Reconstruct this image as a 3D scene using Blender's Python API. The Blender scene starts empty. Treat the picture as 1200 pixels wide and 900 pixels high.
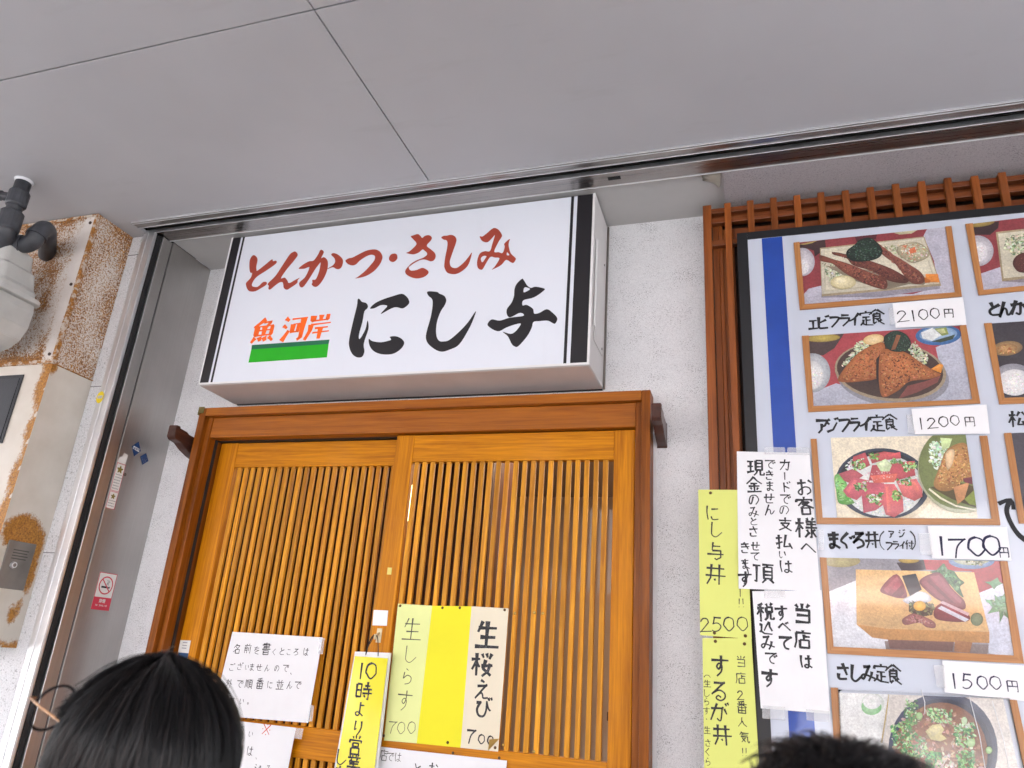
import bpy, bmesh, math, random
from mathutils import Vector, Matrix, noise
R = math.radians
random.seed(7)
scene = bpy.context.scene
C = scene.collection

# ---------------------------------------------------------------- camera, world, sun, exposure
cam_d = bpy.data.cameras.new("camera")
cam_d.lens = 26.155
cam_d.sensor_width = 36.0
cam_d.clip_start = 0.02
cam_d.clip_end = 500
cam_d.dof.use_dof = True
cam_d.dof.focus_distance = 2.75
cam_d.dof.aperture_fstop = 7.0
cam = bpy.data.objects.new("camera", cam_d)
C.objects.link(cam)
cam.matrix_world = Matrix.Translation((0, -2.25, 1.5)) @ Matrix.Rotation(R(18.991), 4, 'Z') @ Matrix.Rotation(R(110.413), 4, 'X') @ Matrix.Rotation(R(4.2286), 4, 'Z')
scene.camera = cam

SUN_EL, SUN_AZ = 50.0, 20.0          # sun stands behind the shop (over +Y), so the street and the far side are lit
world = bpy.data.worlds.new("World")
scene.world = world
world.use_nodes = True
nt = world.node_tree
bg = nt.nodes["Background"]
sky = nt.nodes.new("ShaderNodeTexSky")
sky.sky_type = 'NISHITA'
sky.sun_disc = False
sky.sun_elevation = R(SUN_EL)
sky.sun_rotation = R(SUN_AZ)
sky.air_density = 1.0
sky.dust_density = 4.0
sky.ozone_density = 1.0
hs = nt.nodes.new("ShaderNodeHueSaturation")
hs.inputs["Saturation"].default_value = 0.45
nt.links.new(sky.outputs[0], hs.inputs["Color"])
nt.links.new(hs.outputs[0], bg.inputs[0])
bg.inputs[1].default_value = 0.13
sun_d = bpy.data.lights.new("sun", 'SUN')
sun_d.energy = 3.5
sun_d.angle = R(0.5)
sun_d.color = (1, 0.985, 0.975)
sun = bpy.data.objects.new("sun", sun_d)
C.objects.link(sun)
sdir = Vector((math.sin(R(SUN_AZ)) * math.cos(R(SUN_EL)), math.cos(R(SUN_AZ)) * math.cos(R(SUN_EL)), math.sin(R(SUN_EL))))
sun.rotation_euler = sdir.to_track_quat('Z', 'Y').to_euler()
sun.location = (0, 0, 12)
vs = scene.view_settings
vs.view_transform = 'Standard'
vs.look = 'None'
vs.gamma = 1
vs.use_curve_mapping = False
vs.exposure = 2.92

# ---------------------------------------------------------------- measured outlines, metres in the plane of the shop front (x, z)
SIGN_RED = [
[(-1.7687,2.8715),(-1.7561,2.864),(-1.7471,2.8492),(-1.7461,2.8217),(-1.7421,2.8063),(-1.7373,2.8012),(-1.7094,2.822),(-1.6826,2.8437),(-1.6758,2.8356),(-1.6619,2.836),(-1.6607,2.8236),(-1.696,2.7989),(-1.7307,2.7781),(-1.744,2.7618),(-1.7486,2.7448),(-1.7423,2.7354),(-1.7232,2.7317),(-1.7133,2.7375),(-1.7006,2.7496),(-1.6855,2.7482),(-1.684,2.7374),(-1.7049,2.7247),(-1.7277,2.7143),(-1.752,2.7166),(-1.7662,2.7291),(-1.7749,2.746),(-1.7751,2.7554),(-1.7606,2.7729),(-1.7581,2.793),(-1.7664,2.796),(-1.775,2.8138),(-1.7819,2.8475),(-1.7775,2.8664)],
[(-1.585,2.8664),(-1.5742,2.8563),(-1.5732,2.8453),(-1.5873,2.8226),(-1.6087,2.7926),(-1.6254,2.7604),(-1.6181,2.7581),(-1.6087,2.7593),(-1.5951,2.7461),(-1.5897,2.7368),(-1.5807,2.7355),(-1.566,2.7432),(-1.5449,2.7525),(-1.5512,2.7431),(-1.5515,2.7313),(-1.5764,2.7141),(-1.5901,2.708),(-1.6041,2.7166),(-1.6102,2.733),(-1.616,2.7415),(-1.6283,2.7413),(-1.644,2.7309),(-1.6627,2.7155),(-1.6712,2.7203),(-1.6715,2.7309),(-1.6776,2.7421),(-1.6511,2.7715),(-1.6275,2.8174),(-1.6077,2.8559),(-1.5944,2.8653)],
[(-1.4726,2.8612),(-1.4633,2.8542),(-1.4618,2.846),(-1.4684,2.8259),(-1.4574,2.8287),(-1.4436,2.8187),(-1.4361,2.8034),(-1.4335,2.7768),(-1.439,2.7487),(-1.4503,2.7238),(-1.4635,2.7096),(-1.4753,2.7094),(-1.4878,2.7196),(-1.4858,2.7272),(-1.4886,2.7379),(-1.4767,2.7381),(-1.4708,2.7492),(-1.4663,2.7749),(-1.4665,2.8053),(-1.4704,2.8049),(-1.4849,2.7821),(-1.504,2.742),(-1.5213,2.7137),(-1.5333,2.7135),(-1.5406,2.7233),(-1.5402,2.7351),(-1.5211,2.7542),(-1.5109,2.7927),(-1.5318,2.7891),(-1.5566,2.7916),(-1.5405,2.8065),(-1.5183,2.8175),(-1.4985,2.8193),(-1.485,2.8406),(-1.4789,2.8587)],
[(-1.4206,2.8414),(-1.4014,2.834),(-1.3815,2.8173),(-1.3737,2.802),(-1.3754,2.7813),(-1.3843,2.7723),(-1.3977,2.7744),(-1.4122,2.7825),(-1.4323,2.7772),(-1.4291,2.7816),(-1.4147,2.7893),(-1.4065,2.8029),(-1.412,2.8193),(-1.4281,2.8356)],
[(-1.3644,2.8041),(-1.352,2.8124),(-1.3367,2.8142),(-1.3091,2.8268),(-1.2824,2.837),(-1.2506,2.8378),(-1.2299,2.8266),(-1.2187,2.8103),(-1.2161,2.7972),(-1.2224,2.7747),(-1.2391,2.7521),(-1.2619,2.7366),(-1.2836,2.7298),(-1.3116,2.727),(-1.3019,2.7329),(-1.275,2.7558),(-1.2495,2.7879),(-1.2452,2.8016),(-1.2479,2.811),(-1.2602,2.817),(-1.2789,2.8144),(-1.3047,2.799),(-1.319,2.7844),(-1.3341,2.7818),(-1.3522,2.7897)],
[(-1.1591,2.8038),(-1.1636,2.8094),(-1.1714,2.8121),(-1.1835,2.8096),(-1.1894,2.7981),(-1.1865,2.7863),(-1.1742,2.7785),(-1.1634,2.7812),(-1.1568,2.7907)],
[(-1.1155,2.8744),(-1.1069,2.8779),(-1.0894,2.8812),(-1.0782,2.8726),(-1.0699,2.8635),(-1.0601,2.8704),(-1.045,2.8713),(-1.0339,2.8619),(-1.035,2.8501),(-1.049,2.8304),(-1.0306,2.8125),(-1.0152,2.7976),(-1.0098,2.7827),(-1.0144,2.7689),(-1.0264,2.7655),(-1.0408,2.7717),(-1.0537,2.7757),(-1.071,2.7737),(-1.0923,2.7629),(-1.1061,2.7526),(-1.1084,2.7541),(-1.1,2.7637),(-1.0788,2.7758),(-1.0571,2.7826),(-1.0444,2.7917),(-1.0448,2.8009),(-1.0555,2.8114),(-1.0637,2.8162),(-1.0763,2.8058),(-1.0921,2.8009),(-1.1049,2.8023),(-1.1242,2.8093),(-1.1117,2.815),(-1.0894,2.8399),(-1.102,2.8593)],
[(-1.1084,2.7546),(-1.1056,2.7447),(-1.0965,2.7365),(-1.0765,2.7365),(-1.056,2.7427),(-1.0416,2.7368),(-1.0305,2.7266),(-1.0317,2.7165),(-1.0454,2.7063),(-1.0673,2.7033),(-1.0879,2.7079),(-1.1095,2.7204),(-1.1188,2.733),(-1.1165,2.7445)],
[(-0.9969,2.8562),(-0.9888,2.8618),(-0.9763,2.8611),(-0.9628,2.8627),(-0.9487,2.857),(-0.9395,2.844),(-0.9396,2.8283),(-0.9455,2.8029),(-0.9531,2.77),(-0.9546,2.7547),(-0.9498,2.7388),(-0.938,2.7305),(-0.9235,2.7305),(-0.9034,2.7467),(-0.8885,2.7656),(-0.877,2.7835),(-0.8795,2.7595),(-0.8867,2.7348),(-0.903,2.7175),(-0.9235,2.7069),(-0.9428,2.7076),(-0.9606,2.7157),(-0.9711,2.7334),(-0.9737,2.7465),(-0.9734,2.7774),(-0.9706,2.8083),(-0.9712,2.832),(-0.9769,2.8432),(-0.9872,2.847)],
[(-0.8534,2.844),(-0.8436,2.8421),(-0.829,2.8528),(-0.8134,2.8665),(-0.8018,2.8703),(-0.7867,2.8606),(-0.7745,2.841),(-0.7749,2.8307),(-0.7842,2.8138),(-0.7966,2.7782),(-0.7798,2.7738),(-0.7689,2.7687),(-0.7635,2.7745),(-0.7603,2.7931),(-0.7624,2.8049),(-0.7448,2.8207),(-0.7473,2.8069),(-0.7462,2.7915),(-0.7373,2.7652),(-0.721,2.7471),(-0.7181,2.7393),(-0.7253,2.7276),(-0.7348,2.7311),(-0.7517,2.7417),(-0.7645,2.7268),(-0.7777,2.7182),(-0.7991,2.7097),(-0.7895,2.7207),(-0.7755,2.7493),(-0.7923,2.7549),(-0.8079,2.7591),(-0.8194,2.7414),(-0.8313,2.7162),(-0.8393,2.7138),(-0.8495,2.7219),(-0.8541,2.7388),(-0.853,2.7602),(-0.8462,2.7773),(-0.8301,2.7832),(-0.8122,2.7812),(-0.806,2.8061),(-0.7994,2.8414),(-0.8081,2.8321),(-0.8201,2.8193),(-0.8307,2.818),(-0.8432,2.8246),(-0.8514,2.836)],
[(-0.84,2.7614),(-0.8333,2.7657),(-0.8224,2.7633),(-0.8274,2.7524),(-0.8336,2.7424),(-0.8384,2.7434),(-0.8422,2.754)],
[(-0.7504,2.7705),(-0.7414,2.7586),(-0.7507,2.7592)]]
SIGN_BLACK = [
[(-1.289,2.6413),(-1.2834,2.6442),(-1.2707,2.6315),(-1.2531,2.625),(-1.2446,2.6128),(-1.2465,2.6031),(-1.2554,2.5924),(-1.2569,2.5536),(-1.2625,2.5058),(-1.2566,2.4895),(-1.2407,2.5234),(-1.2377,2.557),(-1.2302,2.5355),(-1.2305,2.5163),(-1.2375,2.4819),(-1.2378,2.463),(-1.2318,2.4407),(-1.2379,2.4224),(-1.2573,2.4219),(-1.2773,2.4356),(-1.2924,2.4618),(-1.2974,2.4923),(-1.293,2.5628),(-1.2879,2.6181)],
[(-1.2349,2.6032),(-1.2195,2.6205),(-1.1918,2.6329),(-1.1542,2.6427),(-1.1211,2.6488),(-1.102,2.638),(-1.0904,2.6224),(-1.0891,2.6078),(-1.1088,2.5927),(-1.1353,2.5994),(-1.1571,2.5941),(-1.1897,2.578),(-1.1795,2.5927),(-1.1699,2.6049),(-1.1755,2.6102),(-1.1953,2.6119),(-1.2184,2.6024)],
[(-1.2222,2.4872),(-1.2079,2.4783),(-1.1748,2.4714),(-1.1436,2.4756),(-1.1373,2.4798),(-1.1431,2.4896),(-1.1203,2.4896),(-1.1002,2.4804),(-1.0873,2.4656),(-1.0913,2.4489),(-1.1079,2.433),(-1.1303,2.4252),(-1.1652,2.4273),(-1.1957,2.44),(-1.215,2.4615)],
[(-1.0259,2.6458),(-1.0178,2.6492),(-0.9891,2.644),(-0.9789,2.6367),(-0.9609,2.627),(-0.952,2.6104),(-0.9555,2.5917),(-0.9669,2.5706),(-0.9756,2.5384),(-0.9769,2.5043),(-0.9707,2.4762),(-0.9594,2.4617),(-0.944,2.4592),(-0.9264,2.4625),(-0.8988,2.485),(-0.8666,2.5208),(-0.8421,2.5604),(-0.8483,2.5316),(-0.8612,2.496),(-0.8888,2.445),(-0.9198,2.4289),(-0.9476,2.4231),(-0.9743,2.4339),(-0.9996,2.4552),(-1.0097,2.4758),(-1.0096,2.5005),(-1.0015,2.5498),(-0.9995,2.5938),(-1.0042,2.6181),(-1.019,2.6322)],
[(-0.6914,2.6646),(-0.6845,2.6587),(-0.672,2.6385),(-0.6586,2.6286),(-0.6445,2.6314),(-0.6156,2.6229),(-0.6157,2.6144),(-0.6469,2.5934),(-0.6813,2.5863),(-0.6832,2.5678),(-0.669,2.5683),(-0.6476,2.5531),(-0.6424,2.5359),(-0.6262,2.5363),(-0.602,2.5476),(-0.5828,2.5345),(-0.5658,2.5133),(-0.5716,2.4958),(-0.5809,2.4981),(-0.5967,2.5075),(-0.6246,2.508),(-0.6431,2.5061),(-0.648,2.4851),(-0.6618,2.4566),(-0.6877,2.4258),(-0.7002,2.426),(-0.7103,2.4354),(-0.7249,2.4626),(-0.7426,2.4787),(-0.716,2.4702),(-0.7007,2.4774),(-0.6877,2.4946),(-0.6862,2.5044),(-0.7087,2.5011),(-0.7335,2.493),(-0.7519,2.4834),(-0.7664,2.4844),(-0.7849,2.4951),(-0.7975,2.5095),(-0.7843,2.526),(-0.7564,2.5198),(-0.7233,2.5273),(-0.6791,2.5299),(-0.6804,2.539),(-0.6926,2.5416),(-0.711,2.533),(-0.7235,2.529),(-0.7331,2.5382),(-0.7353,2.5586),(-0.7209,2.5812),(-0.7145,2.6046),(-0.7147,2.6287),(-0.708,2.6488)],
[(-0.6826,2.6291),(-0.6764,2.6327),(-0.6615,2.6244),(-0.6816,2.6143)]]
SIGN_CHARS = [
('魚',-1.6523,2.5482,0.0846),
('河',-1.5278,2.549,0.0834),
('岸',-1.4259,2.547,0.0839)]
SIGN_GREEN = [
[(-1.6918,2.495),(-1.3749,2.4948),(-1.3758,2.4786),(-1.6904,2.4773)],
[(-1.6904,2.4773),(-1.3758,2.4786),(-1.3736,2.4283),(-1.6911,2.4266)]]
PAPERS = {'queue':(-0.004,[(-1.7056,1.5291),(-1.3571,1.5309),(-1.3632,1.2767),(-1.7222,1.2686)],[('名',-1.6751,1.4768,0.0292),('前',-1.6327,1.4794,0.029),('を',-1.5974,1.4775,0.0249),('書',-1.561,1.4838,0.0348),('く',-1.5281,1.4758,0.0207),('と',-1.4991,1.4791,0.0227),('こ',-1.4733,1.4792,0.0196),('ろ',-1.4461,1.4809,0.0215),('は',-1.4104,1.4841,0.0244),('ご',-1.6823,1.4181,0.0227),('ざ',-1.6515,1.4227,0.0227),('い',-1.6228,1.4221,0.0177),('ま',-1.6042,1.4234,0.0226),('せ',-1.5764,1.4253,0.0225),('ん',-1.5452,1.4249,0.0205),('の',-1.5085,1.4265,0.0204),('で',-1.4755,1.4297,0.0242),('、',-1.4521,1.4191,0.0192),('外',-1.6799,1.3684,0.0253),('で',-1.6391,1.3699,0.0252),('順',-1.6039,1.3725,0.028),('番',-1.5625,1.3765,0.0308),('に',-1.5243,1.3764,0.023),('並',-1.4861,1.3778,0.0286),('ん',-1.4503,1.3805,0.0228),('で',-1.4208,1.3827,0.0246),('下',-1.6826,1.3214,0.0259),('さ',-1.6545,1.3202,0.0201),('い',-1.6189,1.3182,0.019),('。',-1.5917,1.3189,0.0171)]),
'request':(-0.004,[(-1.7296,1.2602),(-1.4036,1.2593),(-1.4137,1.0567),(-1.7324,1.0525)],[('お',-1.6503,1.2326,0.0279),('願',-1.607,1.2327,0.0286),('い',-1.5627,1.2264,0.0183),('は',-1.556,1.1783,0.0279),('、',-1.5278,1.165,0.0179),('込',-1.5145,1.1323,0.0265),('み',-1.4769,1.1361,0.022)]),
'hours':(-0.062,[(-1.1991,1.4826),(-1.086,1.4833),(-1.0865,0.961),(-1.2202,0.9548)],[('1',-1.1711,1.4405,0.0483),('0',-1.136,1.4449,0.0481),('時',-1.1525,1.3858,0.0517),('よ',-1.1601,1.3358,0.041),('り',-1.1556,1.2831,0.0439),('営',-1.1573,1.2369,0.048),('業',-1.1558,1.1899,0.0484),('し',-1.2018,1.2022,0.043),('て',-1.1568,1.1409,0.0407),('い',-1.1566,1.094,0.0343),('ま',-1.1549,1.048,0.0394),('す',-1.1533,1.0027,0.0387),('ま',-1.1995,1.1572,0.0411),('た',-1.1977,1.107,0.0404)]),
'pale':(-0.029,[(-1.0901,1.6465),(-0.9716,1.6455),(-0.9765,1.2568),(-1.083,1.2546)],[('生',-1.0314,1.5724,0.0686),('し',-1.0292,1.4994,0.0508),('ら',-1.0295,1.4367,0.0469),('す',-1.0297,1.3694,0.0573),('7',-1.0607,1.2923,0.037),('0',-1.0313,1.2932,0.0346),('0',-0.9978,1.2978,0.0345)]),
'blank':(-0.0296,[(-0.9713,1.6455),(-0.8412,1.6496),(-0.8384,1.2584),(-0.9762,1.2568)],[]),
'cream':(-0.0302,[(-0.841,1.6496),(-0.7214,1.649),(-0.7241,1.2592),(-0.8382,1.2585)],[('生',-0.7834,1.5709,0.0799),('桜',-0.7925,1.4853,0.0662),('え',-0.7866,1.4187,0.0535),('び',-0.7802,1.3686,0.0525),('7',-0.8104,1.2899,0.0406),('0',-0.7768,1.2865,0.0258),('0',-0.7495,1.2858,0.0257)]),
'small':(-0.0288,[(-1.0978,1.2369),(-1.009,1.237),(-1.0019,1.0824),(-1.0949,1.0796)],[('店',-1.0774,1.2149,0.0285),('で',-1.0568,1.2141,0.0251),('は',-1.0317,1.2149,0.025)]),
'lower':(-0.0294,[(-1.0154,1.2365),(-0.6962,1.2391),(-0.7009,1.1021),(-1.0023,1.0877)],[('と',-0.9661,1.1904,0.0321),('お',-0.9173,1.1954,0.033)]),
'strip_one':(-0.1245,[(-0.1533,1.99),(-0.0263,1.989),(-0.0255,1.5975),(-0.1552,1.5997)],[('に',-0.1169,1.9253,0.0432),('し',-0.1094,1.879,0.0425),('与',-0.111,1.8194,0.0452),('丼',-0.1125,1.7575,0.0561),('2',-0.1406,1.6256,0.0375),('5',-0.1117,1.6288,0.0374),('0',-0.0813,1.632,0.0373),('0',-0.048,1.6346,0.0371),('1',-0.05,1.7137,0.0249),('！',-0.0534,1.6863,0.023),('！',-0.0437,1.6868,0.023)]),
'strip_two':(-0.124,[(-0.1496,1.5927),(-0.0262,1.5998),(-0.0188,1.2221),(-0.1518,1.207)],[('す',-0.1063,1.5279,0.0517),('る',-0.1104,1.4657,0.046),('が',-0.1117,1.4163,0.0437),('丼',-0.1069,1.3646,0.0488),('当',-0.0539,1.5408,0.0266),('店',-0.0554,1.5004,0.0262),('2',-0.0584,1.4598,0.0228),('番',-0.0563,1.4321,0.027),('人',-0.0568,1.3986,0.0223),('気',-0.0527,1.3637,0.0249),('！',-0.0578,1.3306,0.0188),('！',-0.0501,1.3313,0.0188),('（',-0.1393,1.4983,0.0187),('生',-0.1396,1.482,0.0186),('し',-0.1425,1.4594,0.0185),('ら',-0.1422,1.4395,0.0183),('す',-0.1426,1.4175,0.0182),('・',-0.1431,1.3978,0.0181),('生',-0.142,1.3725,0.0179),('さ',-0.1411,1.343,0.0177),('く',-0.1416,1.3224,0.0176),('ら',-0.142,1.3006,0.0174),('び',-0.141,1.2776,0.0173)]),
'guests':(-0.1285,[(-0.0452,2.0993),(0.1457,2.0913),(0.147,1.7236),(-0.0535,1.7222)],[('お',0.1261,1.996,0.047),('客',0.1242,1.9447,0.0462),('様',0.1225,1.8853,0.0535),('へ',0.1263,1.8329,0.0382),('カ',0.0809,2.0582,0.0319),('ー',0.0783,2.027,0.0239),('ド',0.0797,1.9961,0.0284),('で',0.0756,1.9631,0.03),('の',0.0709,1.9328,0.026),('支',0.0719,1.8959,0.0376),('払',0.0663,1.8481,0.0406),('い',0.061,1.8144,0.0232),('は',0.067,1.7836,0.0335),('で',0.041,2.0611,0.0282),('き',0.0386,2.0296,0.027),('ま',0.0379,1.9985,0.0277),('せ',0.0341,1.9653,0.0302),('ん',0.034,1.9348,0.0289),('現',0.0023,2.0517,0.0459),('金',-0.0029,2.0034,0.0423),('の',-0.006,1.9604,0.0303),('み',-0.0074,1.9274,0.0291),('と',-0.0085,1.9018,0.0232),('さ',-0.0097,1.874,0.0295),('せ',-0.0069,1.8352,0.0254),('て',-0.0081,1.8081,0.0243),('頂',0.0085,1.764,0.0495),('き',-0.0334,1.8301,0.03),('ま',-0.035,1.7871,0.0269),('す',-0.0365,1.7484,0.0407)]),
'tax':(-0.1285,[(-0.0193,1.7172),(0.1511,1.7269),(0.1497,1.4345),(-0.0108,1.434)],[('当',0.1004,1.6669,0.0487),('店',0.0986,1.6022,0.0421),('は',0.1021,1.5514,0.0323),('す',0.05,1.6668,0.0377),('べ',0.055,1.632,0.0289),('て',0.0552,1.5937,0.0367),('税',0.0105,1.6672,0.0427),('込',0.0102,1.6296,0.0337),('み',0.0129,1.5903,0.0351),('で',0.0189,1.5541,0.0301),('す',0.0143,1.5065,0.0439)]),
'p2100':(-0.1255,[(0.3948,2.5292),(0.5726,2.5335),(0.5707,2.4489),(0.3956,2.4527)],[('2',0.4161,2.486,0.037),('1',0.4428,2.4853,0.036),('0',0.4682,2.4879,0.034),('0',0.4971,2.4903,0.0339),('円',0.5318,2.4875,0.0282)]),
'p1200':(-0.1255,[(0.4096,2.2106),(0.5875,2.2171),(0.5842,2.1373),(0.4107,2.1393)],[('1',0.4279,2.1684,0.0338),('2',0.454,2.1691,0.0309),('0',0.4814,2.1728,0.0308),('0',0.5084,2.1752,0.0298),('円',0.5428,2.171,0.0278)]),
'p1700':(-0.1255,[(0.4133,1.896),(0.5885,1.8965),(0.5866,1.8142),(0.4145,1.8148)],[('1',0.4383,1.8458,0.0502),('7',0.473,1.8424,0.0528),('0',0.5148,1.8476,0.0496),('0',0.5492,1.8513,0.0511),('円',0.5731,1.8336,0.0257)]),
'p1500':(-0.1255,[(0.4083,1.5738),(0.5861,1.574),(0.5848,1.4962),(0.4054,1.5027)],[('1',0.4275,1.5285,0.0357),('5',0.456,1.5306,0.034),('0',0.4866,1.5305,0.0307),('0',0.5135,1.5325,0.0306),('円',0.5471,1.5267,0.0258)])}
QUADS = {'hang_back':(-0.058,[(-1.2034,1.4957),(-1.0825,1.4993),(-1.0785,0.9558),(-1.2307,0.9499)]),
'square':(-0.0275,[(-1.1737,1.6237),(-1.1231,1.6241),(-1.1213,1.5781),(-1.1715,1.5768)]),
'hook':(-0.0275,[(-1.1584,1.5693),(-1.1327,1.5686),(-1.1306,1.5267),(-1.1554,1.528)]),
'blue_label':(0.018,[(-1.9317,1.4902),(-1.8874,1.4912),(-1.8858,1.4319),(-1.9292,1.4321)]),
'tape1':(-0.0066,[(-1.3692,1.5301),(-1.3469,1.5289),(-1.3463,1.4797),(-1.3644,1.481)]),
'tape2':(-0.0066,[(-1.3642,1.3279),(-1.3485,1.3282),(-1.3486,1.2818),(-1.3659,1.2812)]),
'tape3':(-0.0066,[(-1.4066,1.2592),(-1.3746,1.2597),(-1.3756,1.229),(-1.4048,1.2295)]),
'tapeE1':(-0.13,[(0.0289,2.11),(0.0836,2.108),(0.0834,2.0884),(0.0289,2.0902)]),
'tapeE2':(-0.13,[(0.089,2.1079),(0.1453,2.1059),(0.1453,2.0855),(0.0878,2.0874)]),
'tapeE3':(-0.13,[(0.1516,1.881),(0.165,1.8812),(0.1637,1.8278),(0.1513,1.8289)]),
'tapeF1':(-0.13,[(-0.0068,1.4409),(0.0467,1.4418),(0.0459,1.4116),(-0.0082,1.4112)]),
'tapeF2':(-0.13,[(0.0949,1.4406),(0.1488,1.4408),(0.1474,1.4162),(0.095,1.4158)]),
'tapeF3':(-0.13,[(0.0108,1.724),(0.0625,1.7261),(0.0613,1.7041),(0.0098,1.7009)]),
'tp1':(-0.1265,[(0.3836,2.514),(0.399,2.5141),(0.3966,2.4638),(0.3813,2.4626)]),
'tp2':(-0.1265,[(0.3959,2.1944),(0.4137,2.1953),(0.4121,2.1435),(0.3944,2.1421)]),
'tp3':(-0.1265,[(0.3889,1.8768),(0.4168,1.8773),(0.4165,1.824),(0.3897,1.8233)]),
'tp4':(-0.1265,[(0.3875,1.5622),(0.4105,1.5629),(0.4075,1.5125),(0.39,1.5131)])}
PINS = {'pale':(-0.031,[(-1.081,1.6404),(-1.0852,1.2675)]),
'blank':(-0.031,[(-0.9365,1.6408),(-0.8792,1.6434),(-0.8791,1.2683)]),
'cream':(-0.032,[(-0.7337,1.6441),(-0.7336,1.2686)]),
'lower':(-0.031,[(-0.8601,1.2428),(-0.7195,1.2438)]),
'door':(-0.026,[(-0.704,1.6363),(-0.6424,1.6411),(-0.6166,1.6406),(-0.7126,1.2771),(-0.6215,1.2688)]),
'strip_one':(-0.126,[(-0.1199,1.9804),(-0.1187,1.6073),(-0.0411,1.6044)]),
'strip_two':(-0.126,[(-0.1168,1.5865),(-0.0443,1.5845)])}
CAPS = [
[('エ',0.1819,2.482,0.0402),('ビ',0.2084,2.4853,0.0468),('フ',0.2375,2.4874,0.0419),('ラ',0.2659,2.489,0.0427),('イ',0.2944,2.4901,0.0449),('定',0.3238,2.4902,0.0489),('食',0.352,2.4918,0.0506)],
[('ア',0.1829,2.1704,0.0484),('ジ',0.2107,2.1724,0.0454),('フ',0.2399,2.1726,0.0452),('ラ',0.2663,2.1728,0.0432),('イ',0.2954,2.1738,0.0444),('定',0.3234,2.1739,0.0502),('食',0.354,2.1749,0.0482)],
[('ま',0.1891,1.8562,0.0498),('ぐ',0.22,1.8568,0.0478),('ろ',0.2506,1.8575,0.0476),('丼',0.2827,1.8599,0.0492),('(',0.305,1.8586,0.0516),('ア',0.328,1.8743,0.021),('ジ',0.3532,1.8769,0.021),('フ',0.3196,1.845,0.0252),('ラ',0.3355,1.8462,0.0234),('イ',0.3522,1.8474,0.0225),('付',0.3678,1.8478,0.0267),(')',0.3777,1.8601,0.051)],
[('さ',0.1864,1.5338,0.0454),('し',0.2147,1.5329,0.0436),('み',0.2433,1.5337,0.0418),('定',0.2724,1.5346,0.0448),('食',0.3,1.5338,0.0469)],
[('と',0.6444,2.4956,0.0493),('ん',0.671,2.4933,0.049),('か',0.7011,2.4943,0.0502),('つ',0.7316,2.4931,0.0486),('定',0.7629,2.4918,0.051),('食',0.7938,2.4906,0.0521)],
[('松',0.6526,2.1774,0.0508),('定',0.6936,2.1733,0.0504),('食',0.7318,2.1699,0.05)]]
ARROW = [
[(0.6391,1.8567),(0.6154,1.8749),(0.601,1.9045),(0.5955,1.9382),(0.6069,1.9646)],
[(0.5798,1.9555),(0.6085,1.9662),(0.6107,1.941)]]
FRAMES = [
([(0.1443,2.7601),(0.5728,2.7658),(0.571,2.5377),(0.1482,2.5308)],[(0.1615,2.7612),(0.5575,2.7657),(0.5562,2.5522),(0.1629,2.5482)]),
([(0.1484,2.4463),(0.5705,2.4506),(0.5746,2.222),(0.151,2.2121)],[(0.1671,2.4466),(0.5547,2.4503),(0.5573,2.2341),(0.1658,2.2291)]),
([(0.1519,2.1336),(0.5787,2.133),(0.5761,1.9012),(0.1512,1.8982)],[(0.1673,2.1337),(0.5612,2.133),(0.5589,1.9167),(0.1671,1.9152)]),
([(0.1529,1.8108),(0.5787,1.8131),(0.579,1.5782),(0.1542,1.5736)],[(0.1689,1.8108),(0.5628,1.8131),(0.5614,1.5951),(0.1696,1.591)]),
([(0.1557,1.4946),(0.5521,1.5058),(0.5657,1.298),(0.1519,1.2791)],[(0.1722,1.4954),(0.5373,1.5053),(0.549,1.3106),(0.1674,1.2946)]),
([(0.6087,2.7678),(0.9078,2.7773),(0.8996,2.5483),(0.6118,2.5382)],[(0.6271,2.7685),(0.8918,2.7765),(0.8844,2.5634),(0.6259,2.5531)]),
([(0.6136,2.4519),(0.8882,2.4542),(0.8759,2.2192),(0.6178,2.2179)],[(0.6314,2.4519),(0.8732,2.454),(0.862,2.2349),(0.6315,2.235)]),
([(0.6168,2.1389),(0.8821,2.1459),(0.8666,1.9032),(0.6164,1.9057)],[(0.6332,2.1396),(0.8669,2.1452),(0.8531,1.9189),(0.6309,1.9204)])]
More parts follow.
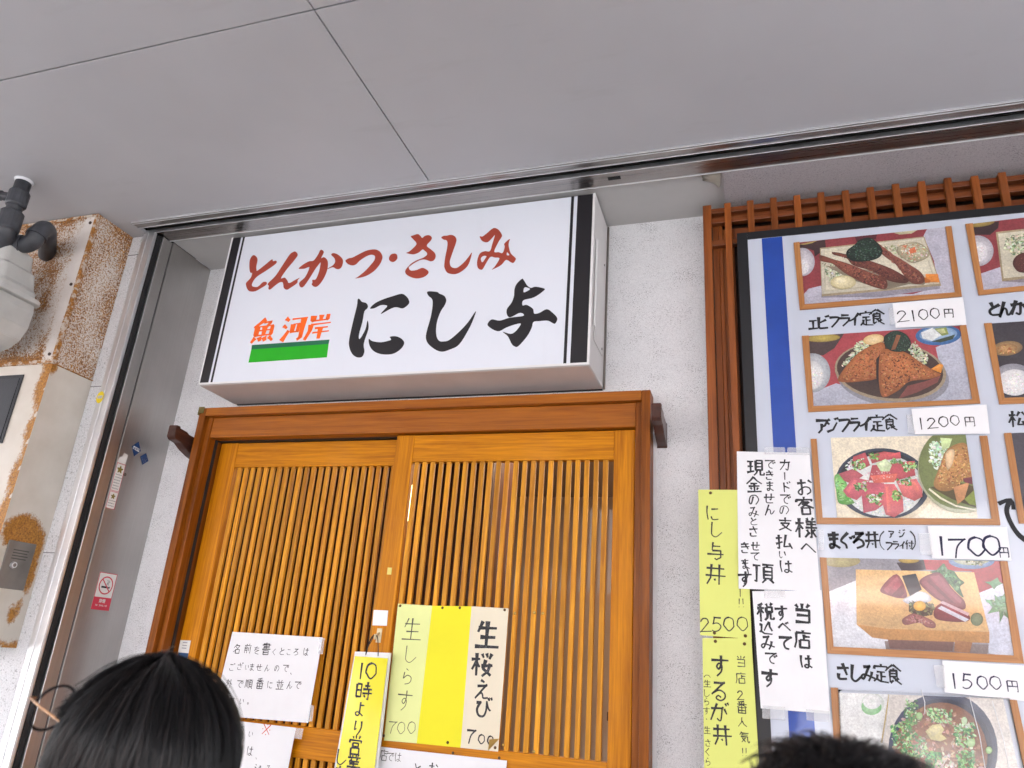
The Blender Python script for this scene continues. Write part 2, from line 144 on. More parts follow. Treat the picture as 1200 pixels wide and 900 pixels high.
PHOTOS = [
([(0.1615,2.7612),(0.5575,2.7657),(0.5562,2.5522),(0.1629,2.5482)],'#8d3a40',[('P','#b9b7c5',[(0.1627,2.5443),(0.1631,2.5839),(0.2109,2.6069),(0.3639,2.5658),(0.5181,2.5755),(0.499,2.7437),(0.5287,2.7663),(0.5598,2.769),(0.5594,2.5481)]),('P','#3b2628',[(0.1576,2.7533),(0.2344,2.7626),(0.2346,2.7366),(0.2166,2.7179),(0.2012,2.7067),(0.2005,2.7275),(0.1821,2.7374),(0.1567,2.7377)]),('P','#b09a5a',[(0.1577,2.7543),(0.2133,2.7614),(0.1959,2.7541),(0.1745,2.7513)]),('P','#5d2730',[(0.3173,2.7631),(0.3786,2.766),(0.3729,2.7477),(0.32,2.7458)]),('P','#c9c09a',[(0.4224,2.7632),(0.4858,2.7656),(0.469,2.755),(0.4375,2.7552)]),('E','#d8d5da','#a9a6b0',(0.1645,2.6927),(0.0357,-0.0038),(-0.003,-0.0486)),('E','#eceaec','#d8d6da',(0.1613,2.675),(0.0218,-0.0022),(-0.0016,-0.0265)),('F','#f4f3f2 #cfccd0 #e4e2e4',[(0.1541,2.6964),(0.1793,2.6937),(0.1812,2.6577),(0.1515,2.653)],60,0.0038),('P','#8f8b97',[(0.2102,2.5673),(0.363,2.5562),(0.5209,2.5681),(0.522,2.5775),(0.211,2.5796)]),('P','#ac9d7e',[(0.2178,2.7349),(0.5006,2.741),(0.5257,2.5772),(0.2116,2.5711)]),('P','#d2ccb8',[(0.2204,2.7304),(0.4983,2.7378),(0.5221,2.5846),(0.213,2.5784)]),('P','#c4bda6',[(0.2265,2.722),(0.4929,2.7304),(0.5136,2.595),(0.2209,2.5861)]),('P','#cfc9b4',[(0.2295,2.7175),(0.4894,2.7268),(0.5089,2.6002),(0.2245,2.5907)]),('F','#8c9a78 #c7cfae #6d7d5c #dfe3cc',[(0.2184,2.6844),(0.2663,2.6894),(0.3014,2.6206),(0.2364,2.6194)],150,0.0082),('F','#b4b38a #d9d5b4 #8a9068',[(0.3862,2.7192),(0.4418,2.7203),(0.456,2.6689),(0.4217,2.6776)],120,0.0078),('P','#8a7f6c',[(0.228,2.6732),(0.3009,2.6157),(0.3805,2.5763),(0.4438,2.5897),(0.4813,2.5837),(0.4899,2.5925),(0.3863,2.6368)]),('S','#80493c',[(0.3449,2.752),(0.3685,2.7441),(0.3929,2.7058),(0.4217,2.6776),(0.4681,2.6382),(0.4844,2.6123),(0.4842,2.593),(0.4627,2.5879),(0.4415,2.6044),(0.4193,2.6531),(0.391,2.6859),(0.3627,2.7244)]),('F','#a06450 #5a2f2c #7c463c #9a6350',[(0.3641,2.7395),(0.4215,2.6751),(0.4807,2.6127),(0.4708,2.5919),(0.4422,2.6116),(0.3915,2.6909)],200,0.0062),('S','#6c3b32',[(0.2519,2.7166),(0.288,2.7049),(0.3579,2.672),(0.4028,2.645),(0.4351,2.6172),(0.4448,2.5993),(0.4288,2.5936),(0.3913,2.6069),(0.355,2.64),(0.3051,2.6651),(0.287,2.6923),(0.2552,2.7059)]),('F','#8a5040 #48211f #6a3832 #84503f',[(0.2599,2.7131),(0.3577,2.6695),(0.4377,2.6048),(0.3917,2.6117),(0.3055,2.6701)],200,0.0063),('S','#7c4638',[(0.2134,2.7028),(0.2201,2.7088),(0.254,2.6907),(0.2934,2.6713),(0.3543,2.6326),(0.3842,2.6149),(0.3891,2.5925),(0.3808,2.5797),(0.3579,2.5857),(0.3204,2.6088),(0.2789,2.6427),(0.2488,2.676),(0.2187,2.6884)]),('F','#a4624c #4e2625 #7a4338 #96604c',[(0.2537,2.6857),(0.3541,2.6302),(0.3869,2.6024),(0.3773,2.5839),(0.3206,2.6113),(0.2643,2.6643)],240,0.0064),('S','#1f2f27',[(0.2923,2.7172),(0.315,2.735),(0.3284,2.7489),(0.3572,2.7532),(0.379,2.7276),(0.3865,2.7015),(0.3707,2.6807),(0.3341,2.6746),(0.3023,2.6805),(0.2888,2.6997)]),('F','#2f4a38 #16211d #5c7465 #24392e #3a5743',[(0.2953,2.7194),(0.3282,2.7463),(0.3647,2.7471),(0.385,2.7067),(0.3667,2.6811),(0.3343,2.677),(0.2951,2.6914)],330,0.0052),('S','#b9b093',[(0.4335,2.7163),(0.4774,2.7237),(0.5068,2.693),(0.5003,2.669),(0.4623,2.6559),(0.4406,2.6706),(0.4237,2.6973)]),('F','#d8d2b8 #b49a7a #94a07a #f0ead6 #c98a66',[(0.4333,2.7138),(0.4771,2.7212),(0.5049,2.6932),(0.4984,2.6693),(0.4626,2.6584),(0.4372,2.6759)],190,0.0062),('P','#d9774f',[(0.4552,2.6988),(0.4719,2.7093),(0.4736,2.6893),(0.4578,2.6861)]),('P','#cf7f5c',[(0.4393,2.7156),(0.4532,2.7165),(0.448,2.7046)]),('P','#e08a3a',[(0.4895,2.6166),(0.5206,2.6135),(0.5213,2.5871),(0.4877,2.5903)]),('P','#c2702c',[(0.4858,2.6073),(0.4996,2.5954),(0.4969,2.588),(0.4848,2.5882)]),('E','#ece2ba','#c2b688',(0.2724,2.611),(0.0341,-0.0033),(-0.0018,-0.0227)),('E','#f2eaca','#e0d5a8',(0.2667,2.6165),(0.0181,-0.0017),(-0.0009,-0.0118))]),
([(0.1671,2.4466),(0.5547,2.4503),(0.5573,2.2341),(0.1658,2.2291)],'#a5434a',[('P','#b3b6c5',[(0.1655,2.2252),(0.1669,2.2716),(0.2294,2.2959),(0.3656,2.244),(0.494,2.3239),(0.4897,2.3896),(0.561,2.4217),(0.5594,2.2271)]),('P','#4a3a3a',[(0.1639,2.4442),(0.2626,2.4477),(0.2333,2.4035),(0.2014,2.3825),(0.1605,2.3927)]),('E','#c2ae5c','#8d7a3c',(0.2053,2.4372),(0.0455,-0.0003),(-0.0004,-0.0124)),('E','#cfd3d8','#979da4',(0.1696,2.3312),(0.0477,-0.0024),(-0.004,-0.0601)),('E','#e8e8e6','#c9cbcc',(0.1678,2.3238),(0.0311,-0.0016),(-0.003,-0.0439)),('F','#f6f5f2 #d4d2cf #e6e4e0',[(0.1629,2.3619),(0.1973,2.3248),(0.1863,2.2905),(0.158,2.2868)],90,0.0043),('E','#4a78ad','#3a649a',(0.4999,2.426),(0.0561,-0.0003),(-0.0023,-0.0306)),('E','#a5bfd6','#7898bd',(0.5001,2.4279),(0.0465,-0.0002),(-0.0017,-0.0227)),('P','#dfe3e2',[(0.4586,2.4363),(0.4884,2.4492),(0.5078,2.4254),(0.4839,2.4097),(0.4607,2.4187)]),('P','#8d9a55',[(0.4922,2.4464),(0.5225,2.4482),(0.5259,2.4266),(0.5095,2.4228)]),('P','#c3c78e',[(0.4965,2.4421),(0.5161,2.4447),(0.5194,2.432),(0.5083,2.4293)]),('P','#3c4a3a',[(0.4797,2.4075),(0.5293,2.4214),(0.5417,2.4255),(0.534,2.4113),(0.5033,2.4035)]),('E','#77777f','#8a8a94',(0.3719,2.3085),(0.1382,-0.0215),(-0.0147,-0.0853)),('E','#8d7d68','#9c8c74',(0.3675,2.3258),(0.1376,-0.0218),(-0.015,-0.0878)),('E','#3a2a27','#46332d',(0.3669,2.3278),(0.1312,-0.0209),(-0.0139,-0.0811)),('P','#7d4640',[(0.3816,2.2434),(0.4314,2.2603),(0.4817,2.2864),(0.4917,2.3049),(0.4505,2.2903),(0.4095,2.2803)]),('F','#c8cfb0 #9fae86 #e4e6d0 #b6c19a',[(0.2482,2.3471),(0.2991,2.4221),(0.332,2.4123),(0.2765,2.3555)],150,0.0084),('F','#c8cfb0 #9fae86 #e4e6d0 #b6c19a',[(0.4176,2.3967),(0.4412,2.4076),(0.4685,2.3616),(0.4556,2.3356),(0.4337,2.3563)],140,0.008),('E','#f0dcae','#d6b272',(0.3372,2.4231),(0.027,0.0027),(0.0004,-0.0161)),('S','#b06a3e',[(0.2345,2.308),(0.2634,2.3512),(0.3005,2.3891),(0.3531,2.4135),(0.3639,2.3952),(0.3514,2.3512),(0.3391,2.3078),(0.2884,2.298),(0.2465,2.2985)]),('F','#b87a4c #7a4228 #c08253 #8a5030 #a8683f',[(0.2409,2.3077),(0.3047,2.3889),(0.3566,2.4057),(0.3473,2.3515),(0.3372,2.3103),(0.2887,2.3005)],420,0.0062),('P','#2c1d1b',[(0.3379,2.3619),(0.3521,2.3809),(0.3396,2.269),(0.3329,2.3081)]),('S','#ac683c',[(0.3526,2.3859),(0.3799,2.3892),(0.4156,2.3771),(0.4487,2.3457),(0.4777,2.32),(0.492,2.3073),(0.4632,2.2968),(0.4148,2.292),(0.384,2.2671),(0.3499,2.2494),(0.3391,2.2642),(0.3404,2.3223)]),('F','#b87a4c #7a4228 #c98c5a #5f3320 #a8683f',[(0.3542,2.3808),(0.4113,2.3749),(0.4842,2.3077),(0.415,2.2944),(0.3504,2.2542),(0.342,2.3174)],560,0.0061),('S','#22342a',[(0.3652,2.4303),(0.3938,2.446),(0.4213,2.4314),(0.4295,2.4009),(0.412,2.3822),(0.3794,2.3842),(0.3648,2.4051)]),('F','#2f4a38 #16211d #4c6553 #24392e',[(0.3675,2.4327),(0.3935,2.4435),(0.4213,2.4314),(0.4283,2.401),(0.412,2.3822),(0.3796,2.3867)],200,0.0049),('P','#8a5a3e',[(0.3776,2.3868),(0.3967,2.4332),(0.4067,2.4299),(0.3889,2.3886)]),('P','#e08f36',[(0.4703,2.3252),(0.4918,2.3394),(0.5012,2.3355),(0.4926,2.312)]),('P','#f0a850',[(0.4764,2.3258),(0.4914,2.3361),(0.4965,2.3286)])]),
([(0.2033,2.1368),(0.5297,2.137),(0.5293,1.9185),(0.2028,1.9161)],'#e6dcc4',[('E','#c8b898','#d8ccb0',(0.3233,1.9996),(0.115,-0.0092),(-0.0151,-0.0959)),('E','#1f2a38','#2a3648',(0.3193,2.0092),(0.1126,-0.0093),(-0.0149,-0.0954)),('E','#0f151e','#141c28',(0.3194,2.0101),(0.1045,-0.0086),(-0.0136,-0.0872)),('E','#e6e9e6','#d4d8d6',(0.3204,2.0037),(0.0955,-0.0078),(-0.0131,-0.0833)),('F','#f6f7f4 #ccd2d0 #e0e4e2 #b9c2c4',[(0.2261,1.9743),(0.2641,1.9334),(0.3157,1.9205),(0.3774,1.9389),(0.4154,1.9972),(0.4044,2.0427),(0.3742,1.9837),(0.3061,1.9473)],260,0.0056),('F','#f6f7f4 #ccd2d0 #e0e4e2',[(0.2328,2.0584),(0.2513,2.0771),(0.2665,2.058),(0.2397,2.0394)],50,0.0059),('S','#6fae5a',[(0.205,2.0279),(0.2223,2.0325),(0.2346,2.002),(0.2223,1.9789),(0.2495,1.956),(0.2119,1.9535),(0.2062,1.9881)]),('F','#86c470 #5a9848 #9ad48a',[(0.2069,2.0255),(0.2287,2.0067),(0.2223,1.9789),(0.2435,1.9583),(0.2121,1.9558)],70,0.0092),('T','#a8525a',[(0.2161,2.0349),(0.2531,2.0487),(0.2766,2.0298),(0.2454,2.0067),(0.2273,2.016)]),('T','#ad4a52',[(0.2559,2.0818),(0.2864,2.0933),(0.2957,2.0577),(0.2695,2.0439),(0.2497,2.0582)]),('T','#b55254',[(0.2941,2.086),(0.3323,2.0949),(0.3689,2.0896),(0.3715,2.0755),(0.3301,2.0714),(0.3003,2.0623)]),('T','#c8565a',[(0.3356,2.0854),(0.3713,2.0933),(0.3717,2.0779),(0.3388,2.076)]),('T','#ab4a52',[(0.2999,2.0577),(0.3991,2.0682),(0.401,2.029),(0.3533,2.0155),(0.2878,2.0158)]),('P','#c25056',[(0.3746,2.0662),(0.4031,2.0681),(0.4012,2.0428),(0.3806,2.0453)]),('T','#b85a66',[(0.223,1.9881),(0.2512,2.0253),(0.2899,2.0158),(0.2812,1.9881),(0.2543,1.9629),(0.2322,1.972)]),('T','#b65664',[(0.2676,1.9744),(0.2874,2.0112),(0.3241,2.0088),(0.3187,1.9519),(0.297,1.936),(0.2678,1.929)]),('P','#d86a5a',[(0.2931,2.0288),(0.3592,2.0348),(0.3488,2.011),(0.2995,2.0088)]),('T','#c86868',[(0.3533,2.0155),(0.402,2.0199),(0.4129,1.9927),(0.4107,1.9725),(0.3917,1.9612),(0.3652,1.9746)]),('T','#c66468',[(0.3239,2.0065),(0.3483,2.0064),(0.3648,1.9701),(0.3631,1.9343),(0.3396,1.9185),(0.3202,1.925),(0.3151,1.9564)]),('P','#e07a72',[(0.3271,1.9973),(0.3334,1.9996),(0.3331,1.934),(0.3246,1.9295)]),('P','#d87078',[(0.2293,1.9881),(0.2527,2.0183),(0.2608,2.0159),(0.2371,1.9812)]),('P','#e27c70',[(0.377,2.0109),(0.3972,2.0126),(0.4065,1.9882),(0.4,1.9837)]),('F','#6fa04e #a9cf86 #3f7038 #e4efd6',[(0.2505,2.0676),(0.2807,2.0767),(0.2826,2.0508),(0.2569,2.044)],60,0.0084),('F','#6fa04e #a9cf86 #3f7038 #cfe4b6',[(0.3721,2.0615),(0.4107,2.0634),(0.4067,2.045),(0.376,2.0407)],60,0.008),('F','#6fa04e #a9cf86 #3f7038 #d9c0cc',[(0.2496,2.0067),(0.2835,2.0135),(0.2792,1.9881),(0.2545,1.9904)],55,0.0075),('F','#6fa04e #a9cf86 #4f8a40 #e6dfe4',[(0.2759,1.9744),(0.3197,1.9836),(0.3104,1.9496),(0.2845,1.9562)],60,0.009),('F','#6fa04e #b9df96 #4f8a40',[(0.3404,1.9882),(0.3626,1.9882),(0.3601,1.9633),(0.34,1.9633)],40,0.0088),('F','#6fa04e #a9cf86 #3f7038 #e6dfe4',[(0.3537,2.0201),(0.3905,2.0245),(0.3878,1.9995),(0.3604,2.0064)],50,0.0072),('F','#6fa04e #a9cf86 #3f7038',[(0.2945,2.0908),(0.3197,2.0927),(0.3179,2.0739),(0.2972,2.0742)],40,0.0066),('F','#7fb05e #a9cf86 #4f8048',[(0.3449,2.0759),(0.3753,2.0731),(0.3741,2.0615),(0.3456,2.0618)],40,0.0065),('F','#f0dcd8 #e0b8b8',[(0.2816,2.0391),(0.3397,2.0433),(0.3461,2.0248),(0.2833,2.0112)],60,0.0033),('P','#c3d3a6',[(0.3094,2.0622),(0.3345,2.0746),(0.3476,2.0572),(0.3402,2.04),(0.3189,2.0402)]),('P','#d6e2bc',[(0.3168,2.0622),(0.3341,2.0704),(0.3419,2.0572),(0.324,2.0504)]),('E','#c0c2aa','#a9aa8c',(0.5116,2.0486),(0.1038,-0.001),(-0.0148,-0.1185)),('E','#7c884e','#6b7742',(0.5121,2.0532),(0.1016,-0.001),(-0.0143,-0.1141)),('P','#4c4020',[(0.4312,1.9972),(0.4782,1.966),(0.5324,1.9423),(0.5396,1.997),(0.4952,2.0105)]),('F','#dfeedd #b9d8b4 #f4faf0 #9cc49a',[(0.4429,2.1188),(0.4811,2.1203),(0.4812,2.0878),(0.4502,2.0424),(0.4389,2.0654)],190,0.0087),('P','#c8dca0',[(0.4702,2.1299),(0.4977,2.127),(0.4868,2.1016),(0.4704,2.0973)]),('S','#b5834a',[(0.4778,2.0925),(0.5078,2.1128),(0.5304,2.1054),(0.5354,2.0237),(0.5074,2.0149),(0.4812,1.9904),(0.4537,1.9882),(0.4401,2.0062),(0.4616,2.056)]),('F','#d6a868 #9a6a38 #d6ae74 #84562c #b98850',[(0.4775,2.0902),(0.5285,2.1055),(0.5299,2.026),(0.4814,1.9927),(0.444,2.0061)],300,0.0062),('S','#dcbc92',[(0.4772,2.0879),(0.498,2.0968),(0.4904,2.0602),(0.476,2.0444)]),('P','#c48c5e',[(0.4839,1.9971),(0.5222,2.0104),(0.5051,1.9661),(0.4881,1.9529)]),('P','#8a9a48',[(0.5051,1.9661),(0.5333,1.9926),(0.5314,1.9488),(0.5149,1.953)]),('P','#6b2c38',[(0.5079,2.0194),(0.5296,2.0238),(0.5282,2.0037),(0.5107,2.0104)]),('P','#e6e2c8',[(0.4265,1.9904),(0.4511,1.9659),(0.4835,1.9463),(0.5316,1.9358),(0.532,1.9392),(0.484,1.9507),(0.4535,1.9704),(0.429,1.9949)])]),
([(0.1689,1.8108),(0.5628,1.8131),(0.5614,1.5951),(0.1696,1.591)],'#918e95',[('P','#a0323a',[(0.3947,1.8174),(0.5664,1.8178),(0.5657,1.7596),(0.5069,1.7347),(0.4987,1.7864),(0.3992,1.7874)]),('P','#c8ccdc',[(0.5069,1.7347),(0.5659,1.7617),(0.5665,1.5889),(0.5106,1.5969),(0.5151,1.6443)]),('P','#d9dce4',[(0.1642,1.7229),(0.2367,1.756),(0.2297,1.6493),(0.2977,1.6363),(0.2931,1.5892),(0.1665,1.5875)]),('E','#b5aa7c','#978c62',(0.2035,1.8033),(0.0459,0.0013),(-0.0013,-0.016)),('P','#40353a',[(0.3338,1.8026),(0.3961,1.8122),(0.3992,1.7874),(0.3437,1.7822)]),('E','#c6a652','#8d7434',(0.3624,1.81),(0.0238,0.0007),(-0.0008,-0.0079)),('E','#7d95b5','#5f7ba3',(0.5019,1.8118),(0.0501,0.0014),(-0.0025,-0.0195)),('E','#cfd2c0','#9aa58a',(0.5024,1.8152),(0.0399,0.0011),(-0.0017,-0.0136)),('F','#4a5a3c #6a7a50 #a9b088',[(0.4872,1.8156),(0.5362,1.8149),(0.5232,1.8018),(0.4932,1.8031)],50,0.0068),('P','#7a6c6a',[(0.2875,1.6112),(0.4397,1.6142),(0.5132,1.6166),(0.5064,1.5927),(0.2892,1.589)]),('P','#d8b078',[(0.237,1.7831),(0.5041,1.7844),(0.5181,1.6445),(0.2981,1.6405),(0.2275,1.6471)]),('P','#b7854c',[(0.2275,1.6471),(0.2981,1.6405),(0.5182,1.6453),(0.5147,1.6198),(0.2956,1.6149),(0.2607,1.6178)]),('P','#6b4a44',[(0.2956,1.6149),(0.4402,1.6182),(0.4339,1.5968),(0.2975,1.5947)]),('P','#9a6a45',[(0.4426,1.6223),(0.479,1.6193),(0.4705,1.5951),(0.4376,1.5962)]),('S','#8a4048',[(0.2893,1.7343),(0.331,1.7744),(0.3497,1.7262),(0.3368,1.7151),(0.3098,1.7203)]),('P','#a4565c',[(0.2973,1.7347),(0.3311,1.768),(0.3345,1.7617),(0.3064,1.7265)]),('P','#6f2f38',[(0.3138,1.7213),(0.3425,1.7513),(0.3462,1.7303),(0.3331,1.7171)]),('P','#20222c',[(0.3425,1.7705),(0.3747,1.7772),(0.384,1.7381),(0.355,1.7214)]),('S','#3f6b45',[(0.4063,1.7812),(0.4226,1.7881),(0.4398,1.8036),(0.446,1.791),(0.4606,1.7851),(0.47,1.7686),(0.4801,1.7585),(0.4693,1.7477),(0.4737,1.7231),(0.4601,1.7349),(0.4489,1.7511),(0.4288,1.7756)]),('F','#55855a #2f5638 #6a9a6c',[(0.4182,1.7837),(0.441,1.7972),(0.4741,1.7562),(0.4658,1.7351)],70,0.0092),('S','#7d3a44',[(0.3803,1.757),(0.4017,1.7747),(0.4293,1.7799),(0.4517,1.7429),(0.4746,1.7149),(0.4682,1.6941),(0.4215,1.7125),(0.3969,1.7323)]),('P','#94505a',[(0.4051,1.7706),(0.4269,1.7755),(0.4689,1.7146),(0.4644,1.7083)]),('P','#6c2c38',[(0.3961,1.7596),(0.4046,1.7663),(0.4514,1.7097),(0.4438,1.7094)]),('P','#8b4650',[(0.3859,1.755),(0.3931,1.7608),(0.4296,1.717),(0.4219,1.7167)]),('S','#7a343e',[(0.4081,1.6954),(0.4362,1.7091),(0.4798,1.6825),(0.4684,1.6658),(0.4088,1.6688)]),('P','#c9ccd8',[(0.4137,1.6949),(0.4228,1.701),(0.4785,1.6723),(0.4702,1.6659)]),('P','#c3a6ac',[(0.4192,1.7091),(0.4272,1.7128),(0.4814,1.6866),(0.4776,1.68)]),('S','#ced1d6',[(0.3384,1.711),(0.3612,1.7246),(0.3777,1.7336),(0.3965,1.7281),(0.4004,1.7116),(0.3587,1.7006)]),('P','#2f3a2e',[(0.3514,1.7053),(0.3752,1.7105),(0.4071,1.7036),(0.4004,1.6786),(0.3671,1.6708),(0.3492,1.6844)]),('F','#43503c #20281f #5c6a4c #7d8a60',[(0.3518,1.7095),(0.4092,1.7058),(0.4021,1.6766),(0.3559,1.6744)],120,0.0077),('E','#e0b64a','#c0902c',(0.3747,1.6988),(0.0139,0.0007),(-0.0013,-0.0121)),('S','#8a5450',[(0.3315,1.6628),(0.3442,1.6738),(0.3603,1.6799),(0.3863,1.6718),(0.404,1.6604),(0.4019,1.6481),(0.3838,1.6492),(0.3696,1.6586),(0.3381,1.6516)]),('F','#a06a64 #6f3e3c #b98680',[(0.3395,1.6653),(0.3639,1.6768),(0.4,1.6582),(0.3696,1.6586)],70,0.0062),('E','#7c8c6c','#54644a',(0.4952,1.6732),(0.0133,0.0007),(-0.002,-0.0154)),('P','#5f8f6a',[(0.5236,1.7622),(0.5367,1.7635),(0.5529,1.7736),(0.5552,1.7634),(0.5612,1.7595),(0.5482,1.7528),(0.5415,1.7443),(0.5355,1.7544)]),('P','#5f8f6a',[(0.5181,1.7209),(0.5397,1.7177),(0.54,1.7332),(0.5513,1.7223),(0.5625,1.737),(0.5618,1.7066),(0.5653,1.6747),(0.5535,1.6861),(0.5416,1.6656),(0.5448,1.6937),(0.519,1.6864),(0.5322,1.7032)]),('F','#78a682 #4c7a58',[(0.5231,1.717),(0.5616,1.7309),(0.562,1.6825),(0.5419,1.6936)],50,0.0088)]),
([(0.1706,1.4845),(0.5264,1.4985),(0.5387,1.3046),(0.1679,1.2877)],'#dfdad4',[('P','#dde0e0',[(0.1691,1.4888),(0.2865,1.4886),(0.2536,1.359),(0.2394,1.2818),(0.1617,1.2767)]),('E','#eef0f0','#d2dcd4',(0.2475,1.4655),(0.0253,0.002),(-0.0021,-0.0235)),('E','#a8d4a6','#79b87a',(0.2443,1.4579),(0.0224,0.0019),(-0.0016,-0.0183)),('E','#f0f2f2','#dfe4e4',(0.2468,1.4698),(0.0203,0.0016),(-0.0015,-0.0169)),('E','#cfd6d4','#e4e8e8',(0.2469,1.4709),(0.008,0.0006),(-0.0006,-0.0066)),('P','#c9b27a',[(0.2844,1.4885),(0.2872,1.4883),(0.2609,1.3807),(0.2577,1.3804)]),('E','#2a3350','#333d5c',(0.3863,1.3787),(0.1141,0.011),(-0.0146,-0.1243)),('E','#1f2742','#232c48',(0.3859,1.3753),(0.1038,0.01),(-0.0132,-0.1127)),('E','#9a6a50','#86583f',(0.3819,1.3697),(0.097,0.0094),(-0.0129,-0.1101)),('F','#a8755a #7f5040 #c9a08a #b5846a #8f6248 #d6b8a4',[(0.3205,1.4678),(0.4301,1.4626),(0.4696,1.4071),(0.4654,1.3261),(0.2812,1.2863),(0.2846,1.39)],420,0.0103),('F','#6fa860 #a9d692 #3f8048 #cfeabc #4f9858',[(0.2839,1.4182),(0.3133,1.4314),(0.3571,1.3897),(0.3467,1.3577),(0.3056,1.3571),(0.2804,1.3825)],240,0.0084),('F','#5f9850 #99c682 #3f7040 #cfeabc',[(0.322,1.4823),(0.3429,1.4804),(0.3487,1.438),(0.3223,1.418),(0.3147,1.4458)],110,0.0085),('F','#6fa860 #a9d692 #3f8048 #cfeabc',[(0.3584,1.4637),(0.4168,1.465),(0.41,1.4363),(0.3726,1.4366)],110,0.0083),('F','#6fa860 #a9d692 #3f8048 #e0f2d0',[(0.4168,1.4369),(0.4608,1.4407),(0.4536,1.3852),(0.4146,1.3917)],150,0.0081),('F','#4f9850 #89c672 #2f7038',[(0.3517,1.372),(0.3855,1.3718),(0.3806,1.3306),(0.3459,1.3202)],120,0.0082),('F','#6fa860 #a9d692 #3f8048',[(0.4163,1.3782),(0.4532,1.3818),(0.4483,1.3443),(0.4146,1.3375)],120,0.008),('F','#e6dccc #d0c0b0',[(0.3855,1.3718),(0.4176,1.3613),(0.3992,1.3191),(0.3603,1.3285)],60,0.0102),('E','#b9dc9c','#8cbc70',(0.3462,1.4467),(0.007,0.0006),(-0.0008,-0.0079)),('E','#b9dc9c','#8cbc70',(0.4816,1.3862),(0.0066,0.0006),(-0.001,-0.0075)),('E','#cde8b4','#a0cc84',(0.447,1.3982),(0.0087,0.0008),(-0.0011,-0.009)),('E','#e0efd2','#b0d498',(0.4395,1.4441),(0.0061,0.0005),(-0.001,-0.0084)),('P','#dcd39a',[(0.3553,1.414),(0.3718,1.4295),(0.3892,1.4327),(0.3953,1.4211),(0.3885,1.4117),(0.3985,1.4023),(0.3848,1.3951),(0.3647,1.3974)]),('P','#e8e0b0',[(0.3615,1.4145),(0.3748,1.4262),(0.3886,1.4274),(0.3835,1.413),(0.369,1.4047)])]),
([(0.6271,2.7685),(0.8918,2.7765),(0.8844,2.5634),(0.6259,2.5531)],'#8d3a40',[('P','#b5b3c2',[(0.625,2.5461),(0.6275,2.6065),(0.6794,2.6227),(0.7573,2.5653),(0.8871,2.5941),(0.8852,2.5531)]),('P','#3b2628',[(0.6228,2.766),(0.694,2.7682),(0.6882,2.7464),(0.6659,2.7268),(0.6269,2.7315)]),('E','#a8914e','#857236',(0.6486,2.7665),(0.0341,0.002),(-0.0003,-0.0105)),('E','#d8d5da','#a9a6b0',(0.6286,2.6792),(0.0388,-0.0044),(-0.0065,-0.0494)),('E','#eceaec','#d8d6da',(0.6254,2.6759),(0.0267,-0.003),(-0.0044,-0.0334)),('F','#f4f3f2 #cfccd0 #e4e2e4',[(0.6203,2.7024),(0.6489,2.6843),(0.6414,2.6485),(0.6161,2.6476)],60,0.0033),('P','#8a8088',[(0.673,2.577),(0.7724,2.5604),(0.8797,2.581),(0.8821,2.5946)]),('P','#a89878',[(0.6809,2.7339),(0.8857,2.7399),(0.8859,2.5873),(0.6746,2.5768)]),('P','#cfc9b4',[(0.6857,2.7281),(0.882,2.7338),(0.8821,2.5946),(0.6796,2.5856)]),('F','#b8c09a #8c9a78 #dfe3cc #6d7d5c',[(0.7006,2.7152),(0.7509,2.7201),(0.7541,2.6507),(0.7103,2.6483),(0.6928,2.6793)],170,0.0087),('S','#5c322c',[(0.7083,2.6341),(0.7221,2.6542),(0.7504,2.6619),(0.8142,2.6583),(0.8533,2.6397),(0.859,2.611),(0.8146,2.5946),(0.7301,2.5976),(0.7106,2.6123)]),('F','#764038 #48211f #84503f',[(0.7137,2.6335),(0.7499,2.6583),(0.8522,2.6328),(0.8151,2.598),(0.7256,2.6037)],300,0.0037)]),
([(0.6314,2.4519),(0.8732,2.454),(0.862,2.2349),(0.6315,2.235)],'#37333a',[('E','#b08e60','#7a6244',(0.6582,2.3761),(0.036,0.0024),(-0.0012,-0.0211)),('E','#c49a66','#8c6a40',(0.6564,2.3749),(0.0253,0.0017),(-0.0009,-0.0144)),('F','#d8b070 #a06a3c',[(0.636,2.3875),(0.6825,2.3811),(0.6745,2.3619),(0.6376,2.3608)],30,0.0073),('E','#a9a9b0','#85858e',(0.6587,2.288),(0.0488,-0.0024),(-0.0063,-0.0434)),('E','#eeeeec','#cfcfd2',(0.6614,2.2783),(0.0389,-0.0018),(-0.0053,-0.0369)),('F','#fafaf6 #d4d2d2 #e6e4e2',[(0.6377,2.3052),(0.6917,2.3024),(0.6893,2.2516),(0.6374,2.2475)],120,0.0041),('E','#5a2f24','#3c2420',(0.7713,2.3238),(0.0649,-0.0036),(-0.0091,-0.0571)),('F','#b5804c #8a5a34 #cf9a5c',[(0.7259,2.3587),(0.8162,2.3532),(0.8155,2.2897),(0.7253,2.2879)],200,0.006)]),
([(0.6332,2.1396),(0.8669,2.1452),(0.8531,1.9189),(0.6309,1.9204)],'#45424c',[('E','#7a4a2c','#5a3420',(0.7486,2.0252),(0.0785,-0.0005),(-0.0121,-0.0738)),('F','#b5804c #8a5a34 #cf9a5c #b65664',[(0.6935,2.0685),(0.8121,2.0669),(0.8019,1.9834),(0.6884,1.978)],260,0.0061)])]

# ---------------------------------------------------------------- materials
def lin(h):
    h = h.lstrip('#')
    o = []
    for i in (0, 2, 4):
        c = int(h[i:i+2], 16) / 255
        o.append(c / 12.92 if c <= .04045 else ((c + .055) / 1.055) ** 2.4)
    return tuple(o)

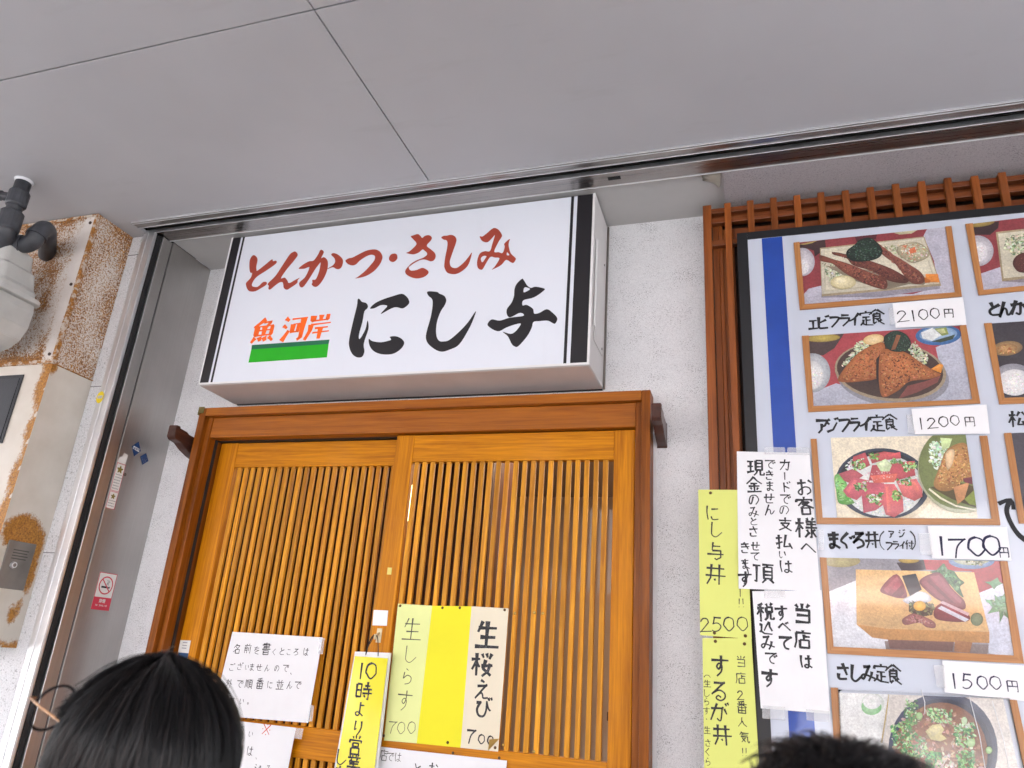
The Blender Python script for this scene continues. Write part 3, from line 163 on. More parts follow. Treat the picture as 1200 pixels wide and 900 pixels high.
class NT:
    def __init__(s, name):
        s.m = bpy.data.materials.new(name)
        s.m.use_nodes = True
        s.t = s.m.node_tree
        s.b = s.t.nodes["Principled BSDF"]
        s.out = s.t.nodes["Material Output"]
    def n(s, typ, **kw):
        nd = s.t.nodes.new("ShaderNode" + typ)
        for k, v in kw.items():
            if k.startswith('i_'):
                nd.inputs[k[2:].replace('_', ' ')].default_value = v
            else:
                setattr(nd, k, v)
        return nd
    def l(s, a, b):
        s.t.links.new(a, b)
    def coord(s, scale=(1, 1, 1), island=False):
        tc = s.n('TexCoord')
        mp = s.n('Mapping')
        mp.inputs['Scale'].default_value = scale
        if island:
            g = s.n('NewGeometry')
            mul = s.n('Math', operation='MULTIPLY')
            mul.inputs[1].default_value = 37.0
            s.l(g.outputs['Random Per Island'], mul.inputs[0])
            ad = s.n('VectorMath', operation='ADD')
            cb = s.n('CombineXYZ')
            s.l(mul.outputs[0], cb.inputs[0]); s.l(mul.outputs[0], cb.inputs[1]); s.l(mul.outputs[0], cb.inputs[2])
            s.l(tc.outputs['Object'], ad.inputs[0]); s.l(cb.outputs[0], ad.inputs[1])
            s.l(ad.outputs[0], mp.inputs[0])
        else:
            s.l(tc.outputs['Object'], mp.inputs[0])
        return mp.outputs[0]
    def noise(s, vec, scale, detail=4, rough=.55, dist=0):
        nd = s.n('TexNoise', i_Scale=scale, i_Detail=detail, i_Roughness=rough, i_Distortion=dist)
        s.l(vec, nd.inputs['Vector'])
        return nd.outputs['Fac']
    def ramp(s, fac, stops):
        nd = s.n('ValToRGB')
        e = nd.color_ramp.elements
        while len(e) > 1:
            e.remove(e[-1])
        e[0].position, e[0].color = stops[0][0], (*stops[0][1], 1)
        for p, c in stops[1:]:
            x = e.new(p); x.color = (*c, 1)
        s.l(fac, nd.inputs[0])
        return nd.outputs[0]
    def mix(s, fac, a, b, blend='MIX'):
        nd = s.n('Mix', data_type='RGBA', blend_type=blend)
        for sock, v in ((nd.inputs[0], fac), (nd.inputs[6], a), (nd.inputs[7], b)):
            if isinstance(v, (int, float)):
                sock.default_value = v
            elif isinstance(v, tuple):
                sock.default_value = (*v, 1)
            else:
                s.l(v, sock)
        return nd.outputs[2]
    def bump(s, h, strength=.3, dist=.002):
        nd = s.n('Bump', i_Strength=strength, i_Distance=dist)
        s.l(h, nd.inputs['Height'])
        s.l(nd.outputs[0], s.b.inputs['Normal'])
    def set(s, **kw):
        for k, v in kw.items():
            k = k.replace('_', ' ')
            if isinstance(v, tuple) and len(v) == 3 and k in ('Base Color', 'Emission Color'):
                v = (*v, 1)
            s.b.inputs[k].default_value = v

def plain(name, col, rough=.5, metal=0, coat=0, var=.06, vs=18):
    t = NT(name)
    v = t.coord()
    f = t.noise(v, vs, 5)
    c2 = tuple(max(0, c * (1 - var * 2)) for c in col)
    c3 = tuple(c * (1 + var) for c in col)
    t.l(t.ramp(f, [(.25, c2), (.75, c3)]), t.b.inputs['Base Color'])
    t.set(Roughness=rough, Metallic=metal)
    if coat:
        t.set(Coat_Weight=coat, Coat_Roughness=.06)
    return t.m

def wood(name, dark, light, rough=.35, coat=.35, axis=2, spec=.3, fine=1.0):
    t = NT(name)
    sc = [70 * fine, 70 * fine, 70 * fine]
    sc[axis] = 2.6
    v = t.coord(tuple(sc), island=True)
    f = t.noise(v, 1.0, 6, .62, .6)
    sc2 = [260, 260, 260]; sc2[axis] = 9
    f2 = t.noise(t.coord(tuple(sc2), island=True), 1.0, 3, .6)
    g = t.n('NewGeometry')
    base = t.ramp(f, [(.28, dark), (.5, tuple((a + b) / 2 for a, b in zip(dark, light))), (.72, light)])
    shade = t.ramp(g.outputs['Random Per Island'], [(0, (.74, .72, .70)), (1, (1.15, 1.12, 1.1))])
    col = t.mix(1.0, base, shade, 'MULTIPLY')
    fib = t.ramp(f2, [(.35, (.78, .70, .60)), (.6, (1, 1, 1))])
    col = t.mix(.75, col, fib, 'MULTIPLY')
    # a few worn, greyer patches
    w = t.noise(t.coord((3, 3, 3)), 1.4, 3)
    wr = t.ramp(w, [(.55, (0, 0, 0)), (.8, (1, 1, 1))])
    wf = t.n('Math', operation='MULTIPLY'); wf.inputs[1].default_value = .10
    t.l(wr, wf.inputs[0])
    col = t.mix(wf.outputs[0], col, tuple(.6 * a + .12 for a in dark))
    t.l(col, t.b.inputs['Base Color'])
    rr = t.n('MapRange'); rr.inputs['To Min'].default_value = rough - .1; rr.inputs['To Max'].default_value = rough + .2
    t.l(f2, rr.inputs[0]); t.l(rr.outputs[0], t.b.inputs['Roughness'])
    t.set(Coat_Weight=coat, Coat_Roughness=.18)
    t.b.inputs['Specular IOR Level'].default_value = spec
    t.bump(f2, .18, .0006)
    return t.m

M = {}
def stucco(name, base, pit, grain, bstr):
    t = NT(name)
    v = t.coord()
    big = t.noise(v, 2.2, 4)
    mid = t.noise(v, 60, 6, .65)
    fine = t.noise(v, grain, 5, .7)
    col = t.ramp(big, [(.3, tuple(c * .93 for c in base)), (.7, base)])
    sp = t.noise(v, grain * 1.35, 2, .5)
    msk = t.noise(v, 14, 3)
    add = t.n('Math', operation='MULTIPLY_ADD'); add.inputs[1].default_value = .34
    t.l(msk, add.inputs[0]); t.l(sp, add.inputs[2])
    pm = t.ramp(add.outputs[0], [(.47, (1, 1, 1)), (.56, (0, 0, 0))])
    col = t.mix(pm, col, pit)
    gr = t.noise(v, grain * 2.1, 3, .7)
    col = t.mix(1.0, col, t.ramp(gr, [(.30, (.70, .70, .71)), (.55, (1, 1, 1))]), 'MULTIPLY')
    t.l(col, t.b.inputs['Base Color'])
    t.set(Roughness=.85)
    mx = t.n('Math', operation='MULTIPLY_ADD'); mx.inputs[1].default_value = .6
    t.l(mid, mx.inputs[0]); t.l(fine, mx.inputs[2])
    t.bump(mx.outputs[0], bstr, .006)
    return t.m
M['stucco'] = stucco('white_stucco', (.86, .87, .89), (.33, .33, .34), 230, .55)
M['pillar'] = stucco('pillar_plaster', (.76, .77, .79), (.46, .47, .48), 110, .35)
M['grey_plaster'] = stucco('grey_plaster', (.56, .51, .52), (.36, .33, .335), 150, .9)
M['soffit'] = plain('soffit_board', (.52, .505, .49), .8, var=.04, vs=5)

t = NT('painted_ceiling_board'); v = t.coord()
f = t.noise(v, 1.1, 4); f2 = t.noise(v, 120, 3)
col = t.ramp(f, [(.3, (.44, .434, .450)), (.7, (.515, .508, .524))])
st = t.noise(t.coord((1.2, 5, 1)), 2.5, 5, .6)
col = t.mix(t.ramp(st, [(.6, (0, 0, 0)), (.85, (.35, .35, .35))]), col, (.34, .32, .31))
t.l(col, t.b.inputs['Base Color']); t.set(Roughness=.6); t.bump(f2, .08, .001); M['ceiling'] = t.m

def steel(name, col, rough, axis):
    t = NT(name)
    sc = [240, 240, 240]; sc[axis] = 1.2
    f = t.noise(t.coord(tuple(sc)), 1, 5, .65)
    g = t.noise(t.coord((1.5, 1.5, 1.5)), 2, 4)
    t.l(t.mix(.5, t.ramp(f, [(.3, tuple(c * .82 for c in col)), (.7, col)]), t.ramp(g, [(.3, tuple(c * .72 for c in col)), (.7, tuple(c * 1.08 for c in col))])), t.b.inputs['Base Color'])
    rr = t.n('MapRange'); rr.inputs['To Min'].default_value = rough - .06; rr.inputs['To Max'].default_value = rough + .14
    t.l(f, rr.inputs[0]); t.l(rr.outputs[0], t.b.inputs['Roughness'])
    t.set(Metallic=1.0)
    t.bump(f, .05, .0005)
    return t.m
M['steel_v'] = steel('brushed_steel_upright', (.56, .545, .53), .34, 2)
M['steel_h'] = steel('brushed_steel_track', (.40, .375, .36), .25, 0)
M['alu'] = steel('aluminium', (.80, .81, .83), .38, 2)
M['dark_gap'] = plain('black_rubber', (.012, .011, .012), .7)
M['black_edge'] = plain('black_board_edge', (.008, .009, .012), .45, var=.2)
t = NT('sign_acrylic')
d1 = t.noise(t.coord((9, 9, .9)), 2.2, 5, .65); d2 = t.noise(t.coord(), 1.6, 3)
c_ = t.mix(.5, (.73, .765, .84), t.ramp(d1, [(.6, (1, 1, 1)), (.9, (.93, .925, .91))]), 'MULTIPLY')
t.l(t.mix(.6, c_, t.ramp(d2, [(.3, (.965, .965, .97)), (.7, (1, 1, 1))]), 'MULTIPLY'), t.b.inputs['Base Color'])
t.set(Roughness=.35, Coat_Weight=.2, Coat_Roughness=.1); M['sign_white'] = t.m
M['sign_case'] = plain('sign_case_paint', (.60, .58, .575), .45, var=.05, vs=6)
M['sign_black'] = plain('sign_black_film', (.007, .006, .009), .5)
M['sign_red'] = plain('sign_red_film', (.36, .052, .028), .45, var=.04)
M['sign_orange'] = plain('sign_orange_film', (.95, .13, .0), .45, var=.02)
M['green'] = plain('sign_green_film', (.005, .40, .0), .45, var=.03)
M['dark_green'] = plain('sign_dark_green_film', (0, .13, .055), .45, var=.03)
M['door'] = wood('honey_door_wood', (.38, .120, .0), (.75, .305, .004), .40, .03, spec=.18)
M['door_h'] = wood('honey_door_wood_rail', (.38, .120, .0), (.75, .305, .004), .40, .03, axis=0, spec=.18)
M['slat'] = wood('honey_slat_wood', (.40, .14, .004), (.88, .42, .026), .40, .04, spec=.2)
M['frame'] = wood('red_brown_frame_wood', (.14, .038, .003), (.34, .102, .006), .36, .06, spec=.2)
M['frame_h'] = wood('red_brown_frame_wood_rail', (.25, .070, .004), (.46, .150, .008), .36, .08, axis=0)
M['lattice'] = wood('brown_lattice_wood', (.17, .046, .008), (.36, .105, .020), .36, .25)
M['lattice_h'] = wood('brown_lattice_wood_rail', (.16, .042, .011), (.29, .085, .022), .36, .35, axis=0)
M['dark_wood'] = wood('dark_bracket_wood', (.034, .011, .007), (.085, .028, .016), .35, .4, axis=1)
M['photo_wood'] = wood('wood_print_upright', (.40, .165, .048), (.60, .29, .10), .4, .5)
M['photo_wood_h'] = wood('wood_print_level', (.40, .165, .048), (.60, .29, .10), .4, .5, axis=0)
def paper_mat(name, col, coat=0):
    t = NT(name); v = t.coord()
    f = t.noise(v, 7, 3); h = t.noise(t.coord((1, 1, .35)), 22, 3, .5, .8)
    t.l(t.ramp(f, [(.25, tuple(c*.94 for c in col)), (.75, col)]), t.b.inputs['Base Color'])
    t.set(Roughness=.75)
    if coat: t.set(Coat_Weight=coat, Coat_Roughness=.08)
    t.bump(h, .35, .006)
    return t.m
M['paper'] = paper_mat('white_paper', (.80, .80, .82))
M['card'] = plain('white_card', (.82, .82, .84), .6, var=.012, vs=7)
M['lime'] = paper_mat('lime_paper', (.68, .72, .19))
M['pale_lime'] = plain('faded_lime_paper', (.74, .79, .33), .7, var=.04, vs=6)
M['yellow'] = plain('yellow_paper', (.80, .74, .012), .7, var=.03, vs=5)
M['lam_yellow'] = paper_mat('laminated_yellow_paper', (.80, .72, .008), .8)
M['cream'] = plain('cream_paper', (.76, .69, .53), .75, var=.04, vs=6)
M['ink'] = plain('black_ink', (.006, .006, .008), .7)
t = NT('brushed_ink'); f = t.noise(t.coord(), 260, 4, .7); f2 = t.noise(t.coord(), 40, 3)
mx = t.n('Math', operation='MULTIPLY_ADD'); mx.inputs[1].default_value = .6
t.l(f2, mx.inputs[0]); t.l(f, mx.inputs[2])
t.l(t.ramp(mx.outputs[0], [(.45, (.005, .005, .007)), (.85, (.022, .022, .026)), (1.0, (.12, .12, .13))]), t.b.inputs['Base Color']); t.set(Roughness=.7)
M['ink_brush'] = t.m
M['thin_ink'] = plain('worn_black_ink', (.05, .055, .04), .6)
M['navy_ink'] = plain('navy_ink', (.014, .014, .055), .7)
M['red_ink'] = plain('red_ink', (.62, .05, .035), .6)
M['board'] = plain('pale_grey_board', (.54, .585, .68), .4, coat=.6, var=.03, vs=4)
M['blue'] = plain('blue_board_stripe', (.004, .055, .36), .4, coat=.6, var=.1, vs=9)
M['caption_ink'] = plain('black_cut_lettering', (.006, .007, .010), .6)
M['brass'] = plain('brass_pin', (.55, .38, .12), .35, metal=1)
M['pin_dark'] = plain('bronze_pin', (.13, .075, .035), .4, metal=.8)
M['beige_plastic'] = plain('beige_plastic', (.72, .60, .36), .4)
M['cord'] = plain('black_cord', (.02, .018, .018), .7)
M['white_plastic'] = plain('white_plastic', (.74, .74, .74), .4, var=.02)
M['olive_metal'] = plain('olive_corner_metal', (.15, .12, .03), .5, metal=.4)
M['pipe'] = plain('dark_grey_pipe', (.055, .058, .068), .45, var=.2, vs=30)
M['meter'] = plain('meter_grey_paint', (.50, .50, .48), .42, var=.06, vs=14)
M['meter_dark'] = plain('meter_dark_grey', (.20, .20, .195), .5)  # darker grey of the dial window and the bolt
M['latch'] = plain('latch_metal', (.22, .20, .18), .42, metal=.6, var=.1)
M['window_black'] = plain('black_inspection_pane', (.012, .012, .015), .15, coat=.6)
M['sticker_white'] = plain('sticker_white', (.74, .73, .70), .5, var=.03, vs=40)
M['sticker_red'] = plain('sticker_red', (.60, .035, .07), .45, var=.05)
M['sticker_blue'] = plain('sticker_blue', (.012, .05, .17), .4, var=.2, vs=60)
M['sticker_yellow'] = plain('sticker_yellow', (.78, .60, .01), .5)
M['gold_ink'] = plain('gold_ink', (.22, .17, .02), .5)
M['grey_ink'] = plain('grey_ink', (.25, .25, .27), .6)
M['navy_label'] = plain('navy_label', (.015, .06, .16), .5)
M['caulk'] = plain('white_caulk', (.74, .75, .77), .6)

t = NT('rusted_cream_paint'); v = t.coord()
n1 = t.noise(v, 165, 5, .72)
at = t.n('Attribute', attribute_name='rust')
mx = t.n('Math', operation='ADD'); t.l(n1, mx.inputs[0]); t.l(at.outputs['Fac'], mx.inputs[1])
msk = t.ramp(mx.outputs[0], [(.805, (0, 0, 0)), (.865, (1, 1, 1))])
halo = t.ramp(mx.outputs[0], [(.70, (1, 1, 1)), (.83, (.80, .68, .55))])
paint = t.mix(1.0, t.ramp(t.noise(v, 9, 4), [(.3, (.60, .545, .50)), (.7, (.72, .675, .64))]), halo, 'MULTIPLY')
rust = t.ramp(t.noise(v, 120, 5, .7), [(.28, (.075, .028, .012)), (.48, (.24, .09, .018)), (.62, (.44, .19, .025)), (.78, (.56, .27, .045))])
t.set(Roughness=.65)
t.l(t.mix(msk, paint, rust), t.b.inputs['Base Color'])
t.bump(mx.outputs[0], .35, .003); M['rusty'] = t.m

def edge_rust(name, thresh):
    t = NT(name); v = t.coord()
    n1 = t.noise(v, 105, 6, .75); n2 = t.noise(v, 14, 5, .6)
    at = t.n('Attribute', attribute_name='rust')
    a1 = t.n('Math', operation='MULTIPLY_ADD'); a1.inputs[1].default_value = .62
    t.l(n1, a1.inputs[0]); t.l(at.outputs['Fac'], a1.inputs[2])
    a2 = t.n('Math', operation='MULTIPLY_ADD'); a2.inputs[1].default_value = .3
    t.l(n2, a2.inputs[0]); t.l(a1.outputs[0], a2.inputs[2])
    msk = t.ramp(a2.outputs[0], [(thresh-.02, (0, 0, 0)), (thresh + .03, (.55, .55, .55)), (thresh + .13, (1, 1, 1))])
    paint = t.ramp(t.noise(v, 7, 4), [(.3, (.55, .50, .43)), (.7, (.65, .605, .54))])
    rust = t.ramp(t.noise(v, 160, 4, .7), [(.3, (.14, .05, .012)), (.55, (.40, .17, .02)), (.75, (.56, .28, .05))])
    t.l(t.mix(msk, paint, rust), t.b.inputs['Base Color'])
    t.set(Roughness=.5); t.bump(a2.outputs[0], .2, .002)
    return t.m
M['edge_rust'] = edge_rust('cream_cabinet_paint', .80)

t = NT('photo_print')
at = t.n('Attribute', attribute_name='Col')
f = t.noise(t.coord(), 900, 2)
f2 = t.noise(t.coord(), 190, 5, .7); f3 = t.noise(t.coord(), 45, 3)
c_ = t.mix(.6, at.outputs['Color'], t.ramp(f, [(.3, (.72, .72, .74)), (.7, (1.2, 1.2, 1.18))]), 'MULTIPLY')
c_ = t.mix(.65, c_, t.ramp(f2, [(.3, (.62, .60, .60)), (.68, (1.22, 1.22, 1.2))]), 'MULTIPLY')
c_ = t.mix(.5, c_, t.ramp(f3, [(.3, (.75, .75, .78)), (.7, (1.15, 1.14, 1.12))]), 'MULTIPLY')
hsv = t.n('HueSaturation', i_Saturation=1.0); t.l(c_, hsv.inputs['Color'])
t.l(hsv.outputs[0], t.b.inputs['Base Color'])
t.set(Roughness=.4, Coat_Weight=.7, Coat_Roughness=.05)
wv = t.noise(t.coord(), 9, 2)
t.bump(wv, .12, .01)
M['print'] = t.m

t = NT('door_glass')
g = t.n('BsdfGlossy', i_Roughness=.03); tr = t.n('BsdfTransparent'); fr = t.n('Fresnel', i_IOR=1.22); mxs = t.n('MixShader')
t.l(fr.outputs[0], mxs.inputs[0]); t.l(tr.outputs[0], mxs.inputs[1]); t.l(g.outputs[0], mxs.inputs[2]); t.l(mxs.outputs[0], t.out.inputs[0])
M['glass'] = t.m
t = NT('clear_tape')
g = t.n('BsdfPrincipled'); g.inputs['Base Color'].default_value = (.85, .86, .88, 1); g.inputs['Roughness'].default_value = .16
tr = t.n('BsdfTransparent'); mxs = t.n('MixShader'); mxs.inputs[0].default_value = .26
t.l(tr.outputs[0], mxs.inputs[1]); t.l(g.outputs[0], mxs.inputs[2]); t.l(mxs.outputs[0], t.out.inputs[0])
M['tape'] = t.m
t = NT('plastic_sleeve')
g = t.n('BsdfGlossy', i_Roughness=.06); tr = t.n('BsdfTransparent'); mxs = t.n('MixShader')
fr = t.n('Fresnel', i_IOR=1.35); ad = t.n('Math', operation='ADD'); ad.inputs[1].default_value = .0
t.l(fr.outputs[0], ad.inputs[0]); t.l(ad.outputs[0], mxs.inputs[0])
t.l(tr.outputs[0], mxs.inputs[1]); t.l(g.outputs[0], mxs.inputs[2]); t.l(mxs.outputs[0], t.out.inputs[0])
M['sleeve'] = t.m

# ---------------------------------------------------------------- mesh helpers
def root(name, label, cat, loc=(0, 0, 0), group=None):
    o = bpy.data.objects.new(name, None)
    o.empty_display_size = .1
    C.objects.link(o)
    o.location = loc
    tag(o, label, cat, group)
    return o
def tag(o, label, cat, group=None):
    o['label'] = label
    o['category'] = cat
    if group:
        o['group'] = group
    return o
def world_loc(o):
    v = Vector((0, 0, 0))
    while o:
        v += o.location
        o = o.parent
    return v
def link(name, me, mat, parent=None, loc=None, smooth=False):
    mats = mat if isinstance(mat, (list, tuple)) else [mat]
    for m in mats:
        me.materials.append(m)
    o = bpy.data.objects.new(name, me)
    C.objects.link(o)
    if parent is not None:
        off = world_loc(parent)
        if loc is None:
            me.transform(Matrix.Translation(-off))
        else:
            me.transform(Matrix.Translation(-Vector(loc)))
            o.location = Vector(loc) - off
        o.parent = parent
    elif loc is not None:
        me.transform(Matrix.Translation(-Vector(loc)))
        o.location = loc
    if smooth:
        for p in me.polygons:
            p.use_smooth = True
    return o
def finish(name, bm, mat, parent=None, loc=None, smooth=False):
    me = bpy.data.meshes.new(name)
    bm.normal_update()
    bm.to_mesh(me)
    bm.free()
    return link(name, me, mat, parent, loc, smooth)
def struct(o):
    o['kind'] = 'structure'
    return o
def box(bm, x0, x1, y0, y1, z0, z1, bev=0, mi=0):
    vs_ = [bm.verts.new((x, y, z)) for x in (x0, x1) for y in (y0, y1) for z in (z0, z1)]
    idx = [(0, 1, 3, 2), (4, 6, 7, 5), (0, 4, 5, 1), (2, 3, 7, 6), (0, 2, 6, 4), (1, 5, 7, 3)]
    fs = [bm.faces.new([vs_[i] for i in f]) for f in idx]
    for f in fs:
        f.material_index = mi
    if bev:
        es = list({e for f in fs for e in f.edges})
        bmesh.ops.bevel(bm, geom=es, offset=bev, segments=2, affect='EDGES', profile=.5)
    return bm
def nb(*a, **k):
    bm = bmesh.new()
    if a:
        box(bm, *a, **k)
    return bm
def prism(bm, poly, a0, a1, plane='yz'):
    """polygon extruded along the third axis"""
    def mk(p, a):
        if plane == 'yz': return (a, p[0], p[1])
        if plane == 'xz': return (p[0], a, p[1])
        return (p[0], p[1], a)
    v0 = [bm.verts.new(mk(p, a0)) for p in poly]
    v1 = [bm.verts.new(mk(p, a1)) for p in poly]
    n = len(poly)
    bm.faces.new(v0); bm.faces.new(v1[::-1])
    for i in range(n):
        bm.faces.new((v0[i], v0[(i+1) % n], v1[(i+1) % n], v1[i]))
    bmesh.ops.recalc_face_normals(bm, faces=bm.faces)
    return bm
def tube(bm, pts, r, seg=12, cap=True):
    pts = [Vector(p) for p in pts]
    rings = []
    up = None
    for i, p in enumerate(pts):
        d = (pts[min(i+1, len(pts)-1)] - pts[max(i-1, 0)]).normalized()
        if up is None:
            up = d.orthogonal().normalized()
        up = (up - d * up.dot(d)).normalized()
        s = d.cross(up)
        rr = r[i] if isinstance(r, (list, tuple)) else r
        rings.append([bm.verts.new(p + (up * math.cos(a) + s * math.sin(a)) * rr) for a in [2 * math.pi * k / seg for k in range(seg)]])
    for a, b in zip(rings, rings[1:]):
        for k in range(seg):
            bm.faces.new((a[k], a[(k+1) % seg], b[(k+1) % seg], b[k]))
    if cap:
        bm.faces.new(rings[0][::-1]); bm.faces.new(rings[-1])
    return bm
def crom(P, closed=False, n=5):
    if len(P) < 3:
        return [tuple(p) for p in P]
    out = []
    N = len(P)
    rng = range(N) if closed else range(N - 1)
    for i in rng:
        if closed:
            p0, p1, p2, p3 = P[i-1], P[i], P[(i+1) % N], P[(i+2) % N]
        else:
            p0, p1, p2, p3 = P[max(i-1, 0)], P[i], P[i+1], P[min(i+2, N-1)]
        for k in range(n):
            t = k / n
            out.append(tuple(.5 * (2*p1[j] + (p2[j]-p0[j])*t + (2*p0[j]-5*p1[j]+4*p2[j]-p3[j])*t*t + (3*p1[j]-p0[j]-3*p2[j]+p3[j])*t**3) for j in range(len(p1))))
    if not closed:
        out.append(tuple(P[-1]))
    return out

def filled(outlines, y, depth=.0006, smooth=True):
    """flat lettering cut from closed outlines in the x-z plane (inner outlines become holes)"""
    cu = bpy.data.curves.new('lettering', 'CURVE')
    cu.dimensions = '2D'
    cu.fill_mode = 'BOTH'
    cu.extrude = depth / 2
    for P in outlines:
        Q = crom(P, True, 4) if smooth else P
        sp = cu.splines.new('POLY')
        sp.points.add(len(Q) - 1)
        for a, q in zip(sp.points, Q):
            a.co = (q[0], q[1], 0, 1)
        sp.use_cyclic_u = True
    o = bpy.data.objects.new('tmp', cu)
    C.objects.link(o)
    me = bpy.data.meshes.new_from_object(o.evaluated_get(bpy.context.evaluated_depsgraph_get()))
    bpy.data.objects.remove(o)
    me.transform(Matrix.Translation((0, y, 0)) @ Matrix.Rotation(R(90), 4, 'X'))
    me.materials.clear()
    return me

# ---------------------------------------------------------------- brush lettering: strokes on a 0-99 grid, x right, y down
G = {
'0': "50103014185520805092758582552510? ",
}
G = {}
def g(ch, s, smooth=True):
    G[ch] = ([[(int(q[i:i+2]), int(q[i+2:i+4])) for i in range(0, len(q), 4)] for q in s.split()], smooth)
g('0', "521028221855256850927868805575224810"); g('1', "50065092"); g('2', "2030351260127032604520882088858680868588"[:36]); g('5', "751035103510284628465542756060853592208 5".replace(' ', ''))
g('7', "2016801580155245 4092".replace(' ', ''))
g('に', "201018502590 45308528 457055888886"); g('し', "3008285030805592906 5".replace(' ', '')); g('ら', "40085518 302825552560504575557575608835 92".replace(' ', '') if False else "40085518 30282555256050457555757560883592")
g('す', "10309028 550855454565355545425850557535 95".replace(' 95', '95')); g('え', "40086018 2538703570352088208845685575609085 88".replace(' 88', '88'))
g('び', "15253525352520553082558568607022702280509260 78058518 90029714"); g('る', "2512701270122060206050457558758055923582 45705878".replace(' 45', '45'))
g('が', "10356530653058884080 40081090 75308855 78058518 90029714"); g('は', "201018502590 45329030 68086875559040805570 9088".replace(' 9088', '9088'))
g('を', "15288025 48082055205545455548557 0".replace('557 0', '5570') + " 8548406840858592"); g('く', "6508255025506592"); g('こ', "25207520 206535888585")
g('ご', "25207520 206535888585 80038814 92009912"); g('ろ', "2515701570152060206050457558757 83592".replace(' ', '')); g('さ', "15358528 45087565 2562308 87585".replace('308 8', '3088'))
g('ざ', "15358528 45087565 256230887585 80038814 92009912"); g('い', "2015186030854570 70208260"); g('ま', "20228220 25457843 5206527535883072507 08590".replace('507 0', '5070'))
g('せ', "08459540 681066605555 3015308055888586"); g('ん', "500815901590405055555885708590 60".replace(' ', '')); g('の', "5022308015653020701590506588"); g('で', "10208518851845505080 7588".replace(' 7588', '7588') + " 75358348 88289540")
g('お', "15306028 38083880258520705050755580756088 72159030"); g('へ', "0560353045309578"); g('き', "20258020 20458540 42067560 256830887088"); g('み', "2018551555152580107030589575 754070655592")
g('て', "10228520852045505080 7588".replace(' 7588', '7588')); g('べ', "0560353045309578 60206833 75148227"); g('り', "281225603852 681070504592"); g('よ', "550855783588257545688588 55308528")
g('た', "10255822 38081090 50488546 487060889085"); g('と', "30104548 802830552575 40888586".replace(' 4088', '4088')); g('カ', "10328030803072885580 480840501092"); g('ー', "50105090"); g('ド', "35083592 35407860 60087022 80029016")
g('、', "40606085"); g('。', "306022753588507540603060"); g('・', "45455555"); g('（', "10603035703590 60".replace(' ', '')); g('！', "50085065 50855090"); g('※', "15158585 85151585 50125020 12502050 88508050 50885080")
K = dict([
('生', "30101545 18328530 50085088 25608058 08909488"), ('桜', "05324230 25082592 24400570 27424058 50105725 68067322 92088228 653255658890 854575755092 48559652"),
('時', "08180880 081834183480 08483448 08783478 52258224 70067040 45429541 42629660 784578906886 52706080"), ('営', "28063418 50045018 74046618 124012268826 8438 ".replace(' 8438', '8438') + " 32383256685668383238 24642494769476642464 50564664"),
('業', "40044022 60046022 22102820 78087220 10249024 30303638 70286438 18428242 22547854 08689468 50425096 48701892 52708492"), ('丼', "12258825 08559455 330830651592 68086892 48685276"),
('当', "50045028 20103224 80086824 183480348090 24608060 18888088"), ('店', "50025012 12149214 151415600592 55225550 55348534 32523290809080523252"),
('番', "70042012 12269026 50125050 30143624 70146424 48281050 52289050 20522094809480522052 20728072 50525094"), ('人', "500845500892 504065709492"),
('気', "28041030 26168816 26308030 1844784478788892 9678".replace(' 9678', '9678') + " 30555888 60522590"), ('名', "45061245 382080206050 1085".replace(' 1085', '1085') + " 35305545 38583894849484583858"),
('前', "30043818 70046018 08229422 14341494 1434423442903688 14504250 14664266 60366072 843084927488"), ('書', "201280128032 08229622 20328032 50025056 18448244 08569456 24662496769676662466 24817681"),
('外', "28060850 2224502435600892 20423256 68066894 68409258"), ('順', "101210600490 24142480 38103890 50109610 72126622 56225674907490225622 56409040 56579057 64765092 80769692"),
('並', "30043820 70046220 10249024 38283888 62286288 20402870 82387270 05909690"), ('下', "08159415 48154894 50387555"),
('願', "05104610 081008600292 26142022 14241454425442241424 14394239 285628902286 18641278 36644478 50109810 74127022 58225874927492225822 58409240 58579257 66765294 82769894"),
('客', "50025014 1230121888188228 46222050 383070302860 38369262 34623494729472623462"), ('様', "05304228 24082494 22380568 26404056 56066216 84047616 52209620 52349434 48489848 742074906686 54586274 68664890 90548066 76609690"),
('支', "10289028 50085045 2048784660701092 305555759094"), ('払', "05284026 240824881282 05624250 641050808876 78589490"),
('現', "08154215 10454045 05784470 25152574 54105462886288105410 54278827 54458845 626458804494 7864789098909878"), ('金', "500430250546 500670289646 30427042 18608260 50425090 28683680 72666480 08929292"),
('頂', "05154015 241524881482 48109810 72126822 56225674927492225622 56409240 56579257 66765094 82769894"), ('税', "38081018 05344434 24142494 24380568 26404258 58086420 88067820 56265650885088265626 665262804894 7852788896889678"),
('込', "12102220 053820382075 0888".replace(' 0888', '0888') + " 188040949694 62207220 70225545 4078".replace(' 4078', '4078') + " 7218785096 76".replace(' 76', '76')), ('円', "15121592 1512851285907688 15528552 50125052"),
('与', "36043245 36227822 32457845788055924585 06649464"),
('魚', "48060836 421870165834 20322066806680322032 20488048 50325066 20740892 38744490 56746490 74749290"), ('河', "10082620 04342046 10943056 36149814 821482867094 44344464666466344434"),
('岸', "2206222678267806 50045026 16389238 183818600494 34528452 28709270 58525896"),
])
for k_, s_ in K.items():
    g(k_, s_, False)

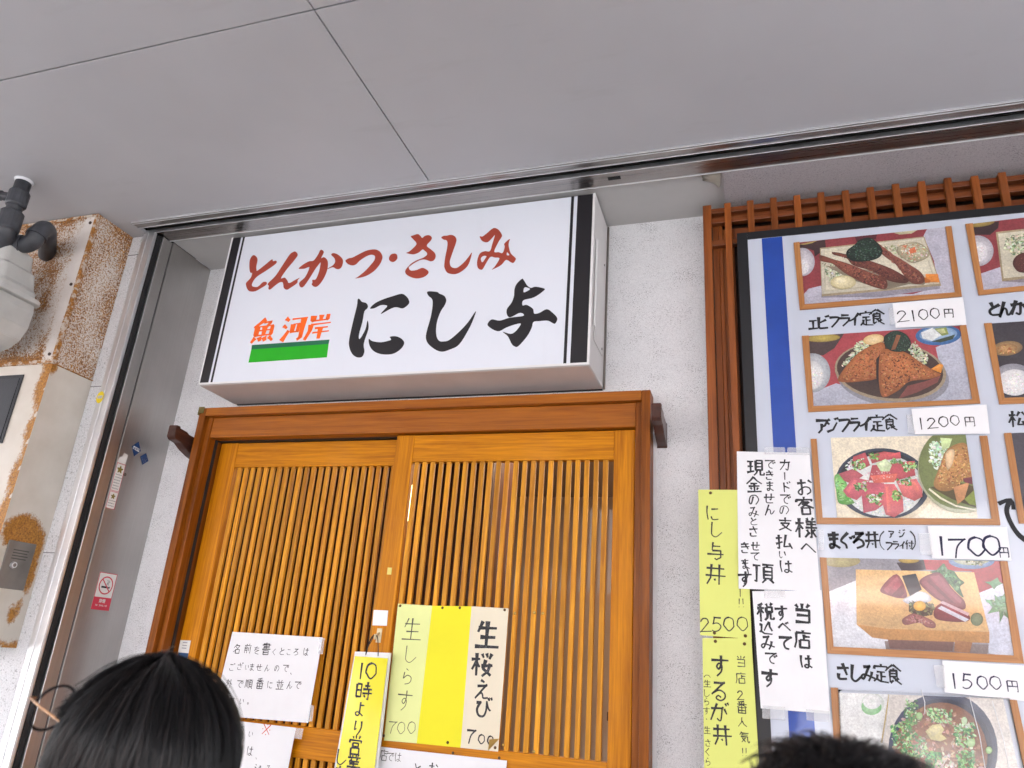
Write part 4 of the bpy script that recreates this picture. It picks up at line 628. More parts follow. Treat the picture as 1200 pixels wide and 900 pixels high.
def ribbon(bm, P, w, y, yf, taper=.55, dirw=None):
    """one inked stroke as a flat strip; y depth follows the sheet"""
    n = len(P)
    if n < 2:
        return
    L, R_ = [], []
    tot = sum(math.dist(P[i], P[i+1]) for i in range(n-1)) or 1e-6
    run = 0
    for i in range(n):
        a = P[max(i-1, 0)]; b = P[min(i+1, n-1)]
        dx, dz = b[0]-a[0], b[1]-a[1]
        d = math.hypot(dx, dz) or 1e-6
        if i:
            run += math.dist(P[i-1], P[i])
        tt = run / tot
        ww = w * (1.12 - (1 - taper) * tt ** 2.2 - .25 * math.sin(tt * math.pi))
        if dirw:
            ww *= dirw[0] + (dirw[1] - dirw[0]) * abs(dz) / d
        nx, nz = -dz/d*ww/2, dx/d*ww/2
        for lst, s in ((L, 1), (R_, -1)):
            X, Z = P[i][0]+nx*s, P[i][1]+nz*s
            lst.append(bm.verts.new((X, y + yf(X, Z), Z)))
    for i in range(n-1):
        try:
            bm.faces.new((L[i], L[i+1], R_[i+1], R_[i]))
        except ValueError:
            pass
def glyph(bm, ch, x, z, size, y, yf, w, rnd, dirw=None, shear=0.0, wide=1.0):
    if ch not in G:
        return
    strokes, smooth = G[ch]
    ang = rnd.uniform(-.05, .05)
    sx = size * wide * rnd.uniform(.9, 1.02)
    for k, st in enumerate(strokes):
        jx, jy = rnd.uniform(-1.6, 1.6), rnd.uniform(-1.6, 1.6)
        Q = []
        for (a, b) in st:
            u, v = (a - 50 + jx) / 100 * sx, (50 - b - jy) / 100 * size
            u += v * shear
            Q.append((x + u * math.cos(ang) - v * math.sin(ang), z + u * math.sin(ang) + v * math.cos(ang)))
        if smooth:
            Q = crom(Q, False, 5)
        else:
            # straight pen strokes with slightly rounded turns
            D = [Q[0]]
            for i in range(1, len(Q)):
                p, q = Q[i-1], Q[i]
                for f in (.08, .5, .92, 1):
                    D.append((p[0]+(q[0]-p[0])*f, p[1]+(q[1]-p[1])*f))
            Q = D
        ribbon(bm, Q, w * size * rnd.uniform(.85, 1.15), y - .00004 * (k % 12), yf, dirw=dirw)

_font = {}
def font_text(bm, ch, x, z, size, y, offset=0.0, sx=1.0, shear=0.0, ang=0.0):
    key = (ch, offset)
    if key not in _font:
        cu = bpy.data.curves.new('t', 'FONT')
        cu.body = ch
        cu.offset = offset
        cu.fill_mode = 'FRONT'
        cu.resolution_u = 3
        o = bpy.data.objects.new('t', cu)
        C.objects.link(o)
        me = bpy.data.meshes.new_from_object(o.evaluated_get(bpy.context.evaluated_depsgraph_get()))
        bpy.data.objects.remove(o)
        _font[key] = me
    me = _font[key]
    if not me.vertices:
        return
    xs = [v.co.x for v in me.vertices]; zs = [v.co.y for v in me.vertices]
    cx, cz = (min(xs)+max(xs))/2, (min(zs)+max(zs))/2
    vv = []
    for v in me.vertices:
        u, w = (v.co.x-cx)*size*sx, (v.co.y-cz)*size
        u += w*shear
        vv.append(bm.verts.new((x+u*math.cos(ang)-w*math.sin(ang), y, z+u*math.sin(ang)+w*math.cos(ang))))
    for p in me.polygons:
        try:
            bm.faces.new([vv[i] for i in p.vertices])
        except ValueError:
            pass

def bend_fn(seed, amp):
    def f(x, z):
        return 1.7 * amp * (noise.noise(Vector((x*5.0 + seed*3.1, z*3.2, seed))) + .35 * noise.noise(Vector((x*9 + seed, z*7, seed*2.0))) - .6)
    return f
flat_fn = lambda x, z: 0.0
def sheet(quad, y, yf, nx=18, nz=26, thick=.0003):
    """a paper sheet with a slight natural wave; corners TL TR BR BL in x,z"""
    bm = bmesh.new()
    lay = []
    for t in (0, thick):
        grid = []
        for j in range(nz+1):
            row = []
            v = j/nz
            for i in range(nx+1):
                u = i/nx
                X = (quad[0][0]*(1-u)+quad[1][0]*u)*(1-v)+(quad[3][0]*(1-u)+quad[2][0]*u)*v
                Z = (quad[0][1]*(1-u)+quad[1][1]*u)*(1-v)+(quad[3][1]*(1-u)+quad[2][1]*u)*v
                row.append(bm.verts.new((X, y+yf(X, Z)+t, Z)))
            grid.append(row)
        lay.append(grid)
    for t, grid in enumerate(lay):
        for j in range(nz):
            for i in range(nx):
                q = (grid[j][i], grid[j+1][i], grid[j+1][i+1], grid[j][i+1])
                bm.faces.new(q if t == 0 else q[::-1])
    a, b = lay
    for i in range(nx):
        bm.faces.new((a[0][i], a[0][i+1], b[0][i+1], b[0][i])); bm.faces.new((a[nz][i+1], a[nz][i], b[nz][i], b[nz][i+1]))
    for j in range(nz):
        bm.faces.new((a[j+1][0], a[j][0], b[j][0], b[j+1][0])); bm.faces.new((a[j][nx], a[j+1][nx], b[j+1][nx], b[j][nx]))
    return bm
def pin(parent, x, z, y, mat, r=.0042):
    bm = bmesh.new()
    bmesh.ops.create_uvsphere(bm, u_segments=12, v_segments=8, radius=r)
    bmesh.ops.scale(bm, verts=bm.verts, vec=(1, .55, 1))
    bmesh.ops.translate(bm, verts=bm.verts, vec=(x, y, z))
    return finish('pin', bm, mat, parent, smooth=True)
def centre(q):
    return (sum(p[0] for p in q)/len(q), sum(p[1] for p in q)/len(q))
def tape(parent, key, yf=flat_fn):
    y, q = QUADS[key]
    return finish('tape', sheet(q, y, yf, 4, 4, .0001), M['tape'], parent)

# ================================================================ SETTING
bm = bmesh.new()
box(bm, -30, 30, -3.6, 0.35, -.3, 0)
t = NT('concrete_pavement'); v = t.coord()
t.l(t.ramp(t.noise(v, 6, 6), [(.3, (.37, .37, .375)), (.7, (.46, .46, .47))]), t.b.inputs['Base Color']); t.set(Roughness=.85); t.bump(t.noise(v, 90, 4), .2, .003)
struct(finish('pavement', bm, t.m))
bm = bmesh.new()
box(bm, -60, 60, -60, -3.6, -.42, -.13)
t = NT('street_surface'); v = t.coord()
t.l(t.ramp(t.noise(v, 3, 6), [(.3, (.27, .265, .26)), (.7, (.34, .335, .33))]), t.b.inputs['Base Color']); t.set(Roughness=.9)
struct(finish('street', bm, t.m))
bm = bmesh.new()
prism(bm, [(-150, -200), (150, -200), (150, 60), (-150, 60)], -.8, -.45, 'xy')
struct(finish('ground', bm, M['pillar']))

# overhead soffit of the arcade: painted boards with open joints
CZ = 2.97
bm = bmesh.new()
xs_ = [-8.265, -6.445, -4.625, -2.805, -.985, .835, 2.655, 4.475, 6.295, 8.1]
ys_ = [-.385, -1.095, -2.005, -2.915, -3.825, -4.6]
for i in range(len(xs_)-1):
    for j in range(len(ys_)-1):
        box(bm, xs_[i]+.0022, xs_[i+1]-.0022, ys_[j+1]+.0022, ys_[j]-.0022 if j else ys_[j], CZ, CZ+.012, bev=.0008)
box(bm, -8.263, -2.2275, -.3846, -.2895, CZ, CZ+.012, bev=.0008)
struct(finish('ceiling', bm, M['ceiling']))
bm = bmesh.new()
box(bm, -8.3, 8.15, -4.62, -.05, CZ+.03, CZ+.3)
box(bm, -8.3, 8.15, -4.7, -4.62, CZ-.06, CZ+.34)
box(bm, -2.21, 8.15, -.352, -.30, CZ+.026, CZ+.0285)
struct(finish('canopy', bm, M['dark_gap'] if False else plain('canopy_concrete', (.06, .058, .058), .8)))
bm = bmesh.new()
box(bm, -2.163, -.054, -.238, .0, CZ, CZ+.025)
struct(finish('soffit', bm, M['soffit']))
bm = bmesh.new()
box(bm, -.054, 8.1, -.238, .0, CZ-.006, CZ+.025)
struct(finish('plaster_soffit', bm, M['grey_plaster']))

# shop front wall with the door opening
bm = bmesh.new()
box(bm, -2.60, -1.955, 0, .16, 0, 2.998)
box(bm, -1.955, -.332, 0, .16, 2.30, 2.998)
box(bm, -.332, 8, 0, .16, 0, 2.998)
o = finish('stucco_wall', bm, M['stucco'], loc=(-.2, .08, 0))
tag(o, 'white rough stucco shop wall around the lattice doors', 'wall')
bm = bmesh.new()
box(bm, -8, -2.232, -.29, .16, 0, 2.969)
o = finish('side_wall', bm, M['pillar'], loc=(-5.1, -.065, 0))
tag(o, 'white plastered wall behind the rusty gas meter box', 'wall')
for z in (2.885, 2.335, 1.735):
    bm = nb(-2.31, -2.2325, -.2915, -.2901, z, z+.0022)
    finish('joint', bm, plain('wall_joint', (.16, .16, .165), .9), o)
# upper storey of the shop, over the arcade
bm = nb(-8.3, 8.15, -.05, 5.0, 3.27, 4.2)
o = finish('upper_storey', bm, M['stucco'], loc=(0, 2.5, 3.27))
tag(o, 'plain upper storey of the shop above the arcade ceiling', 'building')

# interior behind the lattice doors
IW = plain('interior_wall_paint', (.40, .285, .21), .8, var=.05, vs=2)
bm = bmesh.new()
box(bm, -3.2, 1.6, 3.2, 3.3, 0, 2.9)
box(bm, -3.3, -3.2, .17, 3.3, 0, 2.9)
box(bm, 1.6, 1.7, .17, 3.3, 0, 2.9)
box(bm, -3.3, 1.7, .17, 3.3, 2.7, 2.78)
o = finish('dining_room', bm, IW, loc=(-.8, 1.8, 0)); struct(o)
struct(finish('interior_floor', nb(-3.3, 1.7, .36, 3.3, -.2, .01), plain('interior_floor_tile', (.16, .12, .1), .5)))

# ================================================================ METAL SHUTTER TRACK AND SIDE GUIDE
rt = root('shutter_track', 'long brushed steel shutter track with a dark slot under the ceiling edge', 'shutter track', (0, -.31, CZ))
def flange(y0, y1, name):
    bm = bmesh.new()
    box(bm, -2.225, 8, y0, y1, CZ-.004, CZ+.02, bev=.0012)
    finish(name, bm, M['steel_h'], rt)
    bm = bmesh.new()
    box(bm, -2.225, 8, y0-.0028, y0-.0002, CZ-.0075, CZ+.01, bev=.001)
    if y0 < -.34:
        box(bm, -2.225, 8, y0+.006, y0+.0095, CZ-.0075, CZ-.0042, bev=.001)
    box(bm, -2.225, 8, y1+.0002, y1+.0028, CZ-.0075, CZ+.01, bev=.001)
    finish('lip', bm, M['alu'], rt)
flange(-.385, -.350, 'front_flange')
flange(-.309, -.243, 'rear_flange')
bm = nb(-.405, -.365, -.285, -.272, CZ-.006, CZ-.0042)
finish('slot_mark', bm, M['dark_gap'], rt)
rg = root('shutter_guide', 'tall brushed steel side panel and aluminium shutter guide left of the door', 'shutter guide', (-2.17, -.2, 0))
finish('steel_panel', nb(-2.205, -2.165, -.222, .002, 0, CZ-.0005, bev=.0015), M['steel_v'], rg)
finish('inner_panel', nb(-2.205, -2.165, -.275, -.229, 0, CZ-.006, bev=.0015), M['steel_v'], rg)
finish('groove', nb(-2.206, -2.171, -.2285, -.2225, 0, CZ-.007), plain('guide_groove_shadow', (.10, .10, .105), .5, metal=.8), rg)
finish('panel_lip', nb(-2.168, -2.1625, -.2785, -.2755, 0, CZ-.008, bev=.0008), M['alu'], rg)
finish('slot', nb(-2.22, -2.172, -.3000, -.279, 0, CZ-.009), M['dark_gap'], rg)
bm = nb(-2.2315, -2.174, -.312, -.3003, 0, CZ-.006, bev=.002)
box(bm, -2.222, -2.206, -.3145, -.3122, 0, CZ-.006, bev=.001); box(bm, -2.178, -2.1735, -.3165, -.3122, 0, CZ-.006, bev=.001)
finish('guide_rail', bm, M['alu'], rg)
# screw in the panel
bm = bmesh.new(); tube(bm, [(-2.1655, -.173, 2.035), (-2.1625, -.173, 2.035)], .006, 10)
finish('screw', bm, M['latch'], rg)

# ================================================================ SHOP SIGN
SX0, SX1, SZ0, SZ1, SY = -1.889, -.458, 2.351, 2.968, -.218
# sign face corners were measured: it is 1.43 m wide
rs = root('shop_sign', 'white light-box shop sign with red and black brush lettering above the door', 'shop sign', (-1.17, -.1, SZ0))
bm = bmesh.new()
ST = 2.962
box(bm, SX0, SX1, SY+.004, -.001, SZ0, ST, bev=.003)
finish('housing', bm, M['sign_case'], rs)
finish('underside', nb(SX0+.004, SX1-.004, SY+.006, -.012, SZ0-.0016, SZ0-.0003), plain('sign_bounce_tint', (.63, .58, .56), .5, var=.05, vs=5), rs)  # warm light bounced off the door wood is painted into this plate's colour
fp = finish('face_panel', nb(SX0+.006, SX1-.006, SY, SY+.0035, SZ0+.006, ST-.004, bev=.0008), M['sign_white'], rs)
bm = bmesh.new()
box(bm, SX0, SX1, SY-.0025, SY-.0003, SZ0, SZ0+.0075, bev=.0008); box(bm, SX0, SX0+.006, SY-.0025, SY-.0003, SZ0+.0078, ST-.001, bev=.0008); box(bm, SX1-.008, SX1, SY-.0025, SY-.0003, SZ0+.0078, ST-.001, bev=.0008)
finish('edge_trim', bm, M['white_plastic'], rs)
for a, b in ((.0065, .043), (.052, .0605)):
    finish('border_stripe', nb(SX0+a, SX0+b, SY-.0008, SY-.0002, SZ0+.008, ST-.003), M['sign_black'], fp)
for a, b in ((.0085, .060), (.072, .0815)):
    finish('border_stripe', nb(SX1-b, SX1-a, SY-.0008, SY-.0002, SZ0+.008, ST-.003), M['sign_black'], fp)
link('red_lettering', filled(SIGN_RED, SY-.0006), M['sign_red'], fp)
link('black_lettering', filled(SIGN_BLACK, SY-.0006), M['sign_black'], fp)
rn = random.Random(3)
bm = bmesh.new()
for ch, x, z, s in SIGN_CHARS:
    glyph(bm, ch, x, z, s*1.22, SY-.0006, flat_fn, .125, random.Random(2), dirw=(.5, 1.65), shear=.10)
finish('orange_lettering', bm, M['sign_orange'], fp)
for q, m in zip(SIGN_GREEN, (M['dark_green'], M['green'])):
    link('green_band', filled([q], SY-.0006, smooth=False), m, fp)
# service hatch on the right side of the case
bm = nb(SX1+.0002, SX1+.003, -.175, -.045, 2.45, 2.80, bev=.001)
h = finish('side_hatch', bm, M['sign_case'], rs)
finish('handle_strip', nb(SX1+.0032, SX1+.008, -.198, -.186, 2.49, 2.80, bev=.001), M['white_plastic'], rs)
for z in (2.47, 2.78):
    bm = bmesh.new(); tube(bm, [(SX1+.003, -.06, z), (SX1+.0048, -.06, z)], .004, 10)
    finish('screw', bm, M['latch'], h)
bm = bmesh.new(); box(bm, SX0+.01, SX1-.002, -.0095, -.0012, SZ0-.004, SZ0-.0003)
finish('mounting_strip', bm, M['dark_gap'], rs)
bm = bmesh.new(); box(bm, SX1+.0003, SX1+.006, -.011, -.0008, SZ0, ST, bev=.001)
finish('wall_flange', bm, M['latch'], rs)

# ================================================================ DOOR FRAME AND SLIDING DOORS
DZ = 2.205
rf = root('door_frame', 'red-brown wooden frame with a wide lintel around the sliding doors', 'door frame', (-1.14, 0, 0))
bm = bmesh.new(); box(bm, -1.990, -1.962, -.07, .02, 0, 2.318, bev=.002); finish('casing', bm, M['frame'], rf)
bm = bmesh.new(); box(bm, -.3235, -.296, -.07, .02, 0, 2.318, bev=.002); finish('casing', bm, M['frame'], rf)
bm = bmesh.new(); box(bm, -1.9615, -.324, -.07, .02, 2.286, 2.318, bev=.002); finish('casing', bm, M['frame_h'], rf)
bm = bmesh.new(); box(bm, -1.940, -.345, -.045, .10, 2.2075, 2.2855, bev=.002); finish('lintel', bm, M['frame_h'], rf)
bm = bmesh.new(); box(bm, -1.9615, -1.9405, -.050, .10, 0, 2.2855, bev=.002); finish('jamb', bm, M['frame'], rf)
bm = bmesh.new(); box(bm, -.3445, -.324, -.050, .10, 0, 2.2855, bev=.002); finish('jamb', bm, M['frame'], rf)
bm = bmesh.new(); box(bm, -1.9403, -1.9355, -.012, .0, 0, 2.2072); finish('weather_strip', bm, M['dark_gap'], rf)
finish('threshold', nb(-1.94, -.345, -.05, .10, 0, .02, bev=.003), M['frame_h'], rf)
bm = bmesh.new(); box(bm, -1.994, -1.970, -.074, -.0705, 2.296, 2.3215, bev=.001); box(bm, -1.9945, -1.9908, -.074, -.03, 2.290, 2.3215, bev=.001)
finish('corner_cap', bm, M['olive_metal'], rf)
bm = bmesh.new(); box(bm, -.2957, -.284, -.006, -.0005, 0, 2.322, bev=.0015); box(bm, -.458, -.2958, -.004, -.0005, 2.3185, 2.324); box(bm, -2.0, -1.9905, -.004, -.0005, 0, 2.322)
finish('caulking', bm, M['caulk'], rf)

def sliding_door(label, x0, x1, yf, s0, s1, first, last, n, slatw):
    r_ = root('sliding_door', label, 'door', ((x0+x1)/2, yf+.015, .02))
    d = .030
    for a, b in ((x0, s0), (s1, x1)):
        finish('stile', nb(a, b, yf, yf+d, .021, DZ-.001, bev=.0025), M['door'], r_)
    finish('top_rail', nb(s0, s1, yf+.001, yf+d-.001, 2.109, DZ-.002, bev=.002), M['door_h'], r_)
    finish('middle_rail', nb(s0, s1, yf+.001, yf+d-.001, 1.172, 1.262, bev=.002), M['door_h'], r_)
    finish('bottom_rail', nb(s0, s1, yf+.001, yf+d-.001, .022, .36, bev=.002), M['door_h'], r_)
    for nm, z0, z1 in (('slats', 1.2625, 2.1085), ('lower_slats', .3605, 1.1715)):
        bm = bmesh.new()
        rr = random.Random(int(abs(x0)*100))
        for i in range(n):
            x = first + (last-first)*i/(n-1) + rr.uniform(-.0008, .0008)
            w = slatw*rr.uniform(.93, 1.07)
            box(bm, x-w/2, x+w/2, yf+.003+rr.uniform(-.0006, .0006), yf+.014, z0, z1, bev=.0007)
        finish(nm, bm, M['slat'], r_)
    bm = bmesh.new()
    for z in (1.50, 1.88):
        box(bm, s0, s1, yf+.0174, yf+.021, z-.006, z+.006) if False else None
    bm.free()
    finish('glass_pane', nb(s0+.0005, s1-.0005, yf+.0205, yf+.0235, .37, 2.10), M['glass'], r_)
    return r_
dl = sliding_door('left honey-coloured sliding lattice door, partly behind the right one', -1.9345, -1.105, .020, -1.857, -1.172, -1.8335, -1.195, 23, .0152)
dr = sliding_door('right honey-coloured sliding lattice door standing in front of the left one', -1.171, -.349, -.025, -1.103, -.4145, -1.0855, -.4405, 23, .0152)
bm = bmesh.new(); box(bm, -1.938, -.346, -.0, .052, DZ-.0008, DZ+.002); finish('head_gap', bm, M['dark_gap'], rf)
for x, z in PINS['door'][1]:
    pin(dr, x, z, -.024, M['brass'], .0045)
# small yellow scrap of paper on the right door's stile
finish('paper_scrap', nb(-1.143, -1.128, -.0275, -.0257, 1.735, 1.757, bev=.0003), plain('yellow_scrap', (.75, .62, .16), .7), dr)

# brackets for a curtain pole
def bracket(x0, x1, zc, label):
    r_ = root('curtain_bracket', label, 'bracket', ((x0+x1)/2, -.001, zc-.05), 'dark wooden curtain brackets')
    pr = [(0, -.052), (0, .020), (-.075, .026), (-.085, .032), (-.125, .036), (-.125, .042), (-.145, .042), (-.145, .0), (-.135, -.010), (-.105, -.014), (-.075, -.030), (-.03, -.046)]
    bm = bmesh.new()
    prism(bm, [(y-.001, zc+z) for y, z in pr], x0, x1, 'yz')
    bmesh.ops.bevel(bm, geom=list(bm.edges), offset=.0018, segments=2, affect='EDGES')
    finish('arm', bm, M['dark_wood'], r_)
    finish('wall_plate', nb(x0-.001, x1+.001, -.004, -.0005, zc-.056, zc+.024, bev=.001), M['dark_wood'], r_)
bracket(-2.045, -2.008, 2.185, 'dark wooden bracket sticking out beside the top left of the door frame')
bracket(-.283, -.254, 2.205, 'dark wooden bracket sticking out beside the top right of the door frame')

# ================================================================ LATTICE SCREEN BEHIND THE MENU BOARD
rl = root('lattice_screen', 'brown wooden lattice screen behind the menu board with slat ends above it', 'lattice', (.8, -.05, 1.0))
bm = bmesh.new()
rr = random.Random(5)
SL = [-.111] + [-.046 + .0705*i for i in range(22)]
for i, x in enumerate(SL):
    w = .0265 if i == 0 else .0205
    box(bm, x-w/2, x+w/2, -.101, -.083, 1.0, 2.944+rr.uniform(-.002, .002), bev=.0018)
finish('slats', bm, M['lattice'], rl)
for z0, z1 in ((2.922, 2.940), (2.884, 2.902), (2.80, 2.82), (1.9, 1.92), (1.05, 1.07)):
    finish('rail', nb(-.1235, 1.5, -.0828, -.062, z0, z1, bev=.0015), M['lattice_h'], rl)
bm = bmesh.new()
box(bm, -.096, -.078, -.0615, -.03, 1.0, 2.90, bev=.0015); box(bm, -.0775, -.066, -.0615, -.018, 1.0, 2.885, bev=.0015); box(bm, -.0655, -.030, -.0615, -.03, 1.0, 2.87, bev=.0015)
finish('window_frame', bm, M['lattice'], rl)
bm = bmesh.new()
box(bm, -.1235, 1.5, -.0615, -.03, 2.9005, 2.93, bev=.0015)
box(bm, -.029, 1.5, -.0615, -.028, 2.835, 2.87, bev=.0015)
finish('frame_head', bm, M['lattice_h'], rl)
finish('back_panel', nb(-.12, 1.5, -.017, -.003, 1.0, 2.93), plain('dark_window_board', (.05, .024, .014), .6), rl)
# peeling strip hanging under the track
bm = bmesh.new()
rows_ = []
for i in range(9):
    u = i/8
    a_ = .2+3.6*u                              # the free end curls back on itself
    rr_ = .012
    cx_ = -.118+.060*u
    rows_.append([bm.verts.new((cx_+.012*v_*math.sin(a_), -.237+.030*v_, CZ-.004-.016*v_*u-rr_*(1-math.cos(a_))*.8*v_)) for v_ in (0, .33, .66, 1)])
for i in range(8):
    for j in range(3):
        bm.faces.new((rows_[i][j], rows_[i+1][j], rows_[i+1][j+1], rows_[i][j+1]))
bmesh.ops.solidify(bm, geom=list(bm.faces), thickness=.0008)
tag(finish('peeling_strip', bm, plain('peeling_strip_beige', (.50, .45, .38), .6), loc=(-.09, -.22, CZ-.02), smooth=True), 'small beige strip peeling down from the steel track above the lattice', 'tape strip')

# ================================================================ MENU BOARD
rb = root('menu_board', 'large pale grey menu board with food photos, blue stripe and black edge', 'menu board', (.7, -.11, 1.0))
BX0, BX1, BZ0, BZ1 = -.021, 1.46, 1.02, 2.815
finish('backing', nb(BX0+.004, BX1-.004, -.1180, -.1015, BZ0+.004, BZ1-.004), M['board'], rb)
bm = bmesh.new()
box(bm, BX0, BX0+.032, -.1205, -.1013, BZ0, BZ1, bev=.001); box(bm, BX0+.0322, BX1, -.1205, -.1013, BZ1-.026, BZ1, bev=.001); box(bm, BX0+.0322, BX1, -.1205, -.1013, BZ0, BZ0+.026, bev=.001); box(bm, BX1-.032, BX1-.0002, -.1205, -.1013, BZ0+.0262, BZ1-.0262, bev=.001)
finish('edge_frame', bm, M['black_edge'], rb)
finish('blue_stripe', nb(.053, .113, -.1186, -.1181, BZ0+.027, BZ1-.027), M['blue'], rb)

def clipq(poly, quad):
    """poly: list of (x, z, colour); clip to a convex quad"""
    cx, cz = centre(quad)
    for i in range(4):
        a, b = quad[i], quad[(i+1) % 4]
        nx, nz = -(b[1]-a[1]), b[0]-a[0]
        if (cx-a[0])*nx + (cz-a[1])*nz < 0:
            nx, nz = -nx, -nz
        out = []
        for k in range(len(poly)):
            p, q = poly[k], poly[(k+1) % len(poly)]
            dp = (p[0]-a[0])*nx + (p[1]-a[1])*nz
            dq = (q[0]-a[0])*nx + (q[1]-a[1])*nz
            if dp >= 0:
                out.append(p)
            if (dp >= 0) != (dq >= 0):
                t_ = dp/(dp-dq)
                out.append((p[0]+(q[0]-p[0])*t_, p[1]+(q[1]-p[1])*t_, tuple(x+(y-x)*t_ for x, y in zip(p[2], q[2]))))
        poly = out
        if len(poly) < 3:
            return []
    return poly
def inside(p, poly):
    c = False
    for i in range(len(poly)):
        a, b = poly[i-1], poly[i]
        if (a[1] > p[1]) != (b[1] > p[1]) and p[0] < (b[0]-a[0])*(p[1]-a[1])/(b[1]-a[1])+a[0]:
            c = not c
    return c
PGAIN = 1.02
def photo(quad, bgc, ops, y, parent, seed, name='dish_photo'):
    bm = bmesh.new()
    cl = bm.loops.layers.float_color.new('Col')
    lev = [0]
    def face(poly, step=True):
        poly = clipq(poly, quad)
        if len(poly) < 3:
            return
        if step:
            lev[0] += 1
        yy = y - lev[0]*.000012
        vs2 = [bm.verts.new((p[0], yy, p[1])) for p in poly]
        f = bm.faces.new(vs2)
        for l_, p in zip(f.loops, poly):
            l_[cl] = (*[min(1, c*PGAIN) for c in p[2]], 1)
    rnd = random.Random(seed)
    b = lin(bgc)
    face([(p[0], p[1], b) for p in quad])
    for o in ops:
        if o[0] in 'PST':
            c = lin(o[1])
            Q = crom(o[2], True, 5) if o[0] == 'S' else crom(o[2], True, 2) if len(o[2]) > 8 else o[2]
            # each printed patch has its own mild variation in tone
            zc = [p[1] for p in Q]; z0_, z1_ = min(zc), max(zc)
            def tone(p):
                q = 1 + .13*((p[1]-z0_)/(z1_-z0_+1e-6)-.5)*2 + .30*noise.noise(Vector((p[0]*70, p[1]*70, seed)))
                return tuple(max(0, k*q) for k in c)
            Q = [q_ for a_, b_ in zip(Q, list(Q[1:])+[Q[0]]) for q_ in (a_, ((a_[0]+b_[0])/2, (a_[1]+b_[1])/2))]
            face([(p[0], p[1], tuple(k*(.74 if o[0] == 'S' else 1) for k in tone(p))) for p in Q])
            if o[0] == 'T':
                mx_, mz_ = centre(Q)
                for sc_, gain in ((.88, 1.06), (.70, 1.14), (.45, 1.2)):
                    face([(mx_+(q[0]-mx_)*sc_+.001, mz_+(q[1]-mz_)*sc_+.0006, tuple(k*gain for k in tone(q))) for q in Q])
                a_, b_ = Q[0], Q[len(Q)//2]
                for f_ in (.35, .55, .72):
                    q0 = (a_[0]+(mx_-a_[0])*f_*1.3, a_[1]+(mz_-a_[1])*f_*.6)
                    q1 = (b_[0]+(mx_-b_[0])*(1.2-f_), b_[1]+(mz_-b_[1])*f_*.5)
                    face([(q0[0], q0[1], tuple(min(1, k*1.3+.03) for k in c)), (q1[0], q1[1], tuple(min(1, k*1.3+.03) for k in c)), (q1[0], q1[1]-.0007, c), (q0[0], q0[1]-.0007, c)])
            if o[0] == 'S':
                mx_, mz_ = centre(Q)
                dz_ = z1_-z0_
                for sc_, gain, up_ in ((.90, .92, .01), (.74, 1.06, .03), (.52, 1.2, .06), (.28, 1.34, .09)):
                    face([(mx_+(q[0]-mx_)*sc_, mz_+(q[1]-mz_)*sc_+dz_*up_, tuple(k*gain for k in tone(q))) for q in Q])
        elif o[0] == 'E':
            c1, c2 = lin(o[1]), lin(o[2])
            cx, cz = o[3]; A, B = o[4], o[5]
            n = 36
            lev[0] += 1
            for s0_, s1_ in ((0, .72), (.72, 1)):
                for k in range(n):
                    t0, t1 = 2*math.pi*k/n, 2*math.pi*(k+1)/n
                    pt = lambda t_, s_: (cx+s_*(A[0]*math.cos(t_)+B[0]*math.sin(t_)), cz+s_*(A[1]*math.cos(t_)+B[1]*math.sin(t_)))
                    m_ = lambda s_: tuple(a+(b_-a)*s_**2 for a, b_ in zip(c1, c2))
                    if s0_ == 0:
                        face([(*pt(0, 0), c1), (*pt(t0, s1_), m_(s1_)), (*pt(t1, s1_), m_(s1_))], False)
                    else:
                        face([(*pt(t0, s0_), m_(s0_)), (*pt(t0, s1_), m_(s1_)), (*pt(t1, s1_), m_(s1_)), (*pt(t1, s0_), m_(s0_))], False)
        else:
            cols = [lin(c) for c in o[1].split()]
            P = o[2]
            x0, x1 = min(p[0] for p in P), max(p[0] for p in P)
            z0, z1 = min(p[1] for p in P), max(p[1] for p in P)
            k = 0
            tries = 0
            while k < o[3] and tries < o[3]*8:
                tries += 1
                p = (rnd.uniform(x0, x1), rnd.uniform(z0, z1))
                if not inside(p, P):
                    continue
                if k % 6 == 0:
                    lev[0] += 1
                k += 1
                s = o[4]*rnd.uniform(.5, 1.3)
                a = rnd.uniform(0, math.pi)
                c = rnd.choice(cols)
                c = tuple(q*rnd.uniform(.8, 1.2) for q in c)
                asp = rnd.uniform(.25, .7)
                face([(p[0]+s/2*(math.cos(a)*math.cos(q)-asp*math.sin(a)*math.sin(q)), p[1]+s/2*(math.sin(a)*math.cos(q)+asp*math.cos(a)*math.sin(q)), c) for q in (0, 1.1, 2.0, 3.1, 4.2, 5.2)], False)
    return finish(name, bm, M['print'], parent)

